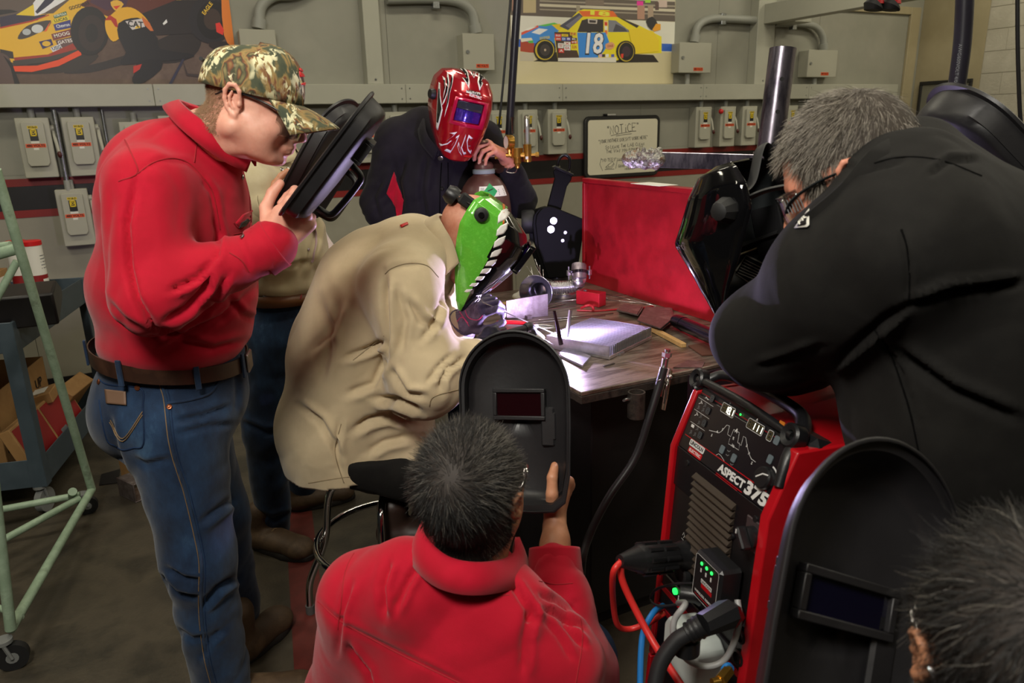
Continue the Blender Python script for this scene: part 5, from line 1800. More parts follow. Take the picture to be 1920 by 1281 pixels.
# body: extruded side profile between two red side sheets
def prof_block(name, a0, a1, grow, m, bev=.004, zlo=-.52):
 back = mn * dep
 prof = [(mv * zlo, -grow), (mv * 0, -grow), (pv * ph, -grow)]
 P = [mv * zlo - mn * grow, -mn * grow, pv * ph - mn * grow * .7 + ZUP * grow * .3, pv * ph + back + ZUP * grow * .3, mv * zlo + back]
 mb = MB()
 V = [ML + mu * a0 + p for p in P] + [ML + mu * a1 + p for p in P]
 n = len(P)
 mb.add(V, [tuple(range(n)), tuple(range(n, 2 * n))[::-1]] + [(i, (i + 1) % n, (i + 1) % n + n, i + n) for i in range(n)])
 return mb.build(name, m, mc, 35, bevel=bev)
prof_block('chassis', .012, mw - .012, 0.0, m_blk)
prof_block('side_frame', -.004, .0118, .012, m_mred)
prof_block('side_frame', mw - .0118, mw + .012, .012, m_mred)
MB().add([Pp(.012, ph, .001), Pp(mw - .012, ph, .001), Pp(mw - .012, ph, .001) + mn * dep, Pp(.012, ph, .001) + mn * dep], [(0, 1, 2, 3)]).build('top_sheet', m_mred, mc, None, solid=.002)
# control panel sheet
o = MB(PM).span((.013, .004, 0.0005), (mw - .013, ph - .004, .004), bev=.001).build('control_panel', m_pan, mc)
CP = o
o = MB(FM).span((.013, -.085, 0.0005), (mw - .013, .003, .0035), bev=.001).build('brand_plate', m_pan, mc)
BP = o
pr1 = MB()
pd = MB()
Z1 = .0046
def pt_(x, y, z=Z1):                                     # panel point from the survey
 a, b = onf(x, y, up=True)
 return np.array([a, b, z])
def zz(X, Y):                                             # close-up survey of the panel
 return 1180 + X / 4.574, 680 + Y / 4.574
def ptext(mb, s, X, Y, h, w=None, bold=.02, up=True, shear=0):
 a, b = onf(*zz(X, Y), up=up)
 put_text(mb, s, h, (PM if up else FM) @ M4(None, (a, b, Z1 if up else .0042)), 0, bold, shear, w)
def pstroke(mb, pts, w=.0009, up=True):
 P = [list(onf(*zz(X, Y), up=up)) + [Z1 if up else .0042] for X, Y in pts]
 stroke(mb, P, w, PM if up else FM)
def pquad(mb, X, Y, w, h, r=.002, z=Z1, up=True):
 a, b = onf(*zz(X, Y), up=up)
 mb.prism([(a + x, b + y) for x, y in round_poly(w, h, r, 3)], z - .0012, z, M=PM if up else FM)
 return a, b
# line drawing of the weld cycle
pstroke(pr1, [(700, 585), (760, 600), (785, 608), (808, 592), (852, 540), (875, 548), (858, 620), (885, 640), (912, 578), (960, 606), (945, 690), (975, 715), (995, 636), (1015, 650), (1030, 740), (1045, 790), (1062, 830), (1100, 858)])
pstroke(pr1, [(880, 650), (865, 700), (955, 755), (962, 690)], .0007)
for st, X, Y in (('S', 722, 628), ('S', 815, 580), ('A', 770, 597), ('S', 1023, 718), ('A', 1044, 785), ('S', 1066, 868), ('Hz', 905, 718), ('%', 908, 655)):
 ptext(pr1, st, X, Y, .0052)
ptext(pr1, 'A', 935, 590, .0075, bold=.05)
ptext(pd, 'V', 880, 355, .004)
ptext(pr1, 'A', 1112, 497, .005)
for (X0, Y0, X1, Y1) in ((607, 300, 735, 382), (572, 402, 700, 488), (540, 508, 662, 590)):
 pstroke(pr1, [(X0, Y0), (X1, Y1)], .0007)
pstroke(pr1, [(665, 312), (676, 300), (684, 318), (695, 322)], .0018)
for X, Y in ((628, 345), (590, 445)):
 pstroke(pr1, [(X - 16, Y + 12), (X, Y + 6), (X + 4, Y - 16), (X + 12, Y + 14)], .0016)
for X, Y in ((662, 370), (606, 390), (645, 410), (624, 465), (608, 520), (596, 570), (540, 600), (574, 620)):
 pstroke(pd, [(X - 12, Y + 12), (X, Y + 4), (X + 3, Y - 16), (X + 12, Y - 12), (X + 4, Y + 16)], .0012)
pquad(pr1, 558, 548, .010, .006, .0005)
for X, Y in ((870, 765), (858, 800), (895, 880)):
 pstroke(pd, [(X - 14, Y - 10), (X, Y + 4), (X + 14, Y - 4)], .0014)
pstroke(pr1, [(757, 800), (780, 786), (800, 800), (812, 820), (830, 848)], .0008)
pr1.build('panel_print', m_prn, CP, None)
pd.build('panel_print_dim', m_prd, CP, None)
for X, Y, w in ((730, 315, .013), (694, 420, .013), (660, 525, .013), (625, 628, .013)):
 mb = MB()
 pquad(mb, X, Y, w, w * 1.15, .003, .0062)
 b_ = mb.build('key', m_pan, CP)
 mb = MB()
 a, b = onf(*zz(X, Y), up=True)
 for s_ in (.8, .42):
  q = [(a + x * s_, b + y * s_, .0065) for x, y in round_poly(w, w * 1.15, .003, 3)]
  stroke(mb, np.array(q + q[:1]), .0007, PM)
 mb.build('key_print', m_btn, b_, None)
for X, Y in ((815, 750), (914, 825), (1284, 673), (1226, 835)):
 mb = MB()
 pquad(mb, X, Y, .0135, .016, .003, .0062)
 mb.build('key', m_btn, CP)
# displays
def digits(st, X, Y, n, w, h):
 a, b = onf(*zz(X, Y), up=True)
 mb = MB()
 q = [(a + x, b + y, Z1) for x, y in round_poly(w, h, .003, 3)]
 stroke(mb, np.array(q + q[:1]), .0009, PM)
 D = MB(PM).prism([(a + x, b + y) for x, y in round_poly(w * .97, h * .95, .003, 3)], .003, .0043).build('display', m_ink, CP)
 mb.build('display_border', m_prn, D, None)
 SEG = {'0': 'abcdef', '1': 'bc', '8': 'abcdefg', ' ': '', '3': 'abgcd'}
 lit, dim = MB(PM), MB(PM)
 cw = w * .92 / n
 for i in range(n):
  cx = a - w * .46 + cw * (i + .5)
  sw_, sh_ = cw * .3, h * .34
  ch = st[i]
  for k, (x0, y0, x1, y1) in dict(a=(-1, 1, 1, 1), b=(1, 0, 1, 1), c=(1, -1, 1, 0), d=(-1, -1, 1, -1), e=(-1, -1, -1, 0), f=(-1, 0, -1, 1), g=(-1, 0, 1, 0)).items():
   on = k in SEG.get(ch, '')
   stroke(lit if on else dim, [(cx + x0 * sw_, b + y0 * sh_, .0048), (cx + x1 * sw_, b + y1 * sh_, .0048)], .0018 if on else .0009)
  if ch == '8' and n == 4:
   lit.span((cx + cw * .42, b - sh_ - .001, .0044), (cx + cw * .52, b - sh_ + .002, .0048))
 if lit.n:
  lit.build('lit_digits', m_lit, D, None)
 dim.build('unlit_digits', m_dim, D, None)
digits(' 181', 862, 412, 4, .043, .019)
digits(' 111', 1096, 556, 4, .048, .019)
digits(' ', 1222, 632, 1, .014, .019)
mb = MB()
pquad(mb, 967, 450, .004, .004, .0015)
mb.build('indicator', m_grn, CP, None)
mb = MB()
pquad(mb, 1325, 525, .014, .007, .001)
mb.build('amber_label', mat('amber', (190, 110, 30), .5), CP, None)
# encoder knob
ka, kb = onf(*zz(1196, 1000), up=True)
MB(PM).lathe([(.0205, 0), (.0205, .012), (.018, .0155), (.001, .016)], 30, M=M4(None, (ka, kb, .004))).build('encoder_knob', m_plast, mc, 35)
mb = MB(PM)
stroke(mb, [(ka - .011, kb - .004, .0203), (ka + .003, kb + .008, .0203), (ka + .017, kb + .011, .0203)], .0025, None)
mb.build('knob_pointer', m_prn, mc, None)
th = np.linspace(radians(-15), radians(85), 14)
mb = MB(PM)
stroke(mb, np.stack([ka + .0245 * np.cos(th), kb + .0245 * np.sin(th), np.full(14, Z1)], 1), .003, None)
mb.build('knob_scale', m_prn, CP, None)
# name plate: red line, maker badge, model
rl = MB()
A0, A1 = onf(*zz(496, 616)), onf(*zz(1180, 1110))
stroke(rl, [onf(1288, 815, up=True) + (Z1,), onf(1441, 923, up=True) + (Z1,)], .0016, PM)
rl.build('red_line', m_mred, CP, None)
a, b = onf(1308, 843, up=True)
MB(PM).prism([(a + x, b + .006 + y) for x, y in round_poly(.054, .0135, .003, 3)], .0036, .0046).build('badge_top', m_prn, CP)
MB(PM).prism([(a + x + .002, b - .0085 + y) for x, y in round_poly(.05, .0125, .003, 3)], .0036, .0046).build('badge_bottom', m_mred, CP)
mb = MB(PM)
put_text(mb, 'LINCOLN', .0075, M4(None, (a, b + .006, .005)), bold=.04, width=.047)
mb.build('badge_lettering', m_ink, CP, None)
mb = MB(PM)
put_text(mb, 'ELECTRIC', .006, M4(None, (a + .002, b - .0085, .005)), bold=.03, width=.042)
aa = onf(1374, 894, up=True)
put_text(mb, 'ASPECT', .015, M4(None, aa + (.0042,)), bold=.045, width=.085)
mb.build('model_lettering', m_prn, CP, None)
mb = MB(PM)
ab = onf(1420.5, 928, up=True)
put_text(mb, '375', .023, M4(None, ab + (.0042,)), bold=.05, width=.064)
mb.build('model_lettering', m_prn, CP, None)
mb = MB(PM)
mb.span((aa[0] - .043, aa[1] - .0135, .0038), (aa[0] + .043, aa[1] - .012, .0042)).span((aa[0] - .043, aa[1] - .0165, .0038), (aa[0] + .03, aa[1] - .0155, .0042))
mb.build('underline', m_mred, CP, None)
# louvers
lv0 = None
m_louv = mat('louver', (70, 60, 52), 0.32, 0.35)
va, vb = onf(1308, 885)[0], onf(1384, 945)[0]
vt_ = onf(1308, 884)[1]
for i in range(14):
 z = vt_ - i * .0153
 mb = MB(FM)
 mb.add([(va, z, .002), (vb, z, .002), (vb, z - .010, .013), (va, z - .010, .013), (va, z - .0125, .013), (vb, z - .0125, .013), (vb, z - .0135, .002), (va, z - .0135, .002)],
   [(0, 1, 2, 3), (3, 2, 5, 4), (4, 5, 6, 7), (0, 3, 4, 7), (1, 6, 5, 2)])
 if lv0 is None:
  lv0 = mb.build('louver', m_louv, mc, None)
  lv0_ = np.array(lv0.location)
 else:
  o = lv0.copy()
  COL.objects.link(o)
  o.location = Vector(lv0_ - mv * i * .0153)
for (x, y) in ((1292, 868), (1420, 973), (1375, 1005)):
 a, b = onf(x, y)
 MB(FM).lathe([(.001, .006), (.006, .006), (.007, .001)], 12, M=M4(None, (a, b, 0))).build('screw', m_plast, mc, 40)
# rotary switch
a, b = onf(1418, 1006)
SWp = MB(FM).box((a, b, .003), (.055, .062, .005), bev=.002).build('switch_plate', mat('switch plate', (96, 84, 86), .35, .6), mc)
MB(FM).lathe([(.02, 0), (.02, .012), (.016, .014), (.001, .0145)], 22, M=M4(None, (a, b, .0055))).build('switch_boss', m_plast, mc, 40)
MB(FM).box((a, b, .028), (.013, .042, .02), M4(rotz(.7), (a - a * cos(.7) + b * sin(.7), b - a * sin(.7) - b * cos(.7), 0)), bev=.003).build('switch_knob', m_plast, mc)
MB(FM).box((a - .008, b + .011, .0385), (.003, .008, .001), M4(None)).build('switch_mark', m_prn, mc, None)
# wireless remote box
a, b = onf(1372, 1082)
W = thing('remote_box', 'small black remote receiver box with three green lamps on the machine front', 'remote receiver', F(a, b))
bw_, bh_, bd_ = .088, .098, .05
RB = MB(FM).box((a, b - .005, .032), (bw_, bh_, bd_), bev=.006).build('case', m_plast, W)
zf = .0574
mb = MB(FM)
q = [(a + x, b - .005 + y, zf) for x, y in round_poly(bw_ * .88, bh_ * .9, .006, 4)]
stroke(mb, np.array(q + q[:1]), .0011, None)
for i in range(3):
 mb.box((a - .018 + i * .017, b + .012, zf), (.004, .008, .0004))
mb.box((a + .004, b - .007, zf), (.036, .008, .0004))
put_text(mb, 'WIRELESS REMOTE', .0048, M4(None, (a + .002, b - .036, zf + .0003)), bold=.03, width=.066)
mb.build('face_print', m_prn, RB, None)
mb = MB(FM)
mb.box((a + .006, b - .0165, zf), (.036, .008, .0004)).span((a - .03, b - .0435, zf - .0002), (a + .034, b - .0425, zf + .0002))
mb.build('face_print_red', m_mred, RB, None)
mb = MB(FM)
put_text(mb, 'LINCOLN', .005, M4(None, (a + .004, b - .007, zf + .0004)), bold=.03, width=.032)
mb.build('badge_print', m_ink, RB, None)
for i in range(3):
 MB(FM).ball((a - .018 + i * .017, b + .026, zf), (.0038, .0038, .002), 10).build('green_lamp', m_grn, W, 60)
# connector shelf band
sb = MB(FM).span((.013, -.505, .001), (mw - .013, -.30, .006), bev=.002).build('connector_panel', m_pan, mc)
for z in (-.335, -.385):
 MB(FM).span((.013, z - .006, .0065), (mw - .013, z + .006, .009)).build('red_rib', m_mred, mc, None)
for (x, y) in ((1302, 1005), (1287, 1003)):
 a, b = onf(x, y)
 mb = MB(FM)
 stroke(mb, [(a - .007, b - .01, .0067), (a + .007, b - .012, .0067)], .0012, None)
 stroke(mb, [(a - .004, b - .002, .0067), (a, b + .007, .0067), (a + .004, b, .0067), (a, b - .006, .0067)], .0012, None)
 mb.build('symbol_print', m_prn, sb, None)
def plug(pts, rs, name, m, n=18):
 return MB().tube(pts, rs, n).build(name, m, mc, 40)
# big torch connector on the left
c0 = F(*onf(1292, 1040), .0)
c1 = at(1162, 1052, float(c0 @ HEAD) - .10)
d = nrm(c1 - c0)
L = np.linalg.norm(c1 - c0)
tc = thing('torch_plug', 'big ribbed black torch plug with red hoses at the machine left edge', 'plug', c0)
MB().tube([c0 + d * L * t for t in (.02, .10, .12, .3)], [.03, .03, .027, .027], 20).build('socket_ring', m_plast, tc, 40)
MB().tube([c0 + d * L * t for t in (.26, .28, .72, .76)], [.026, .0295, .0295, .026], 20).build('plug_body', m_plast, tc, 40)
mb = MB()
pu = nrm(np.cross(d, ZUP))
pw = np.cross(d, pu)
for k in range(9):
 an = k * 2 * pi / 9
 o_ = (pu * cos(an) + pw * sin(an))
 for t0, t1 in ((.30, .48), (.52, .70)):
  mb.tube([c0 + d * L * t0 + o_ * .0295, c0 + d * L * t1 + o_ * .0295], .0055, 6)
mb.build('grip_rib', m_plast, tc, 60)
MB().tube([c0 + d * L * t for t in (.74, .80, 1.0)], [.027, .024, .012], 20).build('plug_cone', m_plast, tc, 40)
m_rh = mat('red hose', (214, 48, 44), 0.4)
e0 = c0 + d * L * .97
P = spline([e0, at(1150, 1075, e0 @ HEAD - .01), at(1150, 1130, 1.33), at(1158, 1172, 1.36), at(1180, 1180, 1.38), at(1215, 1168, 1.38), at(1245, 1150, 1.4)], 8)
tag(MB().tube(P, .0065, 10).build('red_hose', m_rh, None, 60, loc=P[0]), 'red hose looping down behind and back under the torch plug', 'hose')
P = spline([e0 + (0, 0, .004), at(1166, 1085, e0 @ HEAD), at(1190, 1140, 1.26), at(1225, 1205, 1.22), at(1262, 1262, 1.16), at(1300, 1320, 1.10)], 8)
tag(MB().tube(P, .0072, 10).build('red_hose', m_rh, None, 60, loc=P[0]), 'red hose running straight down in front of the machine from the torch plug', 'hose')
P = spline([at(1243, 1136, 1.42), at(1226, 1148, 1.36), at(1208, 1180, 1.32), at(1202, 1220, 1.28), at(1200, 1300, 1.2)], 8)
tag(MB().tube(P, .0065, 10).build('blue_hose', mat('blue hose', (30, 116, 190), .4), None, 60, loc=P[0]), 'bright blue hose hanging left of the machine', 'hose')
# caps and small plugs
for (x, y, r, nm) in ((1290, 1075, .022, 'socket_cap'), (1332, 1072, .02, 'socket_cap')):
 a, b = onf(x, y)
 MB(FM).lathe([(r, 0), (r, .012), (r * .8, .016), (r * .75, .012), (.001, .011)], 22, M=M4(None, (a, b, .006))).build(nm, m_rubber, mc, 40)
a, b = onf(1330, 1115)
q = F(a, b, .006)
plug([q, q + LN * .02, q + LN * .022 - mu * .004, q + LN * .05 - mu * .02], [.019, .019, .016, .016], 'control_plug', m_plast)
for k in range(3):
 plug([q + LN * (.004 + k * .006), q + LN * (.007 + k * .006)], [.0205, .0205], 'lock_ring', m_blkg)
a, b = onf(1272, 1108)
MB(FM).lathe([(.001, .006), (.007, .005), (.0075, 0)], 14, M=M4(None, (a, b, .006))).build('green_lamp', m_grn, mc, 40)
a, b = onf(1283, 1122)
MB(FM).box((a, b, .01), (.008, .014, .008), bev=.001).build('rocker_switch', m_prn, mc)
P = spline([F(*onf(1325, 1090), .03), F(*onf(1300, 1090), .045), F(*onf(1268, 1100), .05), F(*onf(1258, 1118), .05), F(*onf(1275, 1130), .05), F(*onf(1312, 1128), .04)], 8)
tag(MB().tube(P, .003, 8).build('thin_lead', m_hose, None, 60, loc=P[0]), 'thin black lead looping over the green lamp on the machine', 'cable')
# grey looped cable
q1 = F(*onf(1312, 1124), .05)
P = spline([q1, at(1285, 1133, 1.17), at(1264, 1165, 1.15), at(1266, 1205, 1.14), at(1290, 1238, 1.13), at(1325, 1250, 1.12), at(1358, 1238, 1.12), at(1378, 1200, 1.12), at(1386, 1160, 1.13), at(1383, 1125, 1.15)], 8)
tag(MB().tube(P, .0058, 10).build('grey_cable', mat('grey cable', (150, 150, 150), .4), None, 60, loc=P[0]), 'grey cable looping round in front of the white tank', 'cable')
# elbow connector with heavy cable
q0 = F(*onf(1392, 1150), .02)
P = [q0, at(1362, 1152, 1.10), at(1318, 1172, 1.08), at(1290, 1188, 1.08), at(1272, 1200, 1.08)]
hp_ = thing('heavy_plug', 'faceted black cable plug with thick cable below the remote box', 'plug', q0)
MB().tube(P[:3], [.024, .0255, .02], 8).build('plug_body', m_plast, hp_, 25)
MB().tube([P[2], P[3]], [.02, .0165], 16).build('plug_neck', m_plast, hp_, 40)
for k in range(3):
 c = P[2] + (P[3] - P[2]) * (.3 + .3 * k)
 dd = nrm(P[3] - P[2])
 MB().tube([c - dd * .002, c + dd * .002], [.0205 - .001 * k] * 2, 16).build('neck_ring', m_plast, hp_, 40)
P2 = spline([P[3], at(1265, 1205, 1.08), at(1238, 1245, 1.07), at(1226, 1300, 1.05), at(1224, 1350, 1.03)], 8)
tag(MB().tube(P2, .014, 14).build('heavy_cable', m_hose, None, 60, loc=P2[0]), 'thick black cable curving down from the heavy plug', 'cable')
# cooler with white tank on the cart
ck = thing('cooler_unit', 'red edged black water cooler with white filler tank beneath the machine', 'cooler', F(mw / 2, -.75) + mn * .25)
zc0, zc1 = -.87, -.525
mb = MB()
mb.add([F(.01, zc0), F(mw - .01, zc0), F(mw - .01, zc1), F(.01, zc1), F(.01, zc0) + mn * dep, F(mw - .01, zc0) + mn * dep, F(mw - .01, zc1) + mn * dep, F(.01, zc1) + mn * dep], [(0, 1, 2, 3), (7, 6, 5, 4), (0, 4, 5, 1), (1, 5, 6, 2), (2, 6, 7, 3), (3, 7, 4, 0)])
mb.build('case', m_blk, ck, bevel=.004)
for a0, a1 in ((-.004, .0095), (mw - .0095, mw + .008)):
 MB(FM).span((a0, zc0, -.05), (a1, zc1, .012), bev=.002).build('side_rail', m_mred, ck)
MB(FM).span((.01, -.665, .001), (mw - .01, -.645, .012), bev=.002).build('red_bar', m_mred, ck)
ta, tb_ = onf(1335, 1215)
T = MB(FM).prism([(ta - .07, tb_ - .055), (ta + .03, tb_ - .062), (ta + .052, tb_ - .04), (ta + .052, tb_ + .03), (ta + .03, tb_ + .045), (ta - .06, tb_ + .045), (ta - .074, tb_ + .02)], .004, .07).build('tank', mat('tank white', (196, 204, 198), .4, trans=0.0), ck, bevel=.006)
q = at(1287, 1203, 1.1)
MB().cyl(q - ZUP * .02, q + ZUP * .008, .024, n=20).cyl(q + ZUP * .008, q + ZUP * .014, .019, n=20).build('tank_cap', m_plast, ck, 40)
mb = MB(FM)
put_text(mb, '47', .026, M4(None, onf(1303, 1262) + (.013,)), bold=.03)
mb.build('model_lettering', m_prn, ck, None)
q = at(1378, 1272, 1.06)
MB().tube([q - mu * .02, q + LN * .03], [.011, .011], 6).tube([q + LN * .03, q + LN * .045], [.0075, .0075], 12).build('brass_fitting', m_brass, ck, 35)
MB().tube([q - mu * .026 + LN * 0, q - mu * .02], [.012, .012], 14).build('blue_ring', mat('blue hose', (30, 116, 190), .4), ck, 40)
for x, y in ((1398, 1190), (1394, 1232)):
 a, b = onf(x, y)
 MB(FM).lathe([(.016, 0), (.016, .008), (.012, .01), (.011, .004), (.001, .004)], 18, M=M4(None, (a, b, .005))).build('socket', m_plast, ck, 40)
# cart
ct = thing('machine_cart', 'black two wheeled cart carrying the welding machine', 'cart', F(mw / 2, -.92) * [1, 1, 0] + mn * .3)
base = F(0, zc0)
bz = base[2]
MB(M4(np.stack([mu, mn, ZUP], 1), base * [1, 1, 0])).span((-.03, -.05, bz - .03), (mw + .03, dep + .1, bz - .002), bev=.003).build('platform', m_blk, ct)
for s_, nm in ((-.02, 0), (mw + .02, 0)):
 MB(M4(np.stack([mu, mn, ZUP], 1), base * [1, 1, 0])).cyl((s_ - .02, dep, bz - .002 if bz < .12 else .11), (s_ + .02, dep, bz - .002 if bz < .12 else .11), .05, n=20).build('wheel', m_rubber, ct, 40)
 MB(M4(np.stack([mu, mn, ZUP], 1), base * [1, 1, 0])).cyl((s_ - .01, .0, .03), (s_ + .01, .0, .03), .03, n=18).build('caster', m_rubber, ct, 40)
# handles of black plastic
def hb(pts, rs, name, flat=None):
 return MB().tube(spline(pts, 6), rs if np.isscalar(rs) else np.interp(np.linspace(0, 1, (len(pts) - 1) * 6 + 1), np.linspace(0, 1, len(rs)), rs), 12, flat=flat).build(name, m_plast, mc, 60)
b0_, b1_ = onf(1311, 711, up=True), onf(1487, 818, up=True)
bm2 = ((b0_[0] + b1_[0]) / 2, (b0_[1] + b1_[1]) / 2 + .006)
hb([Pp(*b0_, .0), Pp(*bm2, .002), Pp(*b1_, .0)], .0085, 'top_bezel')
MB(PM).span((.014, ph - .006, -.03), (mw - .014, ph + .012, .001), bev=.003).build('panel_cap', m_plast, mc)
for a, bb_ in (b0_, b1_):
 MB(PM).lathe([(.021, -.012), (.023, -.008), (.023, .012), (.019, .016), (.01, .012), (.009, -.012)], 20, M=M4(None, (a, bb_, -.004))).build('corner_bumper', m_plast, mc, 40)
hb([Pp(-.002, ph, .006), Pp(.006, ph + .035, -.02), Pp(.03, ph + .052, -.035), Pp(.11, ph + .058, -.045), Pp(.20, ph + .056, -.05), Pp(.26, ph + .046, -.045), Pp(.30, ph + .016, -.02), Pp(.318, ph - .02, .004), Pp(mw + .004, ph - .07, .012)], [.011, .011, .012, .012, .012, .014, .016, .013, .009], 'handle')
MB(PM).span((.235, ph - .002, -.13), (mw + .01, ph + .03, -.02), bev=.012).build('handle_mount', m_plast, mc)
mb = MB(PM).span((mw + .0135, -.01, -.25), (mw + .04, .055, -.03), bev=.004).build('side_box', m_blkg, mc)
# ------------------------------------------------------------------ left side: steps, cart and boxes
m_lad = mat('ladder green', (150, 172, 146), 0.45, 0, [(140, 162, 136), (158, 180, 154), (124, 140, 118)], 14, detail=8)
m_cart = mat('cart slate', (66, 78, 86), 0.45, 0, [(60, 72, 80), (72, 84, 92)], 4)
m_card = mat('cardboard', (160, 122, 74), 0.7, 0, [(150, 112, 66), (170, 132, 82)], 6)
m_cardd = mat('cardboard inside', (120, 92, 60), 0.75)
m_rbox = mat('red carton', (136, 24, 28), 0.5)
m_caster = mat('caster grey', (120, 122, 120), 0.45)
ld = thing('rolling_steps', 'pale green tubular rolling steps at the left edge', 'ladder', (-.6, 2.9, 0))
def tubep(pts, r, name, m, par, n=12):
 return MB().tube(pts, r, n).build(name, m, par, 60)
A_ = atz(172, 918, .14)                                    # right rear foot
top_ = at(-8, 318, 2.45)
tubep([A_ + (0, 0, -.0), top_], .016, 'post', m_lad, ld)
B_ = atz(20, 1180, .13)
tubep([A_, B_], .016, 'base_rail', m_lad, ld)
tubep([atz(150, 928, .14), atz(-300, 1012, .14)], .014, 'base_rail', m_lad, ld)
tubep([atz(148, 935, .15), atz(-300, 1180, .14)], .014, 'base_brace', m_lad, ld)
tubep([atz(40, 1158, .13), atz(-300, 1012, .14)], .010, 'base_brace', m_lad, ld)
tubep([atz(136, 922, .19), atz(136, 938, .11)], .017, 'socket', m_lad, ld)
j = A_ + (top_ - A_) * .655
x_ = proj(j)
tubep([atz(-300, 1012, .14), at(-310, 400, atz(-300, 1012, .14) @ HEAD)], .016, 'post', m_lad, ld)
tubep([at(33, 466, j @ HEAD), at(-310, 560, j @ HEAD - .1)], .02, 'step_rail', m_lad, ld)
tubep([at(20, 458, j @ HEAD + .1), at(-60, 470, j @ HEAD + .1)], .012, 'step_rail', m_lad, ld)
tubep([at(32, 490, j @ HEAD), at(-50, 640, j @ HEAD - .05)], .013, 'brace', m_lad, ld)
tubep([B_, at(-80, 330, B_ @ HEAD)], .016, 'post', m_lad, ld)
def caster(c, r, par, dirv=None, m=m_rubber):
 c = np.array(c, float)
 a = nrm(dirv if dirv is not None else SIDE * .5 - HEAD)
 a = nrm(a * [1, 1, 0])
 MB().cyl(c + (0, 0, r) - a * .014, c + (0, 0, r) + a * .014, r, n=20).build('caster_wheel', m, par, 40)
 MB().cyl(c + (0, 0, r) - a * .016, c + (0, 0, r) + a * .016, r * .4, n=12).build('caster_hub', m_caster, par, 40)
 q = np.cross(a, ZUP)
 mb = MB()
 for s in (-1, 1):
  mb.tube([c + (0, 0, r) + a * .019 * s, c + (0, 0, 2 * r + .012) + a * .019 * s + q * .015], .006, 6)
 mb.cyl(c + (0, 0, 2 * r + .008) + q * .015, c + (0, 0, 2 * r + .02) + q * .015, .026, n=14)
 mb.build('caster_fork', m_caster, par, 40)
caster(atz(168, 962, 0), .04, ld)
caster(atz(30, 1252, 0), .045, ld)
# slate grey shop cart
cr = thing('shop_cart', 'slate grey two shelf shop cart with cartons at the left', 'cart', (-.75, 3.9, 0))
# front-right post stands at px (60..); use floor points
PF = atz(88, 905, .14)
def ctop(x, y, z):
 return atz(x, y, z)
zl, zt_ = .19, .86
k1 = atz(82, 888, zl)                                     # near right corner of the lower shelf
k2 = atz(186, 760, zl)                                    # far right corner
k0 = atz(-90, 905, zl)
ux, uy = nrm((k2 - k1) * [1, 1, 0]), None
uy = np.array([-ux[1], ux[0], 0])                          # to the left
ln, wd = 1.0, .56
CRM = np.stack([ux, uy, ZUP], 1)
ob = np.array([k1[0], k1[1], 0])
K = M4(CRM, ob)
def tray(z, h):
 mb = MB(K)
 mb.span((0, 0, z), (ln, wd, z + .004))
 mb.span((0, 0, z), (ln, .004, z + h)).span((0, wd - .004, z), (ln, wd, z + h)).span((0, 0, z), (.004, wd, z + h)).span((ln - .004, 0, z), (ln, wd, z + h))
 return mb
tray(zl - .06, .13).build('lower_tray', m_cart, cr, bevel=.002)
tray(zt_ - .12, .13).build('upper_tray', m_cart, cr, bevel=.002)
for a, b in ((0, 0), (ln - .05, 0), (0, wd - .05), (ln - .05, wd - .05)):
 mb = MB(K)
 mb.span((a - .004, b - .006, zl - .06), (a + .05, b - .0005, zt_ + .008)).span((a - .006, b - .004, zl - .06), (a - .0005, b + .05, zt_ + .008)) if a == 0 else mb.span((a, b - .006, zl - .06), (a + .054, b - .0005, zt_ + .008)).span((a + .0505, b - .004, zl - .06), (a + .056, b + .05, zt_ + .008))
 mb.build('post', m_cart, cr)
 caster(ax(K, (a + .03, b + .03, 0))[0], .055, cr, SIDE, m_caster)
tag(cr, None)
def carton(name, M, d, label, flaps=True, open_=True, m=m_card, group=None, th=.004):
 t = thing(name, label, 'box', M[:3, 3], group)
 x, y, z = d
 if open_:
  mb = MB(M)
  mb.span((0, 0, 0), (x, y, th)).span((0, 0, 0), (x, th, z)).span((0, y - th, 0), (x, y, z)).span((0, 0, 0), (th, y, z)).span((x - th, 0, 0), (x, y, z))
  mb.build('carton_body', m, t, None)
 else:
  MB(M).span((0, 0, 0), (x, y, z), bev=.003).build('carton_body', m, t)
  MB(M).span((x * .02, y * .46, z + .0002), (x * .98, y * .54, z + .0008)).build('tape', m_cardd, t, None)
 return t
def KM(a, b, z, rz=0, rx=0, ry=0):
 return K @ M4(rotz(rz) @ rotx(rx) @ roty(ry), (a, b, z))
b1 = carton('cardboard_box', KM(.14, .20, zt_ - .115), (.46, .34, .26), 'open cardboard box with yellow white sticker on the upper cart shelf')
mb = MB(KM(.14, .20, zt_ - .115))
mb.box((.36, -.001, .17), (.09, .0012, .12))
st = mb.build('shipping_label', m_white, b1, None)
MB(KM(.14, .20, zt_ - .115)).box((.36, -.0022, .185), (.088, .0006, .03)).build('label_band', mat('label yellow', (214, 206, 60), .5), st, None)
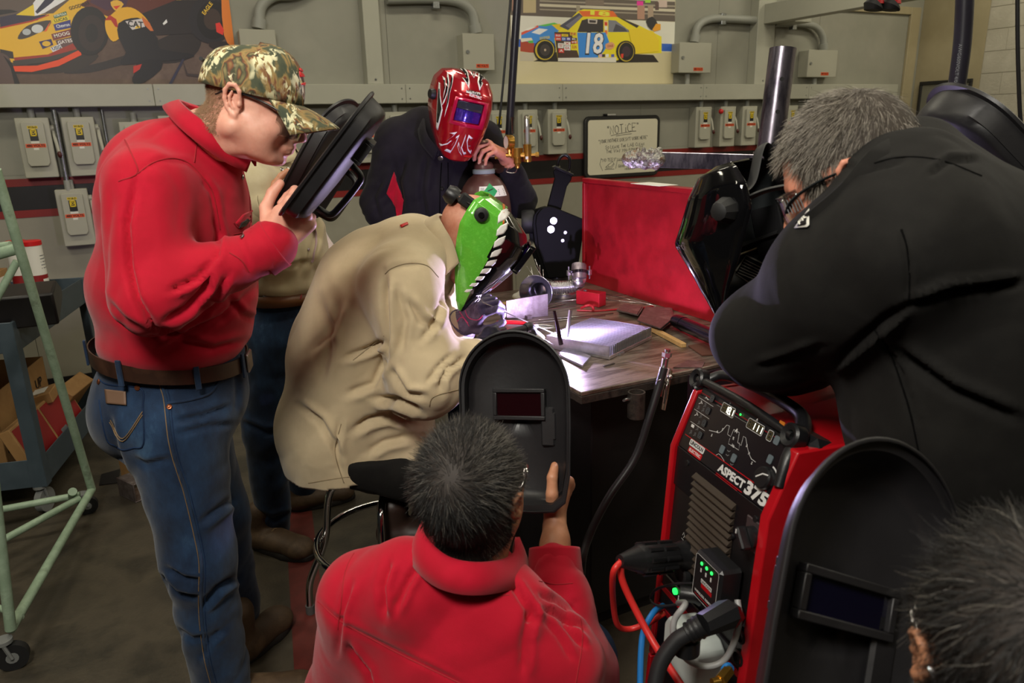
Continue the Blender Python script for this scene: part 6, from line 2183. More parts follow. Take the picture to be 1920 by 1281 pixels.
for k_, (a, b) in enumerate(((.66, .10), (.69, .175))):
 t = thing('electrode_can', ['white electrode can with red lid and red label, in front on the cart', 'white electrode can with red label behind the other can'][k_], 'can', ax(K, (a, b, zt_ - .115))[0], 'electrode cans on the cart')
 KK = KM(a, b, zt_ - .115)
 MB(KK).lathe([(.001, 0), (.044, 0), (.044, .36), (.001, .36)], 24).build('can_body', m_white, t, 40)
 MB(KK).lathe([(.0445, .12), (.0445, .21)], 24).build('red_label', m_rbox, t, 40)
 MB(KK).lathe([(.046, .352), (.046, .372), (.04, .375), (.001, .374)], 24).build('lid', m_red, t, 40)
 mb = MB()
 for zz_, w_ in ((.30, .05), (.285, .03), (.27, .055), (.255, .05), (.24, .055), (.07, .04), (.06, .03)):
  an = [-2.2 + w_ * j * 8 for j in range(4)]
  mb.add(ax(KK, [(.0447 * cos(q), .0447 * sin(q), zz_) for q in an] + [(.0447 * cos(q), .0447 * sin(q), zz_ + .004) for q in an]), [(j, j + 1, j + 5, j + 4) for j in range(3)])
 mb.build('label_print', m_prd, t, 60)
 mb = MB()
 an = [-2.3 + .28 * j for j in range(5)]
 mb.add(ax(KK, [(.0452 * cos(q), .0452 * sin(q), .165) for q in an] + [(.0452 * cos(q), .0452 * sin(q), .19) for q in an]), [(j, j + 1, j + 6, j + 5) for j in range(4)])
 mb.build('label_badge', m_white, t, 60)
# black welding helmet front lying on the shelf
hm = thing('black_case', 'black folded case with white lettering tipped on the upper cart shelf', 'case', ax(K, (.1, .05, zt_))[0])
KK = KM(.03, .02, zt_ - .03, .2, 0, -.25)
MB(KK).prism([(0, 0), (.27, 0), (.30, .04), (.20, .12), (.02, .14)], 0, .24, M=M4(rotx(pi / 2), (0, .06, 0))).build('shell', m_blk, hm, bevel=.01)
mb = MB(KK)
put_text(mb, 'VEN', .035, M4(rotx(pi / 2) , (.17, .0595 - .24 + .24, .03)), bold=.03, shear=.3)
mb.build('lettering', m_white, hm, None)
# lower shelf: large open carton, red flat cartons, parcel
b2 = carton('cardboard_box', KM(.20, .21, zl - .05), (.62, .33, .36), 'large open cardboard box on the lower cart shelf')
mb = MB(KM(.20, .21, zl - .05))
put_text(mb, 'LINCOLN', .05, M4(rotx(pi / 2), (.17, -.002, .10)), bold=.03)
put_text(mb, 'UP', .05, M4(rotx(pi / 2), (.50, -.002, .25)), bold=.02)
mb.build('lettering', m_ink, b2, None)
mb = MB(KM(.20, .21, zl - .05)).box((.2, -.0015, .05), (.12, .001, .03)).build('red_print', m_rbox, b2, None)
for k_, (a, b, rz, lab) in enumerate(((.02, .03, -.05, 'flat red carton leaning in the lower cart shelf, nearer the post'), (.30, .012, -.02, 'flat red carton leaning in the lower cart shelf, nearer the parcel'))):
 t = carton('red_carton', KM(a, b, zl + .0, rz, -.35), (.36, .05, .22), lab, open_=False, m=m_card, group='red cartons')
 MB(KM(a, b, zl + .0, rz, -.35)).span((.012, -.0015, .012), (.348, -.0003, .208)).build('red_face', m_rbox, t, None)
 mb = MB(KM(a, b, zl, rz, -.35))
 mb.box((.10, -.0022, .05), (.07, .0006, .03))
 mb.build('badge_print', m_prd, t, None)
pc = carton('parcel', KM(.56, .015, zl + .16, -.1, -.9), (.26, .19, .08), 'small brown parcel with white address label on the lower shelf', open_=False)
MB(KM(.56, .015, zl + .16, -.1, -.9)).box((.11, .1, .082), (.12, .09, .0008)).build('address_label', m_white, pc, None)
mb = MB(KM(.56, .015, zl + .16, -.1, -.9))
for i in range(4):
 mb.box((.09, .075 + i * .014, .083), (.06 if i % 2 else .045, .003, .0004))
mb.box((.152, .12, .083), (.018, .018, .0004))
mb.build('label_print', m_prd, pc, None)
pc2 = carton('parcel', KM(.40, .05, zl + .19, .1, -.2), (.16, .12, .05), 'small brown parcel beside the larger parcel', open_=False)
MB(KM(.40, .05, zl + .19, .1, -.2)).box((.08, .06, .052), (.09, .06, .0008)).build('address_label', m_white, pc2, None)
# red ribbed container behind the cart
t = thing('red_canister', 'dark red ribbed canister standing behind the shop cart', 'canister', ax(K, (.75, .78, 0))[0])
MB(KM(.60, .66, 0)).span((0, 0, 0), (.3, .24, .72), bev=.02).build('canister_body', mat('canister red', (120, 14, 22), .45), t)
for i in range(10):
 MB(KM(.60, .66, 0)).span((.02, -.004, .36 + .03 * i), (.28, -.0003, .375 + .03 * i), bev=.001).build('rib', mat('canister red', (120, 14, 22), .45), t)
# floor clutter behind the jeans
t = thing('steel_offcut', 'bent grey steel channel offcut lying on the floor by the jeans', 'offcut', atz(235, 925, 0))
a, b = atz(222, 918, .03), atz(258, 935, .03)
d = nrm(b - a)
R = np.stack([d, np.cross(ZUP, d), ZUP], 1)
MB(M4(R, a * [1, 1, 0])).span((0, 0, 0), (.14, .12, .006)).span((0, 0, .006), (.14, .006, .09)).span((0, .006, .084), (.14, .07, .09)).build('channel', m_alud, t, bevel=.002)
flat_ = MB().add([atz(190, 890, .004), atz(225, 880, .004), atz(222, 905, .004), atz(186, 910, .004)], [(0, 1, 2, 3)]).build('black_tile', m_blk, None, None, solid=.004)
tag(flat_, 'small black plate lying on the floor behind the jeans', 'plate')
t = carton('cardboard_scrap', M4(R, atz(228, 905, .0) * [1, 1, 0] + np.array([0, .05, .002])), (.12, .12, .1), 'small cardboard piece lying on the floor behind the jeans', open_=False)
# ------------------------------------------------------------------ things on the right
P = spline([at(1812, -80, 2.0), at(1806, 60, 2.0), at(1797, 140, 2.0), at(1786, 215, 2.0), at(1780, 300, 2.0), at(1776, 600, 2.0), at(1790, 900, 2.0), at(1830, 1000, 2.0) * [1, 1, 0] + (0, 0, .025), at(2000, 1050, 2.1) * [1, 1, 0] + (0, 0, .024)], 8)
P[:, 2] = np.maximum(P[:, 2], .0225)
P = np.vstack([[P[0] * [1, 1, 0] + (0, 0, CEIL - .002)], P])
t = thing('thick_hose', 'thick dark hose with printed lettering hanging beside the dark shield', 'hose', P[0])
MB().tube(P, .021, 18).build('hose_body', mat('hose dark', (40, 38, 48), .35, 0, [(34, 32, 40), (46, 44, 56)], 6), t, 60)
mb = MB()
for i in range(14):
 c = P[12 + 2 * i]
 w = nrm(-HEAD * .75 - SIDE * .66)
 dd = nrm(P[13 + 2 * i] - P[12 + 2 * i])
 xa = dd
 ya = nrm(np.cross(w, dd))
 put_text(mb, ['AWG', '600', 'VOLT', '4/0', 'TYPE', 'XHHW', 'USA'][i % 7], .008, M4(np.stack([xa, ya, w], 1), c + w * .0217))
mb.build('lettering', m_prd, t, None)
P = spline([at(1908, -60, 3.2), at(1908, 60, 3.2), at(1910, 150, 3.2), at(1914, 230, 3.2), at(1924, 300, 3.2), at(1940, 360, 3.2), at(1950, 560, 3.2), at(1960, 600, 3.2) * [1, 1, 0] + (0, 0, .01)], 6)
P[:, 2] = np.maximum(P[:, 2], .009)
P = np.vstack([[P[0] * [1, 1, 0] + (0, 0, CEIL - .002)], P])
tag(MB().tube(P, .008, 10).build('hanging_cable', m_hose, None, 60, loc=P[0]), 'thin black cable hanging in front of the block wall', 'cable')
q = atx(1912, 331, XR - .05)
tag(MB().ball(q, .03, 12).cyl(q, q + np.array([.049, 0, 0]), .012).build('door_knob', m_brass, None, 60), 'small round brass knob low on the block wall', 'knob')
for x, lab in ((1642, 'red black plug hanging from the ceiling, left one of two'), (1674, 'red black plug hanging from the ceiling, right one of two')):
 c = at(x, 8, 3.6)
 t = thing('hanging_plug', lab, 'plug', c, 'red plugs hanging from the ceiling')
 MB().tube([c * [1, 1, 0] + (0, 0, CEIL - .002), c + ZUP * .12, c + ZUP * .04, c], [.008, .008, .03, .034], 14).build('plug_body', m_mred, t, 40)
 MB().tube([c, c - ZUP * .01 - SIDE * .01, c - ZUP * .025 - SIDE * .012], [.042, .045, .036], 16).build('plug_collar', m_rubber, t, 40)
# ------------------------------------------------------------------ clothes materials, gear builders
def cloth(name, col, var, **k):
 return mat(name, col, 0.82, 0, var, k.get('vs', 5), k.get('bump', .25), k.get('bs', 900), sheen=k.get('sheen', .25), wr=k.get('wr', .16), bdist=.002, detail=6, spec=k.get('spec', .25))
m_rs = cloth('red twill', (182, 2, 38), [(172, 2, 34), (190, 3, 43)], sheen=.15)
m_kh = cloth('khaki twill', (202, 184, 150), [(194, 176, 142), (208, 190, 156)])
m_kh2 = cloth('khaki shirt', (192, 180, 146), [(184, 172, 138), (198, 188, 156)])
m_bj = cloth('black jacket', (31, 30, 28), [(27, 26, 25), (35, 34, 32)], sheen=.02, spec=.12)
m_bj2 = cloth('dark jacket', (32, 29, 34), [(28, 25, 30), (36, 33, 38)], sheen=.05, spec=.15)
m_den = mat('denim', (25, 46, 74), .8, 0, [(18, 35, 59), (30, 55, 85), (60, 92, 122)], 9, .35, 700, stretch=(1, 1, .5), bdist=.002, detail=9, spec=.25, sheen=.15, lo=.3, hi=.78, wr=.18)
m_den2 = mat('denim dark', (24, 46, 78), .8, 0, [(18, 36, 64), (32, 58, 92)], 9, .35, 700, bdist=.002, detail=9, spec=.25)
m_stit = mat('stitch tan', (120, 96, 66), .7)
m_rst = mat('stitch red', (150, 8, 26), .8)
m_kst = mat('stitch khaki', (140, 124, 96), .8)
m_bst = mat('stitch black', (11, 11, 11), .9, spec=.05)
m_leath = mat('brown leather', (58, 36, 26), .38, 0, [(46, 28, 20), (68, 44, 32)], 12)
m_boot = mat('boot leather', (92, 72, 50), .65, 0, [(74, 56, 38), (108, 86, 62)], 9, .2, 200, bdist=.003, detail=7)
m_sole = mat('boot sole', (34, 30, 27), .7)
m_copper = mat('copper rivet', (166, 98, 66), .3, .9)
m_skin = mat('skin fair', (226, 168, 146), .48, 0, [(218, 156, 134), (232, 178, 156)], 14, .12, 500, sss=.12, bdist=.001)
m_skin2 = mat('skin tan', (196, 140, 106), .48, 0, [(184, 126, 94), (206, 152, 118)], 14, .15, 400, sss=.1, bdist=.001)
m_skin3 = mat('skin ruddy', (218, 150, 124), .48, 0, [(208, 136, 110), (226, 164, 138)], 12, .12, 500, sss=.12, bdist=.001)
m_nail = mat('nail', (224, 176, 160), .3)
m_shld = mat('shield fibre', (32, 31, 33), .42, 0, [(28, 27, 29), (36, 35, 37)], 5, .1, 120, bdist=.002)
m_gls = mat('shade glass', (26, 4, 8), .06, spec=.5)
m_glsb = mat('shade glass blue', (10, 9, 26), .08, spec=.7)
m_lens = clear_mat('clear lens', (236, 238, 236), .05)
m_frm = mat('spectacle frame', (26, 30, 32), .25)
m_eye = mat('eye white', (226, 220, 212), .2)
m_iris = mat('iris', (60, 60, 52), .15)
def blob_box(c, R, d):
 return MB(M4(R, c)).box((0, 0, 0), d, bev=min(d) * .3)
# hand shield: x right, y up, z out of the front; origin at the centre of the face
def shield_outline(w=.238, top=.17, bot=.20, n=14):
 r = w / 2
 P = [(r * cos(a), top - r + r * sin(a)) for a in np.linspace(0, pi, n * 2)]
 P += [(-r, -.02), (-r * .97, -bot * .6), (-r * .88, -bot * .88)]
 P += [(-r * .68, -bot * .98), (-r * .3, -bot), (r * .3, -bot), (r * .68, -bot * .98), (r * .88, -bot * .88), (r * .97, -bot * .6), (r, -.02)]
 return np.array(P)
def hand_shield(name, label, R, c, depth=.055, s=1.0, glass=None, hrot=0.0, win=(.102, .05), wy=.048, handle_side=1):
 t = thing(name, label, 'welding shield', c)
 M = M4(R, c, s)
 O = shield_outline()
 rings = []
 for z, k in ((-depth - .002, 1.05), (-depth, 1.07), (-depth + .004, 1.06), (-depth + .006, 1.0), (-depth * .4, .975), (-.012, .95), (-.003, .92), (0, .87), (.004, .6), (.006, .3), (.0065, .02)):
  q = O * k
  zz = z - (.02 * (q[:, 0] / .12) ** 2 if z > -.02 else 0)
  rings.append(np.c_[q, np.broadcast_to(zz, len(q))])
 sm_ = MB(M).rings(rings, caps=False)
 sm_.face(rings[-1])
 sm_.build('shell', m_shld, t, 40, solid=.003)
 a, b = win
 for z, nm in ((.012, 'outer_window'), (-.006, 'inner_window')):
  fr = MB(M)
  for lo, hi in (((-a / 2 - .009, wy - b / 2 - .009), (a / 2 + .009, wy - b / 2)), ((-a / 2 - .009, wy + b / 2), (a / 2 + .009, wy + b / 2 + .009)), ((-a / 2 - .009, wy - b / 2), (-a / 2, wy + b / 2)), ((a / 2, wy - b / 2), (a / 2 + .009, wy + b / 2))):
   fr.span((lo[0], lo[1], z - .012), (hi[0], hi[1], z + (.012 if z > 0 else 0)))
  f = fr.build('window_frame', m_shld, t, 35, bevel=.0015)
  MB(M).span((-a / 2, wy - b / 2, z - .006), (a / 2, wy + b / 2, z - .002)).build('window_glass', glass or m_gls, t, None)
 hx = .06 * handle_side
 P = spline([(hx, -.01, .006), (hx, -.02, .045), (hx, -.05, .052), (hx * .9, -.12, .05), (hx * .8, -.155, .042), (hx * .8, -.162, .004)], 6)
 MB(M).tube(P, .0095, 12).build('handle', m_plast, t, 60)
 MB(M).span((hx * 1.08 - .016, -.075, -.012), (hx * 1.08 + .016, .012, -.0035), bev=.004).build('handle_mount', m_shld, t)
 MB(M).span((hx * 1.35 - .002, -.06, -.012), (hx * 1.35 + .006, .0, -.004), bev=.002).build('mount_rib', m_shld, t)
 return t
def helmet_shell(rows, name, mats, par, M, pick=None, nth=48, e=.62, thick=.003, dense=3, ridge=0.0):
 rows = np.array(rows, float)
 zs_ = []
 for i in range(len(rows) - 1):
  zs_ += list(np.linspace(rows[i, 0], rows[i + 1, 0], dense * 3, endpoint=False))
 zs_.append(rows[-1, 0])
 zs_ = np.array(zs_)
 o = np.argsort(rows[:, 0])
 sm = [np.interp(zs_, rows[o, 0], rows[o, k]) for k in (1, 2, 3)]
 ker = np.array([1, 2, 3, 2, 1.]) / 9
 sm = [np.convolve(np.pad(a, 2, 'edge'), ker, 'valid') for a in sm]
 th = np.linspace(-pi / 2, pi / 2, nth)
 R = []
 for z, xb, xf, w in zip(zs_, *sm):
  c, s = np.cos(th), np.sin(th)
  x = xb + (xf - xb) * np.abs(c) ** e
  if ridge:
   x = x + ridge * np.maximum(0, 1 - np.abs(s) * 3.2)
  R.append(np.stack([x, w * np.sign(s) * np.abs(s) ** .8, np.full(nth, z)], 1))
 top = R[0].copy()
 top[:, 1] *= .02
 top[:, 2] += .004
 R = [top] + R
 mb = MB()
 mb.rings(R, closed=False, caps=False)
 V = np.vstack(mb.V)
 F = np.array(mb.F)[:, ::-1]
 mi = None
 if pick is not None:
  mi = pick(V[F].mean(1))
 o = link_mesh(name, ax(M, V), F, mats, par, mi, 50)
 md = o.modifiers.new('solid', 'SOLIDIFY')
 md.thickness = thick
 md.offset = -1
 return o
def cap_hat(M, par_label, par, camo, s=1.0):
 R = []
 ph_ = np.linspace(0, 2 * pi, 48, endpoint=False)
 base = lambda p: np.array([.1 * cos(p) - .003, .088 * sin(p), .024 + .014 * cos(p)])
 B = np.array([base(p) for p in ph_])
 for e in np.linspace(-.05, pi / 2, 14):
  k = max(.012, cos(max(e, 0)) ** .72)
  lift = .098 * sin(e) * (1 + .06 * np.cos(ph_))
  q = B.copy()
  q[:, 0] = (B[:, 0] + .003) * k - .003 - .012 * max(0, sin(e))
  q[:, 1] = B[:, 1] * k
  q[:, 2] = B[:, 2] + lift - B[:, 2] * (1 - k) * .6
  R.append(q)
 MB(M).rings(R, caps=False).build('cap_crown', camo, par, 60, solid=.003)
 ph2 = np.linspace(-1.05, 1.05, 22)
 rows = []
 for t in np.linspace(0, 1, 9):
  r = []
  for p in ph2:
   b = base(p)
   ext = .082 * cos(p * .86) ** .8 * t
   r.append(b + np.array([ext, .004 * t * np.sign(p), (-.004 - .004 * t) * 1.0 - .034 * t * (p / 1.05) ** 2 - .012 * t * t]) - (0, 0, .003))
  rows.append(np.array(r))
 MB(M).rings(rows, closed=False, caps=False).build('cap_brim', camo, par, 60, solid=.004)
 top = R[-1].mean(0)
 MB(M).ball(top + (0, 0, .001), (.008, .008, .004), 12).build('cap_button', camo, par, 60)
def spectacles(M, par, temple=m_frm, lensw=.066, zlo=-.036, zhi=.014, wrap=1.2, frame=None, tw=.0045):
 for y in (-1, 1):
  P = spline([(-.05, y * .074, -.002), (-.03, y * .08, .012), (.01, y * .0835, .017), (.05, y * .079, .014), (.078, y * .069, .006), (.092, y * .056, -.006)], 6)
  MB(M).tube(P, np.linspace(.003, tw * 1.5, len(P)), 8, flat=.5).build('temple', temple, par, 60)
 th = np.linspace(-wrap, wrap, 32)
 rows = []
 for z in np.linspace(zlo, zhi, 7):
  f = (z - zlo) / (zhi - zlo)
  nb = .016 * np.exp(-(th / .16) ** 2) * max(0, 1 - f * 1.6)
  rows.append(np.stack([.028 + (.088 - .004 * abs(f - .5)) * np.cos(th) ** .8 , lensw * 1.06 * np.sin(th), np.full(32, z) + nb * 1.3], 1))
 MB(M).rings(rows, closed=False, caps=False).build('lens', m_lens, par, 60, solid=.002)
 if frame is not None:
  MB(M).tube(rows[-1], .0022, 8).build('brow_bar', frame, par, 60)
def link_cloth(name, S, segs, m, par, creases=(), seed=0.0, it=1, amp=1.0, post=None):
 V, F = S.mesh()
 N = vnormals(V, F)
 V = wrinkle(V, N, segs, seed=seed)
 V = relax(V, F, it)
 for c in creases:
  V = crease(V, vnormals(V, F), *c)
 if post is not None:
  V, F = post(V, F)
 return link_mesh(name, V, F, m, par, None, 180)
def cut_mesh(V, F, keep):
 k = keep(V)
 return V, F[k[F].all(1)]
def boot(name, heel, toe, hgt, m, par, w=.05, top=None, s=1.0, lace=False):
 heel, toe = np.array(heel, float), np.array(toe, float)
 d = nrm((toe - heel) * [1, 1, 0])
 L = np.linalg.norm((toe - heel)[:2])
 R = np.stack([d, np.cross(ZUP, d), ZUP], 1)
 S = SDF(.006)
 q = lambda x, y, z: heel + R @ np.array([x, y, z])
 S.ell(q(.05, 0, .045), R, (.055, w * .82, .048), .02)
 S.cone(q(.045, 0, .05), q(.05, 0, hgt), .045, .05, .02)
 S.flat(q(.06, 0, .05), q(L - .06, 0, .04), .06, .05, R[:, [2, 0, 1]], .8, .02)
 S.ell(q(L - .055, 0, .038), R, (.058, w, .036), .02)
 S.plane_cut(q(0, 0, .012), -ZUP, .003)
 V, F = S.mesh()
 link_mesh(name, V, F, m, par, None, 180)
 P = []
 for a in np.linspace(0, 2 * pi, 40, endpoint=False):
  P.append((L / 2 + (L / 2 + .006) * np.sign(cos(a)) * abs(cos(a)) ** .75, (w + .004) * sin(a) * (1 - .12 * (cos(a) < .0)), 0))
 mb = MB(M4(R, heel * [1, 1, 0] + ZUP * max(0, heel[2])))
 P = np.array(P)
 mb.rings([P * [.97, .97, 1] + [0.004, 0, .001], P + [0, 0, .005], P + [0, 0, .02], P * [.96, .93, 1] + [.006, 0, .026]])
 mb.build('boot_sole', m_sole, par, 40)
 if lace:
  for i in range(4):
   x = .09 + .028 * i
   z = .098 - .010 * i
   MB().tube(spline([q(x, -.03, z - .012), q(x + .006, 0, z + .006), q(x + .004, .03, z - .012)], 4), .0028, 6).build('lace', m_stit, par, 60)
def trunk(pts):
 """coarse hidden body under the clothes: list of (a,b,ra,rb)"""
 S = SDF(.016)
 for a, b, ra, rb in pts:
  S.cone(a, b, ra, rb, .05)
 return S.mesh()
def button(o, px, r, m, par, name='snap_button'):
 P = on_surface(o, [px], .0)
 if not len(P):
  return
 t = bvh_of(o)
 _, n, _, _ = t.find_nearest(Vector(P[0]))
 n = np.array(n)
 if n @ (CC - P[0]) < 0:
  n = -n
 x = nrm(np.cross(n, (0.1, .2, 1)))
 MB().lathe([(r, 0), (r, .0015), (r * .75, .003), (r * .35, .0026), (.0003, .0032)], 14, M=M4(np.stack([x, np.cross(n, x), n], 1), P[0] + n * .0008)).build(name, m, par, 40)
# ------------------------------------------------------------------ people
def person(label, c):
 return thing('person', label, 'person', c, None)
def body_obj(par, m, *parts):
 V, F = join_meshes(*parts)
 return link_mesh('body', V, F, m, par, None, 180)
def camo_mat():
 m = mat('camouflage', (60, 62, 44), .85)
 nt = m.node_tree
 b = nt.nodes['Principled BSDF']
 tc = nt.nodes.new('ShaderNodeTexCoord')
 def noise(sc, det, dist, z=1.0):
  mp = nt.nodes.new('ShaderNodeMapping')
  mp.inputs['Scale'].default_value = (1, 1, z)
  nt.links.new(tc.outputs['Object'], mp.inputs[0])
  n = nt.nodes.new('ShaderNodeTexNoise')
  n.inputs['Scale'].default_value, n.inputs['Detail'].default_value, n.inputs['Distortion'].default_value = sc, det, dist
  nt.links.new(mp.outputs[0], n.inputs['Vector'])
  return n
 def ramp(n, els):
  r = nt.nodes.new('ShaderNodeValToRGB')
  r.color_ramp.interpolation = 'LINEAR'
  e = r.color_ramp.elements
  e[0].position, e[0].color = els[0][0], lin(els[0][1])
  e[1].position, e[1].color = els[1][0], lin(els[1][1])
  for p, c in els[2:]:
   x = e.new(p)
   x.color = lin(c)
  nt.links.new(n.outputs[0], r.inputs[0])
  return r
 A = ramp(noise(20, 3, 1.4, .55), [(.30, (58, 66, 50)), (.44, (74, 78, 56)), (.52, (150, 124, 74)), (.565, (112, 66, 44)), (.60, (60, 62, 44)), (.72, (160, 146, 96))])
 B = ramp(noise(95, 6, 1.0, .5), [(.50, (0, 0, 0)), (.54, (255, 255, 255))])
 Cc = ramp(noise(13, 2, .6), [(.50, (0, 0, 0)), (.56, (255, 255, 255))])
 mul = nt.nodes.new('ShaderNodeMath')
 mul.operation = 'MULTIPLY'
 nt.links.new(B.outputs[0], mul.inputs[0])
 nt.links.new(Cc.outputs[0], mul.inputs[1])
 mx = nt.nodes.new('ShaderNodeMixRGB')
 mx.inputs[2].default_value = lin((216, 210, 170))
 nt.links.new(mul.outputs[0], mx.inputs[0])
 nt.links.new(A.outputs[0], mx.inputs[1])
 nt.links.new(mx.outputs[0], b.inputs['Base Color'])
 return m
m_camo = camo_mat()
def lateral(Fh):
 return nrm(np.cross(ZUP, Fh))                          # to the person's left
def limb(S, pts, rs, k=.03):
 S.chain(pts, rs, k)
# ============================================================ man in red shirt, camouflage cap, left
p1 = person('standing man in red shirt, blue jeans and camouflage cap peering over a hand shield', at(380, 1300, 1.85) * [1, 1, 0])
F1 = nrm(cos(.18) * SIDE + sin(.18) * HEAD)
L1 = lateral(F1)
R1 = np.stack([F1, L1, ZUP], 1)
s_ = 1.06
f = nrm(cos(radians(22)) * nrm(cos(.1) * SIDE + sin(.1) * HEAD) - sin(radians(22)) * ZUP)
HM1 = M4(frame(f), at(470, 195, 1.685), s_)
neck1 = at(388, 262, 1.73)
V, F, _ = head_mesh(HM1, neck1, fat=1.0, h=.0024)
V[:, 0] = np.where((V[:, 0] < -.04) & (V[:, 2] > -.06), -.04 + (V[:, 0] + .04) * .76, V[:, 0])
V[:, 2] = np.where(V[:, 2] > .03, .03 + (V[:, 2] - .03) * .66, V[:, 2])
V[:, 2] = np.where(V[:, 2] < -.028, -.028 + (V[:, 2] + .028) * (.8 + .2 * np.clip((.03 - V[:, 0]) / .06, 0, 1)), V[:, 2])
hV1, hF1 = V, F
head1 = (ax(HM1, V), F)
S = SDF(.0024)
nails = []
hw = at(508, 458, 1.60)
hk = at(566, 396, 1.61)
hand_sdf(S, -1, hw, hk - hw, -HEAD * .93 + SIDE * .12 - ZUP * .3, [(1.15, 1.45, .7), (1.2, 1.45, .7), (1.25, 1.45, .7), (1.3, 1.4, .7)], .03, [(.5, .55, -.65), (.9, .25, -.5), (.95, .0, -.3)], 1.06, fore=at(440, 500, 1.57), nails=nails)
hand1 = S.mesh()
sh_r, el_r, wr_r = at(275, 356, 1.57), at(284, 556, 1.49), at(497, 470, 1.59)
sh_l, el_l, wr_l = at(385, 310, 1.92), at(372, 560, 2.02), at(350, 700, 1.99)
body_obj(p1, m_skin, head1, hand1, trunk([(neck1, at(330, 480, 1.75), .07, .11), (at(330, 480, 1.75), at(322, 745, 1.79), .11, .11), (sh_r, el_r, .05, .045), (el_r, wr_r, .045, .03), (sh_l, el_l, .05, .045), (el_l, wr_l, .04, .03), (at(330, 800, 1.70), at(420, 1270, 1.75), .07, .04), (at(335, 750, 1.92), at(452, 1130, 2.08), .07, .04)]))
S = SDF(.0068)
S.ell(at(338, 372, 1.755), R1, (.155, .2, .18), .08)
S.ell(at(330, 545, 1.765), R1, (.193, .205, .19), .10)
S.ell(at(330, 632, 1.775), R1, (.172, .19, .085), .05)
S.ell(at(268, 385, 1.74), R1, (.07, .13, .12), .08)
S.chain([sh_r, at(335, 296, 1.70), at(382, 268, 1.74)], [.07, .064, .056], .04)
S.cone(at(420, 296, 1.70), at(395, 325, 1.70), .045, .06, .04)
S.chain([sh_l, at(375, 285, 1.80), at(382, 268, 1.75)], [.07, .068, .056], .05)
S2 = [(sh_r, el_r, .087, .076), (el_r, wr_r, .074, .05)]
for a, b, ra, rb in S2:
 S.cone(a, b, ra, rb, .035)
S.cone(sh_l, el_l, .08, .07, .04)
S.cone(el_l, wr_l, .07, .05, .04)
S.cone(wr_r, at(512, 459, 1.60), .054, .054, .006)
cr1 = [([(392, 492), (372, 522), (345, 534), (318, 548)], 7, .012), ([(396, 500), (388, 540), (352, 580), (306, 606)], 8, .013), ([(432, 508), (408, 556), (372, 594)], 6, .007), ([(402, 400), (412, 440), (406, 480), (392, 500)], 6, .008),
  ([(258, 330), (235, 420), (240, 500), (255, 560), (292, 622), (345, 632), (420, 598), (490, 530)], 8, .016, None, .1), ([(378, 335), (398, 362), (408, 410)], 5, .006), ([(300, 660), (340, 640), (400, 655), (460, 640)], 9, .008), ([(196, 560), (230, 600), (300, 640)], 9, .006), ([(430, 560), (455, 590), (480, 600)], 7, .006), ([(448, 440), (462, 480), (470, 515)], 4, .005), ([(245, 285), (258, 322), (300, 300), (350, 305), (385, 335)], 3, .004)]
wseg = [(sh_r, el_r, .085, 7, 9, .008, 1.2), (el_r, wr_r, .065, 14, 8, .008, .6), (at(338, 320, 1.755), at(325, 660, 1.77), .19, 4, 5, .010, .7)]
sh1 = link_cloth('shirt', S, wseg, m_rs, p1, cr1, 1.3, 1)
cuff(at(486, 476, 1.59), at(517, 456, 1.60), .0545, m_rs, p1, thick=.003)
cV = [at(462, 300, 1.68), at(430, 284, 1.65), at(390, 256, 1.635), at(350, 224, 1.66), at(332, 206, 1.74), at(348, 212, 1.81), at(392, 228, 1.83), at(440, 264, 1.79), at(463, 296, 1.71)]
collar(None, cV, .022, m_rs, p1, up=nrm(at(430, 200, 1.7) - neck1), flare=.012, drop=.014)
for px in ([(374, 240), (368, 275), (364, 305)], [(258, 326), (285, 306), (319, 297), (352, 305), (379, 332), (399, 362), (413, 430)], [(234, 262), (245, 285), (258, 324), (222, 340)], [(467, 300), (468, 369), (471, 430)], [(430, 474), (452, 488), (466, 510)], [(438, 418), (450, 428), (475, 404)], [(437, 440), (455, 436), (474, 428)]):
 seam(sh1, px, .0016, m_rst, p1)
pk = patch(sh1, [(441, 418), (452, 430), (474, 404), (472, 394), (455, 402)], m_rs, p1, 'pocket_flap', .0015, .002)
gl = patch(sh1, [(446, 428), (458, 424), (466, 414), (462, 410), (450, 418)], m_blk, p1, 'dark_cloth_in_pocket', .003, .002)
button(sh1, (454, 332), .0062, m_steel, p1)
button(sh1, (455, 444), .0062, m_steel, p1)
# jeans
hipr, knr, anr = at(330, 800, 1.70), at(372, 1040, 1.70), at(418, 1290, 1.75)
hipl, knl, anl = at(335, 745, 1.90), at(405, 960, 1.98), at(448, 1140, 2.07)
S = SDF(.0075)
S.ell(at(321, 750, 1.79), R1, (.178, .188, .125), .06)
S.ell(at(252, 778, 1.80), R1, (.08, .16, .10), .06)
S.chain([hipr, knr, anr], [.122, .086, .078], .05)
S.chain([hipl, knl, anl], [.118, .086, .07], .05)
S.cone(at(330, 668, 1.78), at(326, 720, 1.785), .165, .17, .05)
crj = [([(440, 935), (405, 960), (372, 985)], 8, .008), ([(300, 1080), (330, 1112), (372, 1122)], 6, .012), ([(446, 1082), (410, 1105), (378, 1142)], 7, .013), ([(310, 1065), (345, 1085), (380, 1090)], 6, .008), ([(330, 1180), (360, 1200), (390, 1196)], 8, .006), ([(420, 1180), (395, 1200), (372, 1240)], 7, .008), ([(344, 735), (380, 728), (408, 706)], 5, .005), ([(334, 720), (372, 716), (402, 700)], 5, .006), ([(330, 790), (380, 780), (436, 760)], 7, .006), ([(330, 815), (390, 800), (440, 795)], 7, .005), ([(205, 780), (216, 840), (240, 900)], 8, .008), ([(250, 860), (272, 872), (320, 862)], 8, .006), ([(442, 690), (446, 730), (444, 780)], 4, .006)]
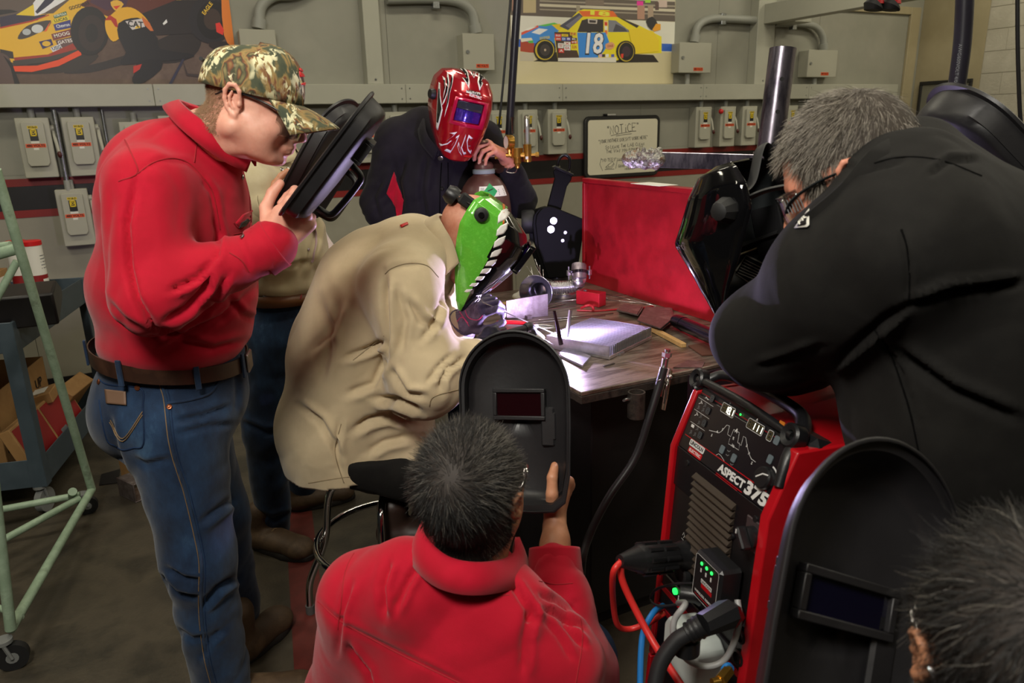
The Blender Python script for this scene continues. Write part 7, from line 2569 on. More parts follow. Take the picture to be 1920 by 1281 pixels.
jn = link_cloth('jeans', S, [(hipr, knr, .11, 9, 7, .007, 1.0), (knr, anr, .08, 11, 7, .009, 1.0), (hipl, knl, .1, 8, 7, .007, 1), (knl, anl, .08, 11, 7, .008, 1), (at(321, 690, 1.79), at(321, 800, 1.79), .17, 6, 6, .004, 0)], m_den, p1, crj, 4.4, 1)
SM = [(297, 693), (305, 725), (312, 752), (319, 816), (327, 855), (338, 890), (350, 927), (370, 1011), (378, 1059), (377, 1119), (379, 1170), (388, 1237), (402, 1290)]
seam(jn, SM, .0035, m_den, p1)
seam(jn, [(x - 5, y) for x, y in SM], .0012, m_stit, p1)
seam(jn, [(x + 7, y) for x, y in SM], .0012, m_den2, p1)
seam(jn, [(403, 690), (408, 703), (409, 716), (393, 738), (365, 748), (336, 754), (311, 756)], .0035, m_den, p1)
for px in ([(186, 712), (205, 722), (264, 729), (268, 766), (269, 833), (250, 840), (231, 844), (215, 836), (201, 826), (192, 790), (186, 750)], [(195, 700), (230, 704), (296, 708)]):
 seam(jn, px, .0022, m_den2, p1)
for px in ([(208, 787), (231, 822), (268, 772)], [(206, 791), (231, 827), (268, 778)]):
 P = on_surface(jn, spline(px, 6), .002)
 if len(P) > 2:
  MB().tube(P, .0012, 6).build('stitching', m_stit, p1, 60)
lp = patch(jn, [(199, 730), (238, 734), (239, 760), (202, 757)], mat('tan patch', (110, 84, 66), .6), p1, 'leather_patch', .004, .002)
for px in ((317, 763), (258, 727), (186, 716)):
 button(jn, px, .0068, m_copper, p1, 'rivet')
BC = at(326, 683, 1.782)
th = np.linspace(0, 2 * pi, 60, endpoint=False)
def btz(x):
 return .03 - .17 * x
def ring_at(dz, k):
 return ZUP * btz(np.cos(th) * .179)[:, None] + BC + np.outer(np.cos(th) * .179 * k, F1) + np.outer(np.sin(th) * .190 * k, L1) + ZUP * dz
MB().rings([ring_at(-.019, .985), ring_at(-.019, 1.0), ring_at(.019, 1.0), ring_at(.019, .985)], caps=False).build('belt', m_leath, p1, 50)
for a in (-1.95, -1.05, -2.9, -.3):
 q = BC + F1 * .183 * cos(a) + L1 * .193 * sin(a) + ZUP * btz(.18 * cos(a))
 n = nrm(F1 * cos(a) + L1 * sin(a))
 MB(M4(np.stack([np.cross(ZUP, n), ZUP, n], 1), q)).span((-.0065, -.032, -.002), (.0065, .03, .004), bev=.0015).build('belt_loop', m_den, p1)
q = BC + F1 * .182 - L1 * .02
MB(M4(R1, q)).span((-.002, -.03, -.024), (.006, .03, .024), bev=.003).build('belt_buckle', m_steel, p1)
hl = atz(462, 1232, 0)
tl = atz(541, 1163, 0)
hl = hl - nrm(tl - hl) * .06
boot('boot', hl, tl, .17, m_boot, p1, .05)
hr = at(400, 1310, 1.76) * [1, 1, 0]
boot('boot', hr, hr + F1 * .29, .17, m_boot, p1, .052)
# cap, spectacles, hair
cap_hat(HM1, None, p1, m_camo)
crown = [o for o in p1.children if o.name.startswith('cap_crown')][0]
BVH.pop(crown.name, None)
zc = lambda X, Y: (360 + X / 5.333, 70 + Y / 5.333)
for poly in ([(1056, 314), (1098, 326), (1132, 350), (1140, 402), (1120, 384), (1090, 350), (1058, 336)], [(1054, 346), (1086, 364), (1118, 396), (1066, 402), (1058, 376)], [(1140, 428), (1156, 494), (1072, 474), (1090, 456), (1118, 452)]):
 patch(crown, [zc(*q) for q in poly], m_red, p1, 'embroidery', .0045, .002)
spectacles(HM1, p1)
for y in (-1, 1):
 MB(HM1).ball((.0835, y * .032, .004), (.0035, .0052, .0052), 12).build('iris', m_iris, p1, 60)
P, N = scatter(hV1, hF1, 9000, lambda c: ((c[:, 0] < .02 - .02 * (c[:, 2] < -.03)) & (c[:, 2] > -.075) & (c[:, 2] < .03) & (np.abs(c[:, 1]) < .079) & ~((c[:, 0] > -.035) & (np.abs(c[:, 1]) > .066) & (c[:, 2] < .03))).astype(float) * (1 + .0 * c[:, 0]))
D = N * .55 + np.array([-.25, 0, -.8])
hairm = mat('short blond hair', (150, 118, 86), .55)
RM = HM1[:3, :3] / s_
strands('hair', ax(HM1, P), D @ RM.T, .010, .00032, hairm, p1, 2, 0, None, .1, .3)
MB(HM1).tube([(-.104, .03, .05), (-.109, 0, .048), (-.104, -.03, .05)], .004, 8).build('cap_strap', m_blk, p1, 60)
# his shield: seen on its edge, front turned to the bench
def shield_frame(top, bot, nhint):
 y = nrm(top - bot)
 z = nrm(nhint - y * (nhint @ y))
 return np.stack([np.cross(y, z), y, z], 1)
tp, bt_ = at(708, 192, 1.63), at(565, 382, 1.62)
Rs = shield_frame(tp, bt_, SIDE * .8 - ZUP * .55 + HEAD * .12)
hs1 = hand_shield('hand_shield', 'black hand shield seen edge on, held up by the red shirted standing man', Rs, (tp + bt_) / 2 + Rs[:, 2] * .028, .06, .8, handle_side=1)
# ============================================================ man behind: khaki shirt
p2 = person('man in khaki shirt and jeans behind the red shirted man, holding a purple lit shield', at(520, 960, 2.75) * [1, 1, 0])
f = nrm(cos(radians(28)) * nrm(SIDE + .15 * HEAD) - sin(radians(28)) * ZUP)
HM2 = M4(frame(f), at(503, 214, 2.60))
neck2 = at(478, 292, 2.64)
V, F, _ = head_mesh(HM2, neck2, .3, h=.0042)
V[:, 2] = np.where(V[:, 2] > .03, .03 + (V[:, 2] - .03) * .66, V[:, 2])
V[:, 0] = np.where((V[:, 0] < -.04) & (V[:, 2] > -.06), -.04 + (V[:, 0] + .04) * .76, V[:, 0])
S = SDF(.0032)
hw = at(500, 388, 2.40)
hand_sdf(S, -1, hw, at(540, 362, 2.38) - hw, -HEAD + ZUP * .3, (.9, 1.1, .6), .04, None, 1.0, fore=at(462, 412, 2.45))
sr, er, wr = at(470, 345, 2.45), at(440, 470, 2.42), at(490, 394, 2.41)
slf, el2, wl2 = at(520, 330, 2.85), at(600, 480, 2.92), at(596, 528, 2.86)
body_obj(p2, m_skin2, (ax(HM2, V), F), S.mesh(), trunk([(neck2, at(535, 540, 2.67), .06, .13), (at(525, 640, 2.65), at(512, 950, 2.68), .05, .03), (at(550, 630, 2.8), at(560, 890, 2.94), .05, .03)]))
R2 = np.stack([nrm(SIDE + .2 * HEAD), lateral(nrm(SIDE + .2 * HEAD)), ZUP], 1)
S = SDF(.008)
S.ell(at(525, 365, 2.66), R2, (.125, .19, .19), .08)
S.ell(at(538, 468, 2.67), R2, (.15, .18, .15), .08)
S.ell(at(535, 528, 2.68), R2, (.146, .176, .062), .05)
S.chain([sr, neck2, slf], [.07, .07, .07], .05)
S.chain([sr, er, wr], [.075, .066, .05], .03)
S.chain([slf, el2, wl2], [.072, .062, .046], .03)
s2 = link_cloth('shirt', S, [(at(520, 320, 2.65), at(538, 540, 2.67), .17, 6, 6, .009, .8), (er, wr, .055, 12, 8, .006, .5)], m_kh2, p2, [([(480, 380), (520, 384), (550, 376)], 4, .006), ([(600, 400), (590, 460), (560, 520)], 6, .008), ([(500, 480), (540, 500), (590, 488)], 6, .007), ([(560, 330), (556, 400), (566, 520)], 3, .005)], 8.1)
cuff(at(480, 398, 2.415), at(503, 387, 2.405), .05, m_kh2, p2, thick=.003)
collar(None, [at(553, 300, 2.55), at(520, 308, 2.52), at(470, 290, 2.55), at(440, 275, 2.68), at(480, 270, 2.78), at(540, 290, 2.72), at(553, 300, 2.6)], .04, m_kh2, p2)
for px in ((528, 318), (540, 317), (578, 468)):
 button(s2, px, .006, m_steel, p2)
seam(s2, [(482, 386), (516, 382), (552, 388)], .0016, m_kst, p2)
pn = on_surface(s2, [(520, 352), (532, 356)], .004)
if len(pn) == 2:
 MB().tube(pn, .004, 8).build('pen', mat('pen blue', (70, 110, 170), .4), p2)
LY = on_surface(s2, spline([(578, 392), (586, 420), (592, 455), (588, 478), (585, 492)], 5), .006)
if len(LY) > 3:
 MB().tube(LY, .009, 8, flat=.2).build('lanyard', mat('lanyard', (214, 190, 200), .5), p2, 60)
bd = at(583, 398, 2.45)
MB(M4(np.stack([SIDE, CU, -HEAD], 1), bd)).span((-.02, -.018, -.001), (.02, .012, .001)).build('badge', m_white, p2, None)
S = SDF(.009)
S.ell(at(530, 610, 2.69), R2, (.145, .17, .13), .06)
S.chain([at(515, 640, 2.6), at(500, 800, 2.6), at(512, 985, 2.69)], [.105, .082, .07], .05)
S.chain([at(555, 640, 2.8), at(545, 780, 2.86), at(566, 912, 2.96)], [.105, .08, .068], .05)
S.cone(at(535, 552, 2.68), at(533, 590, 2.68), .135, .14, .05)
j2 = link_cloth('jeans', S, [(at(515, 640, 2.6), at(500, 800, 2.6), .1, 8, 7, .008, 1), (at(500, 800, 2.6), at(512, 965, 2.69), .08, 10, 7, .009, 1), (at(555, 640, 2.8), at(566, 900, 2.96), .09, 9, 7, .008, 1)], m_den, p2, [([(450, 790), (500, 812), (535, 806)], 6, .01), ([(480, 960), (510, 975), (548, 962)], 5, .008), ([(556, 560), (576, 566), (584, 580)], 3, .006)], 2.2)
B2 = at(532, 548, 2.685)
MB().rings([B2 + np.outer(np.cos(th) * .146, R2[:, 0]) + np.outer(np.sin(th) * .172, R2[:, 1]) + ZUP * z for z in (-.02, .02)], caps=False).build('belt', mat('belt tan', (104, 66, 36), .45), p2, 50, solid=.004)
for px, r in (((504, 551), .014), ((560, 552), .018)):
 q = on_surface(j2, [px], .0)
 if len(q):
  MB(M4(np.stack([SIDE, CU, -HEAD], 1), q[0] - HEAD * .02)).lathe([(r, 0), (r, .003), (.0005, .005)], 16).build('belt_concho', m_steel, p2, 40)
h_, t_ = atz(486, 1022, 0), atz(585, 1050, 0)
boot('shoe', h_ - nrm(t_ - h_) * .03, t_, .15, m_boot, p2, .052, lace=True)
h_, t_ = atz(540, 958, 0), atz(655, 934, 0)
boot('shoe', h_, h_ + nrm(t_ - h_) * .29, .15, m_boot, p2, .05)
cap_hat(HM2, None, p2, m_camo)
spectacles(HM2, p2)
S = SDF(.004)
S.ell((.1, 0, -.092), np.eye(3), (.018, .02, .022), .01)
S.cone((.112, -.02, -.055), (.112, .02, -.055), .006, .006, .006)
V, F = S.mesh()
link_mesh('goatee', ax(HM2, V), F, mat('grey goatee', (150, 140, 130), .8, bump=.8, bscale=300), p2, None, 180)
tp, bt_ = at(672, 218, 2.28), at(578, 384, 2.26)
Rs = shield_frame(tp, bt_, SIDE * .75 - ZUP * .5 - HEAD * .3)
hand_shield('hand_shield', 'black hand shield with purple lit front behind the first edge on shield', Rs, (tp + bt_) / 2 + Rs[:, 2] * .02, .055, 1.0, handle_side=1)
# ============================================================ welder with red helmet
p3 = person('man in dark jacket and red flame helmet bending over the gas bottle', at(830, 500, 3.55) * [1, 1, 0])
F3 = nrm(-HEAD * .92 + SIDE * .4)
L3 = lateral(F3)
R3 = np.stack([F3, L3, ZUP], 1)
f = nrm(cos(radians(24)) * nrm(-HEAD * .86 + SIDE * .5) - sin(radians(24)) * ZUP)
H3f = frame(f) @ rotx(radians(-7))
s3 = 1.0
HM3 = M4(H3f, at(858, 212, 3.27), s3)
neck3 = at(832, 272, 3.42)
HB3 = M4(H3f, at(853, 216, 3.31), .92)
V, F, _ = head_mesh(HB3, neck3, .2, h=.005, face=False)
S = SDF(.003)
nails = []
hw = at(950, 291, 3.43)
hand_sdf(S, 1, hw, at(913, 266, 3.35) - hw, ZUP * .85 - HEAD * .25 + SIDE * .3, [(.75, .9, .5), (.85, .9, .5), (.9, .85, .5), (.9, .8, .5)], .12, [(.4, .75, -.5), (.75, .5, -.5), (.9, .2, -.5)], 1.12, fore=at(956, 318, 3.47), nails=nails)
hand3 = S.mesh()
sr, er, wr = at(742, 262, 3.45), at(712, 385, 3.5), at(760, 470, 3.5)
slf, el3, wl3 = at(905, 262, 3.55), at(975, 376, 3.6), at(956, 314, 3.47)
body_obj(p3, m_skin3, (ax(HB3, V), F), hand3, trunk([(at(832, 310, 3.53), at(825, 500, 3.55), .06, .1), (at(790, 520, 3.55), at(790, 780, 3.6), .07, .04), (at(860, 520, 3.6), at(860, 780, 3.65), .07, .04)]))
nail_mesh(nails).build('fingernail', m_nail, p3, 60)
S = SDF(.009)
S.ell(at(826, 340, 3.53), R3, (.15, .235, .26), .1)
S.ell(at(826, 450, 3.56), R3, (.16, .22, .2), .08)
S.chain([sr, at(800, 240, 3.48), neck3], [.085, .08, .08], .06)
S.chain([slf, at(862, 245, 3.52), neck3], [.085, .08, .08], .06)
S.chain([sr, er, wr], [.09, .082, .065], .04)
S.chain([slf, el3, wl3], [.085, .078, .058], .035)
cr3 = [([(800, 290), (790, 360), (800, 420)], 6, .014), ([(760, 290), (750, 340), (755, 400)], 5, .012), ([(850, 330), (830, 400), (842, 440)], 5, .012), ([(815, 320), (822, 370), (815, 430)], 3, .008), ([(720, 330), (700, 370), (712, 410)], 5, .012), ([(738, 300), (745, 340), (735, 390)], 4, .012)]
j3 = link_cloth('jacket', S, [(at(826, 280, 3.5), at(826, 500, 3.55), .2, 5, 6, .014, .8), (sr, er, .09, 9, 8, .012, 1), (slf, el3, .085, 9, 8, .01, 1), (el3, wl3, .065, 14, 8, .008, .5)], m_bj2, p3, cr3, 5.0)
patch(j3, [(738, 322), (748, 350), (758, 376), (752, 418), (744, 420), (742, 388), (724, 362)], m_rs, p3, 'red_side_panel', .004, .003)
collar(None, [at(822, 292, 3.30), at(800, 262, 3.33), at(798, 225, 3.45), at(830, 212, 3.55), at(870, 225, 3.52), at(880, 265, 3.42), at(842, 300, 3.31)], .03, m_bj2, p3, up=nrm(at(842, 190, 3.3) - neck3), flare=.012, drop=.012, thick=.005)
seam(j3, [(828, 305), (826, 340), (824, 420)], .0028, m_bst, p3)
seam(j3, [(840, 305), (840, 340), (838, 420)], .0022, m_bst, p3)
button(j3, (826, 297), .012, m_steel, p3)
button(j3, (829, 354), .009, m_blkg, p3)
q = at(934, 309, 3.45)
d = nrm(el3 - wl3)
MB().tube([q - d * .012, q + d * .012], [.044, .044], 18).build('watch_strap', m_leath, p3, 50)
S = SDF(.012)
S.ell(at(826, 520, 3.57), R3, (.15, .2, .13), .06)
S.chain([at(785, 540, 3.55), at(785, 700, 3.56), at(785, 830, 3.64)], [.11, .085, .075], .05)
S.chain([at(868, 540, 3.62), at(868, 700, 3.63), at(868, 830, 3.7)], [.11, .085, .075], .05)
link_cloth('trousers', S, [(at(785, 540, 3.55), at(785, 830, 3.64), .1, 8, 7, .008, 1)], m_den2, p3)
for x, d_ in ((785, 3.64), (868, 3.7)):
 b_ = at(x, 830, d_) * [1, 1, 0]
 boot('boot', b_ - F3 * .08, b_ + F3 * .2, .15, m_boot, p3)
# red helmet (worn)
m_hred = mat('helmet red', (172, 8, 30), .18, .35, coat=1.0, bump=0)
m_hwhite = mat('helmet graphic white', (232, 230, 226), .3)
m_hblk = mat('helmet gloss black', (12, 12, 14), .1, coat=.8)
m_hlens = mat('violet lens', (66, 40, 150), .08, .5, [(54, 30, 132), (86, 56, 176)], 60, spec=.9)
h3 = thing('welding_helmet', 'glossy red welding helmet with white flame graphics and violet window', 'welding helmet', HM3[:3, 3])
rows3 = [(.172, -.03, .045, .06), (.158, -.055, .085, .092), (.12, -.07, .128, .113), (.07, -.07, .146, .118), (.0, -.055, .15, .116), (-.045, -.03, .146, .108), (-.09, .0, .132, .098), (-.135, .03, .124, .082), (-.16, .06, .118, .062), (-.166, .085, .112, .045)]
hs3 = helmet_shell(rows3, 'shell', m_hred, h3, HM3, e=.55)
z3 = lambda pts: [(800 + x / 6.1, 100 + y / 6.1) for x, y in pts]
def wpatch(o, pts, m, par, nm, lift=.0035, conv=z3, th_=.0004):
 r = patch(o, conv(pts), m, par, nm, lift, th_)
 return r
def frame_patch(o, outer, inner, m, par, nm, lift, conv, th_=.006):
 A, B = on_surface(o, conv(outer), lift), on_surface(o, conv(inner), lift)
 if len(A) != len(outer) or len(B) != len(inner):
  return
 mb = MB()
 mb.rings([A, B], caps=False)
 return mb.build(nm, m, par, 40, solid=th_, bevel=.001)
wf_o = [(338, 490), (500, 528), (692, 574), (664, 720), (622, 868), (440, 838), (262, 792), (300, 640)]
wf_i = [(366, 528), (508, 560), (650, 590), (620, 705), (590, 822), (445, 798), (302, 766), (336, 640)]
frame_patch(hs3, wf_o, wf_i, mat('helmet magenta', (186, 18, 66), .2, .3, coat=1), h3, 'window_frame', .007, z3)
wpatch(hs3, [(372, 536), (508, 568), (642, 598), (616, 704), (586, 812), (445, 788), (312, 758), (340, 640)], m_hlens, h3, 'window', .004)
wpatch(hs3, [(356, 560), (372, 540), (640, 600), (622, 690), (500, 660), (350, 620)], mat('lens dark', (44, 44, 52), .1, spec=.8), h3, 'window_upper', .0055)
for k_, poly in enumerate(([(345, 140), (420, 150), (470, 215), (492, 330), (484, 410), (455, 350), (405, 280), (450, 300), (462, 290), (440, 230), (400, 180)], [(455, 132), (500, 150), (540, 270), (575, 165), (610, 180), (560, 240), (540, 285), (500, 225)], [(612, 190), (640, 215), (662, 260), (655, 300), (640, 290), (622, 330), (646, 345), (604, 430), (580, 330), (590, 240)], [(296, 190), (312, 240), (300, 330), (268, 460), (246, 600), (205, 730), (228, 600), (250, 440), (278, 320)], [(235, 215), (250, 235), (262, 330), (240, 460), (205, 560), (175, 600), (215, 480), (236, 340)],
       [(180, 260), (215, 290), (220, 400), (190, 520), (205, 400), (198, 310)], [(140, 330), (155, 340), (160, 480), (185, 650), (130, 880), (110, 860), (120, 600)],
       [(262, 912), (350, 898), (300, 950), (228, 1002), (290, 996), (240, 1040), (160, 1060), (140, 1025), (180, 1040), (250, 980), (300, 920)], [(376, 930), (330, 1040), (270, 1140), (200, 1110), (280, 1060), (320, 1000), (340, 950)], [(366, 1010), (400, 1170), (372, 1130), (352, 1060)], [(446, 925), (416, 1010), (392, 1080), (420, 1160), (450, 1150), (430, 1070), (440, 990)], [(480, 930), (528, 970), (490, 990), (470, 1010), (500, 1060), (470, 1060), (512, 1110), (500, 1150), (468, 1110), (456, 1000)])):
 wpatch(hs3, poly, m_hwhite, h3, 'flame_graphic', .0014)
 c = np.mean(poly, 0)
 wpatch(hs3, [tuple(c + (np.array(q) - c) * .72) for q in poly], m_hblk if k_ < 7 else m_hred, h3, 'flame_core', .0022)
wpatch(hs3, [(448, 425), (606, 455), (614, 482), (452, 455)], m_hwhite, h3, 'badge_top', .0035)
wpatch(hs3, [(470, 466), (634, 498), (630, 526), (470, 490)], m_red, h3, 'badge_bottom', .0035)
def text_on(o, st, px, ang, h, m, par, nm, width=None, lift=.005, name_n=None):
 P = on_surface(o, [px], lift)
 if not len(P):
  return
 _, n, _, _ = bvh_of(o).find_nearest(Vector(P[0]))
 n = np.array(n)
 if n @ (CC - P[0]) < 0:
  n = -n
 x = nrm(cos(ang) * CR + sin(ang) * CU)
 x = nrm(x - n * (x @ n))
 mb = MB()
 put_text(mb, st, h, M4(np.stack([x, np.cross(n, x), n], 1), P[0]), 0, .03, 0, width)
 return mb.build(nm, m, par, None)
text_on(hs3, 'LINCOLN', z3([(532, 454)])[0], -.18, .012, m_ink, h3, 'lettering', .058)
text_on(hs3, 'ELECTRIC', z3([(552, 496)])[0], -.18, .011, m_hwhite, h3, 'lettering', .056)
wpatch(hs3, [(415, 1160), (480, 1165), (560, 1168), (564, 1200), (480, 1190), (425, 1180)], m_red, h3, 'badge_bottom', .003)
for y in (1, -1):
 q = ax(HM3, (-.02, y * .118, .06))[0]
 w = HM3[:3, 1] / s3 * y
 MB().tube([q - w * .004, q + w * .008, q + w * .02], [.02, .022, .018], 12).build('side_knob', m_rubber, h3, 40)
# ============================================================ seated welder
p4 = person('seated welder in khaki coat, green helmet and gloves leaning into the arc', at(680, 900, 2.2) * [1, 1, 0])
F4 = nrm(SIDE + .05 * HEAD)
L4 = lateral(F4)
R4 = np.stack([F4, L4, ZUP], 1)
f = nrm(cos(radians(38)) * nrm(SIDE + .02 * HEAD) - sin(radians(38)) * ZUP)
HM4 = M4(frame(f), at(877, 452, 2.19))
neck4 = at(812, 472, 2.2)
V, F, _ = head_mesh(HM4, neck4, .8, h=.0038, face=False)
head4 = (ax(HM4, V), F)
sr, er, wr = at(752, 530, 1.99), at(800, 712, 1.93), at(886, 678, 2.02)
slf, el4, wl4 = at(800, 500, 2.42), at(830, 668, 2.5), at(856, 618, 2.36)
body_obj(p4, m_skin3, head4, trunk([(neck4, at(690, 640, 2.2), .06, .1), (at(690, 640, 2.2), at(672, 850, 2.2), .1, .1), (sr, er, .05, .045), (er, wr, .045, .03), (slf, el4, .05, .045), (el4, wl4, .045, .03)]))
S = SDF(.0074)
tor = [at(770, 500, 2.2), at(700, 570, 2.2), at(650, 680, 2.2), at(640, 800, 2.2), at(660, 880, 2.2)]
S.flat(tor[0], tor[1], .16, .2, R4[:, [0, 1, 2]], .85, .08)
S.flat(tor[1], tor[2], .2, .2, R4[:, [0, 1, 2]], .8, .08)
S.flat(tor[2], tor[3], .2, .205, R4[:, [0, 1, 2]], .82, .08)
S.flat(tor[3], tor[4], .205, .205, R4[:, [0, 1, 2]], 1.0, .06)
S.cone(at(735, 790, 2.17), at(752, 850, 2.14), .135, .12, .08)
S.chain([sr, at(782, 492, 2.09), neck4], [.1, .08, .056], .05)
S.chain([slf, at(812, 490, 2.3), neck4], [.09, .075, .056], .05)
S.cone(at(806, 462, 2.2), at(770, 500, 2.2), .052, .09, .05)
S.chain([sr, er], [.105, .1], .05)
S.cone(at(712, 738, 2.1), at(770, 738, 1.98), .075, .065, .05)
S.chain([er, wr], [.094, .072], .05)
S.chain([slf, el4, wl4], [.09, .08, .062], .04)
cr4 = [([(721, 512), (745, 500), (790, 496)], 3, .006), ([(722, 515), (722, 570), (726, 640), (722, 680)], 8, .02), ([(722, 640), (690, 656), (645, 672)], 7, .014), ([(726, 670), (700, 720), (650, 740)], 8, .012), ([(730, 690), (760, 740), (800, 744)], 8, .014), ([(762, 560), (790, 600), (830, 618)], 8, .01), ([(838, 540), (820, 600), (790, 640)], 7, .01), ([(876, 668), (840, 690), (826, 712), (828, 740)], 6, .012), ([(850, 664), (822, 690), (800, 720)], 6, .01), ([(790, 775), (740, 752), (700, 748)], 8, .02), ([(782, 800), (730, 780), (690, 790), (660, 810)], 8, .016), ([(770, 820), (720, 830), (690, 850)], 8, .014), ([(600, 560), (620, 640), (600, 720)], 10, .008), ([(640, 560), (620, 620), (580, 660)], 10, .008), ([(560, 760), (600, 790), (640, 860)], 8, .012), ([(640, 780), (630, 840), (640, 890)], 5, .008), ([(745, 540), (760, 600), (752, 660)], 8, .008)]
def hem(V, F):
 pxx, pyy, _ = proj(V)
 n_ = nrm(np.array([0.0, 0, 1]))
 zcut = atz(595, 912, 0)
 keep = V[:, 2] > .565 + np.clip((pxx - 600) / 200, 0, 1) * .035
 return V, F[keep[F].all(1)]
ct4 = link_cloth('coat', S, [(sr, er, .105, 6, 7, .012, 1.2), (er, wr, .08, 9, 7, .012, .8), (tor[0], tor[2], .19, 4, 5, .012, .9), (tor[2], tor[4], .2, 5, 5, .014, .9)], m_kh, p4, cr4, 6.6, 1, post=hem)
md = ct4.modifiers.new('solid', 'SOLIDIFY')
md.thickness = .004
for px in ([(722, 514), (735, 503), (765, 494), (800, 498), (822, 520)], [(872, 728), (842, 735), (812, 745), (805, 762)], [(640, 795), (628, 840), (632, 868), (645, 906)], [(662, 676), (720, 630)], [(578, 906), (640, 896), (700, 890), (770, 880)]):
 seam(ct4, px, .0016, m_kst, p4)
cV = [at(842, 512, 2.07), at(830, 474, 2.08), at(812, 442, 2.1), at(806, 424, 2.2), at(826, 432, 2.3), at(850, 470, 2.32), at(856, 506, 2.3)]
collar(None, cV, .04, m_kh, p4, up=nrm(at(862, 420, 2.2) - neck4), flare=.012, drop=.02, thick=.005)
patch(ct4, [(750, 424), (764, 418), (766, 422), (753, 428)], m_red, p4, 'red_tag', .003, .001)
# dark trousers and boots on the stool ring
S = SDF(.01)
S.chain([at(690, 855, 2.08), at(860, 920, 2.12), at(780, 1060, 2.2)], [.10, .085, .07], .05)
S.chain([at(700, 840, 2.3), at(860, 880, 2.42), at(800, 985, 2.45)], [.10, .085, .07], .05)
S.ell(at(680, 850, 2.2), R4, (.14, .17, .08), .05)
S.plane_cut((0, 0, .66), (0, 0, 1), .01)
link_cloth('trousers', S, [(at(690, 855, 2.08), at(860, 920, 2.12), .09, 8, 7, .008, 1)], m_bj, p4)
b_ = at(708, 968, 2.12)
boot('boot', np.array([b_[0], b_[1], .30]), np.array([b_[0], b_[1], .30]) + nrm(SIDE + HEAD * .1) * .28, .14, mat('dark boot', (44, 30, 24), .45), p4)
b_ = at(770, 968, 2.42)
boot('boot', np.array([b_[0], b_[1], .30]), np.array([b_[0], b_[1], .30]) + nrm(SIDE + HEAD * .3) * .28, .14, mat('dark boot', (44, 30, 24), .45), p4)
# gloves
m_gl = mat('glove grey leather', (96, 88, 104), .55, 0, [(74, 66, 84), (122, 112, 130)], 22, .25, 300, bdist=.002, detail=7)
m_gl2 = mat('glove black leather', (26, 26, 28), .35, 0, [(20, 20, 22), (34, 34, 36)], 22, .3, 300, bdist=.002)
m_pink = mat('pink piping', (206, 60, 110), .5)
S = SDF(.003)
hw = at(866, 606, 2.34)
hand_sdf(S, 1, hw, at(905, 566, 2.28) - hw, -HEAD * .62 + ZUP * .62 + SIDE * -.1, [(.5, 1.2, .8), (.8, 1.3, .8), (.95, 1.3, .8), (1.0, 1.3, .8)], .06, [(.6, .6, -.6), (.85, .1, -.6), (.9, -.2, -.4)], 1.12, fore=at(852, 628, 2.38), glove=1.18)
V, F = S.mesh()
V = wrinkle(V, vnormals(V, F), [(hw, at(925, 560, 2.28), .04, 40, 40, .002, 0)], seed=1)
gl1 = link_mesh('glove', V, F, m_gl, p4, None, 180)
for px in ([(856, 604), (866, 595), (878, 606)], [(870, 575), (878, 595), (895, 600), (905, 592)], [(862, 585), (872, 600), (880, 612)]):
 seam(gl1, px, .0016, m_pink, p4, 'piping')
a, b = at(850, 632, 2.385), at(870, 602, 2.34)
MB().tube([a, (a + b) / 2, b], [.062, .056, .048], 22, caps=False).build('glove_gauntlet', m_gl, p4, 60, solid=.004)
S = SDF(.003)
hw = at(896, 668, 2.06)
hand_sdf(S, -1, hw, at(925, 634, 2.12) - hw, ZUP * .8 - HEAD * .4, [(.5, .8, .5), (.6, .9, .6), (.7, .9, .6), (.8, .9, .6)], .04, [(.7, .5, -.5), (.9, .2, -.5), (.9, .0, -.4)], 1.1, fore=at(878, 690, 2.0), glove=1.15)
V, F = S.mesh()
V = wrinkle(V, vnormals(V, F), [(hw, at(940, 620, 2.12), .04, 45, 45, .0022, 0)], seed=2)
gl2 = link_mesh('glove', V, F, m_gl2, p4, None, 180)
a, b = at(872, 690, 2.0), at(893, 668, 2.05)
MB().tube([a, (a + b) / 2, b], [.055, .05, .045], 22, caps=False).build('glove_gauntlet', m_gl2, p4, 60, solid=.004)
tt = thing('welding_torch', 'welding torch with white cup held in the black glove', 'torch', at(950, 622, 2.15))
a, b, c = at(930, 630, 2.14), at(985, 616, 2.2), at(1040, 648, 2.27)
MB().tube(spline([a - (b - a) * .4, a, b], 5), .011, 12).build('torch_handle', m_plast, tt, 60)
MB().tube(spline([b, b + (c - b) * .15 + ZUP * .012, b + (c - b) * .3], 4), [.014, .015, .016, .016, .016, .015, .015, .014, .013], 14).build('torch_head', m_plast, tt, 60)
MB().lathe([(.013, 0), (.0135, .01), (.011, .03), (.009, .04), (.0075, .04), (.0075, .002)], 18, M=M4(frame(c - b)[:, [1, 2, 0]], b + (c - b) * .3)).build('gas_cup', m_white, tt, 40)
MB().cyl(b + (c - b) * .5, c, .0016, n=6).build('electrode', m_steel, tt, 60)
g0 = at(905, 567, 2.26)
tag(MB().tube([at(897, 545, 2.27), g0, ARC + (-.01, 0, .006)], .0016, 6).build('filler_rod', m_steel, None, 180, loc=g0), 'thin filler rod held in the purple glove, pointing at the arc', 'rod')
# keys on a chain below the gloves
kc = thing('key_chain', 'small steel key chain hanging by the black glove', 'chain', at(857, 648, 2.2))
for i in range(5):
 q = at(854 + i % 2 * 2, 636 + i * 6, 2.2)
 tt_ = np.linspace(0, 2 * pi, 14, endpoint=False)
 w = SIDE if i % 2 else HEAD
 MB().tube(q + np.outer(np.cos(tt_) * .006, w) + np.outer(np.sin(tt_) * .009, ZUP), .0018, 6, loop=True).build('link', m_steel, kc, 180)
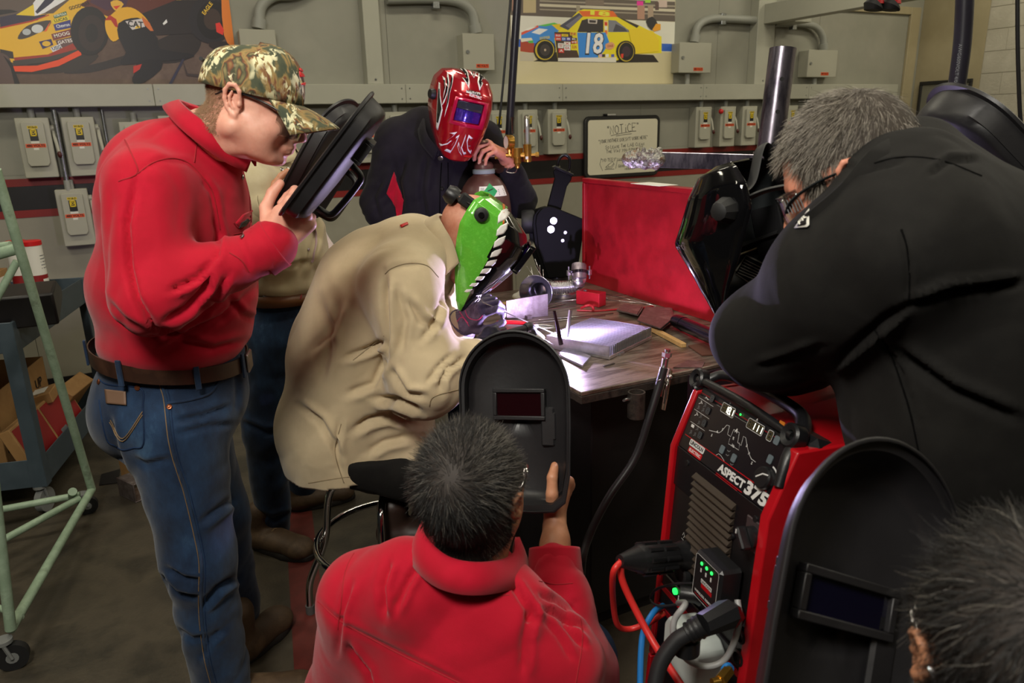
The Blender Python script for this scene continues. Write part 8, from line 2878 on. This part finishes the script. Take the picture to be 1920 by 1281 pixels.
# green helmet
m_hgrn = mat('helmet green', (104, 194, 62), .2, .05, [(96, 186, 56), (114, 204, 72)], 90, coat=.8)
h4 = thing('welding_helmet', 'bright green and black welding helmet with white teeth over the seated welder', 'welding helmet', HM4[:3, 3])
rows4 = [(.146, -.03, .03, .06), (.136, -.05, .075, .09), (.118, -.06, .122, .108), (.085, -.06, .156, .118), (.045, -.055, .162, .12), (0, -.035, .157, .118), (-.05, -.005, .146, .108), (-.1, .03, .132, .095), (-.15, .068, .12, .078), (-.172, .09, .112, .062)]
pk4 = lambda c: (c[:, 0] > .038 + (.156 - c[:, 2]) * .19).astype(int)
hs4 = helmet_shell(rows4, 'shell', [m_hgrn, m_hblk], h4, HM4, pick=pk4, nth=90, dense=6, ridge=.006)
z4 = lambda pts: [(800 + x / 4.925, 360 + y / 4.925) for x, y in pts]
for poly in ([(772, 138), (762, 206), (735, 250), (655, 290), (658, 222), (690, 172)], [(750, 280), (740, 345), (712, 385), (640, 408), (648, 350), (680, 312)], [(728, 404), (716, 455), (690, 490), (614, 518), (626, 460), (660, 430)], [(696, 520), (684, 560), (655, 592), (582, 606), (600, 560), (630, 540)], [(650, 622), (634, 660), (608, 682), (538, 684), (560, 645), (590, 632)], [(598, 702), (580, 735), (556, 752), (490, 754), (514, 715), (540, 706)], [(538, 776), (520, 805), (500, 815), (442, 816), (466, 782), (490, 778)], [(482, 836), (462, 862), (440, 872), (392, 868), (416, 842)], [(424, 896), (400, 918), (372, 926), (346, 920), (368, 898)]):
 patch(hs4, z4(poly), m_hwhite, h4, 'white_tooth', .0012, .0004)
patch(hs4, z4([(700, 98), (724, 100), (722, 150), (716, 300), (700, 300), (704, 180)]), mat('helmet orange', (206, 104, 40), .3), h4, 'orange_line', .0008, .0004)
text_on(hs4, 'F', z4([(470, 952)])[0], -1.35, .018, m_hwhite, h4, 'lettering')
text_on(hs4, 'C', z4([(464, 986)])[0], -1.35, .018, m_hwhite, h4, 'lettering')
q = ax(HM4, (.0, -.118, .085))[0]
P = on_surface(hs4, z4([(505, 208)]), 0)
q = P[0] if len(P) else q
w = -HM4[:3, 1]
MB().tube([q, q + w * .004, q + w * .016, q + w * .018], [.02, .021, .019, .014], 14).build('side_knob', m_rubber, h4, 40)
MB().tube([q + w * .018, q + w * .0225], [.009, .008], 12).build('knob_cap', m_blkg, h4, 40)
# window box on the front
mb = MB(HM4)
for lo, hi in (((.150, -.062, .10), (.168, .062, .108)), ((.150, -.062, .012), (.168, .062, .02)), ((.150, -.062, .02), (.168, -.054, .10)), ((.150, .054, .02), (.168, .062, .10))):
 mb.span(lo, hi)
mb.build('window_frame', m_hblk, h4, bevel=.002)
MB(HM4).span((.16, -.054, .02), (.168, .054, .10)).build('window', m_hlens, h4, None)
# head strap and ratchet knob
P = spline([(-.01, -.09, .10), (-.06, -.078, .10), (-.105, -.03, .085), (-.112, .02, .08), (-.06, .078, .10), (-.01, .09, .10)], 8)
MB(HM4).tube(P, .016, 10, flat=.3).build('head_band', m_rubber, h4, 60)
MB(HM4).tube([(-.10, -.034, .085), (-.118, -.034, .085), (-.135, -.034, .085)], [.026, .028, .02], 14).build('ratchet_knob', m_plast, h4, 40)
MB(HM4).span((-.095, -.088, .082), (-.045, -.072, .118), bev=.006).build('strap_box', m_plast, h4)
# ============================================================ crouching man, red shirt, back to us
p5 = person('crouching man in red shirt with short dark hair seen from behind', at(870, 1250, 1.15) * [1, 1, 0])
F5 = nrm(HEAD * .95 + SIDE * .31)
L5 = lateral(F5)
R5 = np.stack([F5, L5, ZUP], 1)
f = nrm(F5 * cos(.3) + ZUP * sin(.3))
HM5 = M4(frame(f), at(886, 926, 1.14), 1.0)
neck5 = at(882, 1085, 1.14)
V, F, _ = head_mesh(HM5, neck5, .2, h=.003, face=True)
hV5, hF5 = V, F
S = SDF(.0022)
nails = []
hw = at(1040, 988, 1.435)
hand_sdf(S, -1, hw, at(1072, 898, 1.525) - hw, SIDE * .98 + HEAD * .12, [(.95, 1.2, .6), (1.0, 1.2, .6), (1.0, 1.2, .6), (1.05, 1.2, .6)], .02, [(.42, .85, -.3), (.8, .55, -.32), (1.0, .1, -.12)], 1.04, fore=at(1041, 1085, 1.34), nails=nails)
V2, F2 = S.mesh()
body_obj(p5, m_skin2, (ax(HM5, V), F), (V2, F2), trunk([(neck5, at(860, 1300, 1.12), .06, .1), (at(1041, 1085, 1.345), at(1088, 1250, 1.265), .025, .03)]))
nail_mesh(nails).build('fingernail', m_nail, p5, 60)
S = SDF(.0055)
sl5, sr5 = at(690, 1122, 1.17), at(1038, 1240, 1.10)
S.ell(at(860, 1235, 1.12), R5, (.12, .2, .17), .08)
S.ell(at(860, 1400, 1.12), R5, (.13, .19, .2), .08)
S.chain([sl5, at(770, 1100, 1.13), neck5], [.075, .078, .07], .05)
S.chain([sr5, at(950, 1150, 1.11), neck5], [.07, .072, .068], .05)
e5 = at(1092, 1262, 1.25)
S.chain([sr5, e5], [.082, .07], .05)
S.chain([e5, at(1052, 1130, 1.30), at(1040, 1062, 1.345)], [.066, .058, .047], .04)
el5 = at(650, 1300, 1.26)
S.chain([sl5, el5, at(690, 1420, 1.38)], [.085, .075, .06], .05)
cr5 = [([(598, 1130), (640, 1170), (760, 1230), (880, 1290)], 3, .005), ([(730, 1050), (715, 1100), (720, 1160)], 9, .012), ([(790, 1050), (760, 1100), (740, 1150)], 8, .008), ([(960, 1090), (985, 1130), (1010, 1170)], 8, .010), ([(1000, 1130), (985, 1200), (980, 1270)], 10, .008), ([(1010, 1110), (1040, 1130), (1075, 1150)], 5, .008), ([(1020, 1140), (1060, 1160), (1095, 1180)], 5, .010), ([(1050, 1165), (1085, 1200), (1100, 1215)], 5, .009), ([(1020, 1160), (1050, 1195), (1075, 1240)], 5, .006), ([(660, 1090), (640, 1150), (632, 1230)], 6, .006), ([(650, 1210), (690, 1260), (700, 1300)], 7, .008)]
sh5 = link_cloth('shirt', S, [(sl5, sr5, .1, 5, 6, .010, 1), (sr5, e5, .08, 8, 8, .008, 1), (e5, at(1040, 1062, 1.305), .055, 16, 8, .008, .8), (at(860, 1150, 1.12), at(860, 1350, 1.12), .16, 5, 5, .010, 1)], m_rs, p5, cr5, 9.3)
cuff(at(1042, 1098, 1.335), at(1040, 1028, 1.38), .058, m_rs, p5, r2=.052, thick=.003)
cV = [at(964, 1052, 1.20), at(957, 1088, 1.12), at(900, 1104, 1.055), at(838, 1092, 1.055), at(796, 1048, 1.11), at(804, 1016, 1.2)]
collar(None, cV, .045, m_rs, p5, up=nrm(F5 * .15 + ZUP), flare=.010, drop=.004, thick=.004)
for px in ([(596, 1128), (640, 1166), (700, 1200), (760, 1232), (880, 1290)], [(1088, 1160), (1092, 1200), (1085, 1250), (1078, 1290)], [(668, 1030), (648, 1070), (640, 1130), (633, 1180)], [(802, 1090), (850, 1112), (900, 1118), (955, 1116)], [(1010, 1090), (1040, 1096), (1074, 1094)]):
 seam(sh5, px, .0012, m_rst, p5)
S = SDF(.012)
S.ell(at(850, 1560, 1.16), R5, (.14, .18, .12), .06)
for sgn in (-1, 1):
 hp = at(850, 1560, 1.16) - L5 * .1 * sgn
 kn = hp + F5 * .42 + ZUP * (.12 if sgn > 0 else -.16) - L5 * .06 * sgn
 an = kn - F5 * .22 - ZUP * (kn[2] - .09)
 S.chain([hp, kn, an], [.1, .085, .06], .05)
 boot('boot', an * [1, 1, 0] - F5 * .06, an * [1, 1, 0] + F5 * .22, .13, m_boot, p5)
link_cloth('trousers', S, [], m_den2, p5)
spectacles(HM5, p5, temple=clear_mat('clear temple', (228, 222, 222), .25), zlo=-.04, zhi=.016, tw=.0055)
# hair with a crown whorl
hair_d = mat('dark hair', (20, 18, 17), .42, spec=.5)
hair_g = mat('grey hair', (112, 106, 98), .42, spec=.6)
hair_l = mat('silver hair', (160, 152, 139), .42, spec=.6)
hair_b = mat('brown grey hair', (66, 57, 47), .42, spec=.6)
def head_hair(par, HM, s, V, F, n, keep, whorl, L, r, mats, pg, lift=.35, grav=.3, jit=.22, curl=.06, bald=0.0, extra=None):
 P, N = scatter(V, F, n, keep)
 w = np.array(whorl)
 t = P - w
 t = t - N * (t * N).sum(1)[:, None]
 dist = np.linalg.norm(t, axis=1)
 t = t / (dist[:, None] + 1e-6)
 sw = np.cross(N, t)
 D = t + sw * (.8 * np.exp(-dist / .04))[:, None] + N * lift
 if extra is not None:
  D = D + extra(P)
 if bald:
  k = rng.random(n) > bald * np.exp(-(dist / .018) ** 2)
  P, D, dist, N = P[k], D[k], dist[k], N[k]
 D /= np.linalg.norm(D, axis=1)[:, None]
 mi = np.array([pg(p) for p in P]) if callable(pg) else (rng.random(len(P)) < pg).astype(int)
 LL = L(P) if callable(L) else L
 return strands('hair', ax(HM, P), D @ (HM[:3, :3] / s).T, LL, r, mats, par, 4, curl, mi, grav, jit)
def hairline(c, nape=-.07, front=.085, side=.0):
 z, x, y = c[:, 2], c[:, 0], np.abs(c[:, 1])
 ok = (z > nape + np.clip((x + .03) / .05, 0, 1) * (side - nape)) & (x < front)
 ok &= ~((x > .05) & (z < .075))
 ok &= ~((y > .07) & (x > -.045) & (x < .02) & (z < .032))
 return ok.astype(float)
def scalp(V, F, HM, par, m, fn, lift=.0025):
 c = V[F].mean(1)
 k = fn(c) > 0
 Vn = V + vnormals(V, F) * lift
 link_mesh('scalp', ax(HM, Vn), F[k], m, par, None, 180)
scalp(V, F, HM5, p5, mat('scalp dark', (40, 32, 27), .7), lambda c: hairline(c) * (np.linalg.norm(c - np.array([-.068, -.004, .098]), axis=1) > .007))
head_hair(p5, HM5, 1.0, V, F, 15000, hairline, (-.068, -.004, .098), lambda P: np.where(P[:, 2] < .0, .017, .030), .00042, [hair_d, hair_g], lambda p: int(random.random() < (.36 if (p[1] < -.03 and p[0] > -.07) else (.12 if p[2] > .06 else .03))), lift=.55, grav=.15, jit=.3, bald=.55)
tp, bt_ = at(978, 640, 1.53), at(985, 930, 1.44)
y = nrm(tp - bt_)
zf_ = nrm(F5 * .98 + SIDE * .02)
zf_ = nrm(zf_ - y * (zf_ @ y))
Rs = np.stack([np.cross(y, zf_), y, zf_], 1)
hand_shield('hand_shield', 'black arched hand shield with dark red window, held by the crouching red shirted man', Rs, at(977, 772, 1.525), .05, .98, handle_side=-1 if Rs[:, 0] @ SIDE < 0 else 1, win=(.104, .052), wy=.018)
# ============================================================ grey haired man in black jacket, right
p6 = person('grey haired man in black jacket with clear safety glasses leaning on the welding machine', at(1780, 900, 1.05) * [1, 1, 0])
F6 = nrm(-SIDE * .8 + HEAD * .6)
f = nrm(cos(radians(27)) * nrm(-SIDE * cos(.6) + HEAD * sin(.6)) - sin(radians(27)) * ZUP)
HM6 = M4(frame(f), at(1596, 338, 1.20), 1.0)
neck6 = at(1700, 385, 1.16)
V6, F6m, _ = head_mesh(HM6, neck6, .3, h=.003)
sh6, el6, wr6 = at(1700, 455, 1.03), at(1442, 632, 1.28), at(1590, 660, 1.46)
shr6 = at(1640, 350, 1.42)
err6, wrr6 = at(1530, 560, 1.74), at(1450, 620, 1.68)
S = SDF(.003)
hand_sdf(S, 1, at(1600, 655, 1.47), at(1660, 650, 1.52) - at(1600, 655, 1.47), ZUP, (.3, .4, .3), .05, None, 1.05)
hl6 = S.mesh()
S = SDF(.003)
hand_sdf(S, -1, wrr6, at(1430, 570, 1.66) - wrr6, HEAD, (.7, 1.0, .6), .05, None, 1.05)
body_obj(p6, m_skin3, (ax(HM6, V6), F6m), hl6, S.mesh(), trunk([(neck6, at(1800, 560, 1.1), .06, .1), (at(1800, 560, 1.1), at(1790, 860, 1.08), .1, .1), (sh6, el6, .05, .045), (el6, wr6, .045, .03), (shr6, err6, .05, .04), (err6, wrr6, .04, .03)]))
R6 = np.stack([F6, lateral(F6), ZUP], 1)
S = SDF(.0065)
up6 = nrm(at(1690, 400, 1.16) - at(1830, 700, 1.1))
S.ell(at(1800, 530, 1.17), R6, (.17, .2, .16), .1)
S.ell(at(1800, 600, 1.12), R6, (.17, .2, .2), .1)
S.ell(at(1800, 790, 1.12), R6, (.17, .2, .2), .1)
S.ell(at(1895, 960, 1.12), R6, (.15, .18, .16), .1)
S.chain([sh6, at(1700, 360, 1.1), neck6], [.085, .075, .07], .07)
S.chain([shr6, at(1700, 340, 1.25), neck6], [.085, .085, .075], .07)
S.ell(at(1780, 415, 1.18), R6, (.1, .14, .07), .08)
S.chain([sh6, at(1585, 520, 1.12), el6], [.11, .104, .092], .06)
S.chain([el6, at(1480, 655, 1.36), wr6], [.088, .078, .065], .05)
S.chain([shr6, err6, wrr6], [.09, .075, .055], .05)
cr6 = [([(1700, 575), (1660, 600), (1590, 660), (1560, 690)], 8, .016), ([(1700, 575), (1780, 545), (1920, 530)], 9, .016), ([(1690, 440), (1705, 500), (1704, 570)], 4, .006), ([(1420, 690), (1470, 675), (1540, 650)], 8, .008), ([(1740, 330), (1780, 300), (1840, 300)], 6, .005), ([(1640, 620), (1690, 700), (1720, 800)], 5, .006), ([(1670, 650), (1780, 730), (1920, 790)], 12, .012), ([(1560, 300), (1620, 320), (1700, 300)], 6, .004)]
j6 = link_cloth('jacket', S, [(sh6, el6, .11, 5, 6, .009, 1), (el6, wr6, .08, 9, 7, .009, 1), (at(1790, 400, 1.16), at(1790, 850, 1.08), .18, 4, 5, .010, 1)], m_bj, p6, cr6, 3.7)
for px in ([(1690, 430), (1702, 470), (1706, 540), (1702, 574)], [(1640, 618), (1668, 660), (1690, 720), (1708, 780), (1725, 860)], [(1600, 320), (1680, 296), (1760, 300), (1840, 330)]):
 seam(j6, px, .0014, m_bst, p6)
patch(j6, [(1493, 430), (1521, 394), (1521, 424), (1517, 428)], m_white, p6, 'badge', .004, .001)
patch(j6, [(1499, 428), (1517, 404), (1517, 423), (1514, 425)], m_blk, p6, 'badge_inner', .0056, .0008)
text_on(j6, 'FR', (1511, 417), -.12, .010, m_white, p6, 'badge_lettering', None, .0075)
cV = [at(1524, 440, 1.10), at(1562, 412, 1.07), at(1612, 370, 1.05), at(1665, 310, 1.05), at(1725, 286, 1.12), at(1745, 290, 1.22), at(1700, 330, 1.32)]
collar(None, cV, .03, m_bj, p6, up=nrm(at(1600, 300, 1.19) - neck6), flare=.006, drop=.015, thick=.005)
S = SDF(.012)
S.ell(at(1935, 1040, 1.12), R6, (.15, .17, .1), .06)
S.chain([at(1890, 1080, 1.07), at(1890, 1340, 1.07), at(1890, 1660, 1.07)], [.11, .09, .075], .05)
S.chain([at(2000, 1060, 1.17), at(2000, 1290, 1.17), at(2000, 1540, 1.17)], [.11, .09, .075], .05)
S.plane_cut((0, 0, .06), -ZUP, .01)
link_cloth('trousers', S, [], m_bj, p6)
for q in (at(1890, 1660, 1.07), at(2000, 1540, 1.17)):
 boot('boot', q * [1, 1, 0] - F6 * .08, q * [1, 1, 0] + F6 * .2, .15, m_boot, p6)
spectacles(HM6, p6, temple=m_frm, zlo=-.038, zhi=.02, frame=clear_mat('clear temple', (228, 222, 222), .25))
for y in (-1, 1):
 for i in range(6):
  MB(HM6).span((.062 + i * .0052, y * (.0745 - i * .0018) - .001, -.012), (.0632 + i * .0052, y * (.0745 - i * .0018) + .001, .012)).build('vent_slot', m_prd, p6, None)
scalp(V6, F6m, HM6, p6, mat('scalp grey', (62, 54, 46), .7), lambda c: hairline(c, -.085, .09, -.01))
head_hair(p6, HM6, 1.0, V6, F6m, 22000, lambda c: hairline(c, -.085, .095, -.012) * (1 + 2.5 * (c[:, 2] > .07) * (c[:, 0] < .0)), (-.06, .0, .11), lambda P: np.where(P[:, 2] < .0, .018, .034), .00048, [hair_b, hair_l], .52, lift=.2, grav=.2, jit=.2, extra=lambda P: np.array([0, 0, 0]) + np.where(P[:, 2:3] > .05, np.array([[.5, 0, 0]]), np.array([[0, 0, -.5]])))
# ============================================================ dark haired man, bottom right corner
p7 = person('dark haired man in the bottom right corner seen from behind, out of focus', at(1900, 1281, .62) * [1, 1, 0])
f7 = nrm(HEAD + SIDE * .32)
HM7 = M4(frame(nrm(f7 + ZUP * .1)), at(1910, 1240, .56), 1.0)
neck7 = at(1930, 1520, .52)
V7, F7m, _ = head_mesh(HM7, neck7, .2, h=.004)
R7 = np.stack([f7, lateral(f7), ZUP], 1)
hw = at(1560, 1560, .70)
S = SDF(.003)
hand_sdf(S, 1, hw, at(1560, 1500, .74) - hw, HEAD * .3 - SIDE * .9, (.9, 1.1, .6), .05, None, 1.0)
body_obj(p7, m_skin2, (ax(HM7, V7), F7m), S.mesh(), trunk([(neck7, neck7 - ZUP * .4, .06, .1)]))
S = SDF(.01)
b7 = neck7 - ZUP * .02
S.ell(b7 - ZUP * .22, R7, (.13, .2, .22), .08)
S.ell(b7 - ZUP * .45, R7, (.14, .18, .16), .08)
sL, sR = b7 - ZUP * .08 + R7[:, 1] * .18, b7 - ZUP * .08 - R7[:, 1] * .18
S.chain([sL, b7, sR], [.075, .075, .075], .05)
eL = sL - ZUP * .26 + f7 * .08
S.chain([sL, eL, hw], [.08, .07, .05], .04)
eR = sR - ZUP * .28 + f7 * .06
S.chain([sR, eR, eR + f7 * .2 + R7[:, 1] * .05], [.08, .07, .05], .04)
link_cloth('jacket', S, [(b7, b7 - ZUP * .4, .17, 5, 5, .01, 1)], m_bj2, p7, (), 2.0)
S = SDF(.014)
hp7 = b7 - ZUP * .6
S.ell(hp7, R7, (.14, .18, .12), .06)
for sgn in (-1, 1):
 h_ = hp7 - R7[:, 1] * .1 * sgn
 an = np.array([h_[0], h_[1], .1]) + f7 * .05
 kn = (h_ + an) / 2 + f7 * .16
 S.chain([h_, kn, an], [.1, .085, .065], .05)
 boot('boot', an * [1, 1, 0] - f7 * .06, an * [1, 1, 0] + f7 * .22, .13, m_boot, p7)
link_cloth('trousers', S, [], m_den2, p7)
scalp(V7, F7m, HM7, p7, mat('scalp dark', (40, 32, 27), .7), lambda c: hairline(c, -.085))
head_hair(p7, HM7, 1.0, V7, F7m, 9000, lambda c: hairline(c, -.085), (-.06, .0, .1), lambda P: np.where(P[:, 2] < .0, .03, .045), .00045, [hair_d, hair_g], .06, lift=.3, grav=.35, jit=.3, curl=.12)
spectacles(HM7, p7, temple=clear_mat('clear temple', (228, 222, 222), .25), tw=.005)
tp, bt_ = at(1690, 845, .84), at(1608, 1360, .69)
y = nrm(tp - bt_)
zf_ = nrm(HEAD * .95 - SIDE * .3)
zf_ = nrm(zf_ - y * (zf_ @ y))
Rs = np.stack([np.cross(y, zf_), y, zf_], 1)
hand_shield('hand_shield', 'large out of focus black hand shield in the bottom right corner', Rs, at(1566, 1148, .785), .045, 1.2, glass=m_glsb, handle_side=-1, win=(.12, .036), wy=.012)
# ============================================================ dark shield behind the grey haired man
tp, bt_ = at(1742, 222, 1.62), at(1930, 420, 1.55)
y = nrm(tp - bt_)
zf_ = -SIDE * .75 - ZUP * .6 - HEAD * .05
zf_ = nrm(zf_ - y * (zf_ @ y))
Rs = np.stack([np.cross(y, zf_), y, zf_], 1)
hs9 = hand_shield('hand_shield', 'dark shiny hand shield tilted behind the grey haired man by the hose', Rs, (tp + bt_) / 2 + zf_ * .02, .07, 1.05)
q = bt_ - y * .03
MB().tube([q, q - ZUP * .12, (q - ZUP * .2) * [1, 1, 0] + (0, 0, .004)], .012, 10).build('support_pole', m_plast, hs9, 60)
MB().lathe([(.001, 0), (.14, 0), (.14, .012), (.001, .014)], 24, M=M4(None, q * [1, 1, 0])).build('support_base', m_plast, hs9, 40)
# ============================================================ black helmet held before the grey haired man
f6 = nrm(nrm(-SIDE * .68 + HEAD * .73) * cos(.28) - ZUP * sin(.28))
HM8 = M4(frame(f6), at(1414, 436, 1.50), .95)
h8 = thing('welding_helmet', 'glossy black faceted welding helmet with open back before the grey haired man', 'welding helmet', HM8[:3, 3])
m_bgl = mat('helmet piano black', (9, 9, 11), .05, spec=.6)
rows8 = [(.150, -.02, .045, .07), (.138, -.045, .085, .10), (.10, -.07, .118, .118), (.05, -.075, .15, .124), (.01, -.055, .178, .124), (-.05, -.02, .148, .118), (-.1, .02, .128, .104), (-.15, .055, .106, .086), (-.185, .075, .092, .06)]
hs8 = helmet_shell(rows8, 'shell', m_bgl, h8, HM8, e=.72, ridge=.014, thick=.004)
m_ins = mat('helmet inside', (34, 38, 40), .45)
hs8.data.materials.append(m_ins)
hs8.modifiers['solid'].material_offset = 1
hs8.modifiers['solid'].material_offset_rim = 0
q = ax(HM8, (-.02, .122, .055))[0]
w = HM8[:3, 1]
MB().tube([q, q + w * .006, q + w * .018, q + w * .03, q + w * .033], [.026, .026, .022, .017, .01], 10).build('side_knob', m_rubber, h8, 30)
P = spline([(-.02, .10, .06), (-.09, .085, .075), (-.15, .03, .07), (-.155, -.03, .07), (-.09, -.085, .075), (-.02, -.10, .06)], 8)
MB(HM8).tube(P, .02, 12, flat=.25).build('head_band', m_rubber, h8, 60)
P = spline([(-.04, .09, .08), (-.05, .06, .1), (-.055, 0, .17), (-.05, -.06, .1), (-.04, -.09, .08)], 8)
MB(HM8).tube(P, .014, 12, flat=.25).build('crown_strap', m_rubber, h8, 60)
MB(HM8).tube([(-.15, 0, .07), (-.17, 0, .075), (-.19, 0, .08)], [.028, .03, .026], 12).build('ratchet_knob', m_plast, h8, 30)
P = spline([(.07, .085, -.02), (.10, .03, -.03), (.10, -.03, -.03), (.06, -.085, -.02), (-.01, -.09, -.01)], 8)
MB(HM8).tube(P, .017, 12, flat=.35).build('sweat_band', mat('sweatband', (16, 16, 17), .9), h8, 60)
MB(HM8).tube(np.array(P) - (0, 0, .017), .0022, 8).build('band_stitch', mat('cord tan', (150, 138, 108), .7), h8, 60)
MB(HM8).span((-.02, -.092, -.055), (.05, -.084, .05), bev=.003).build('pivot_plate', m_plast, h8)
lb = patch(hs8, [(1400, 478), (1452, 502), (1404, 532), (1374, 513)], m_white, h8, 'warning_label', .0055, .0006)
patch(hs8, [(1400, 481), (1448, 503), (1404, 529), (1378, 513)], m_ink, h8, 'label_ground', .0064, .0006)
for i in range(6):
 a, b = np.array((1397 - i * 3, 487 + i * 5.0)), np.array((1438 - i * 5, 506 + i * 3.4))
 n = np.array((0, 1.3))
 patch(hs8, [a, b, b + n, a + n], m_white, h8, 'label_print', .0072, .0003)
m_wor = mat('warning orange', (226, 130, 20), .5)
patch(hs8, [(1433, 432), (1446, 444), (1442, 450), (1424, 448)], m_wor, h8, 'orange_label', .0055, .0006)
patch(hs8, [(1466, 448), (1482, 454), (1480, 466), (1464, 464)], m_wor, h8, 'orange_label', .0055, .0006)
print('script seconds', time.time() - T0)
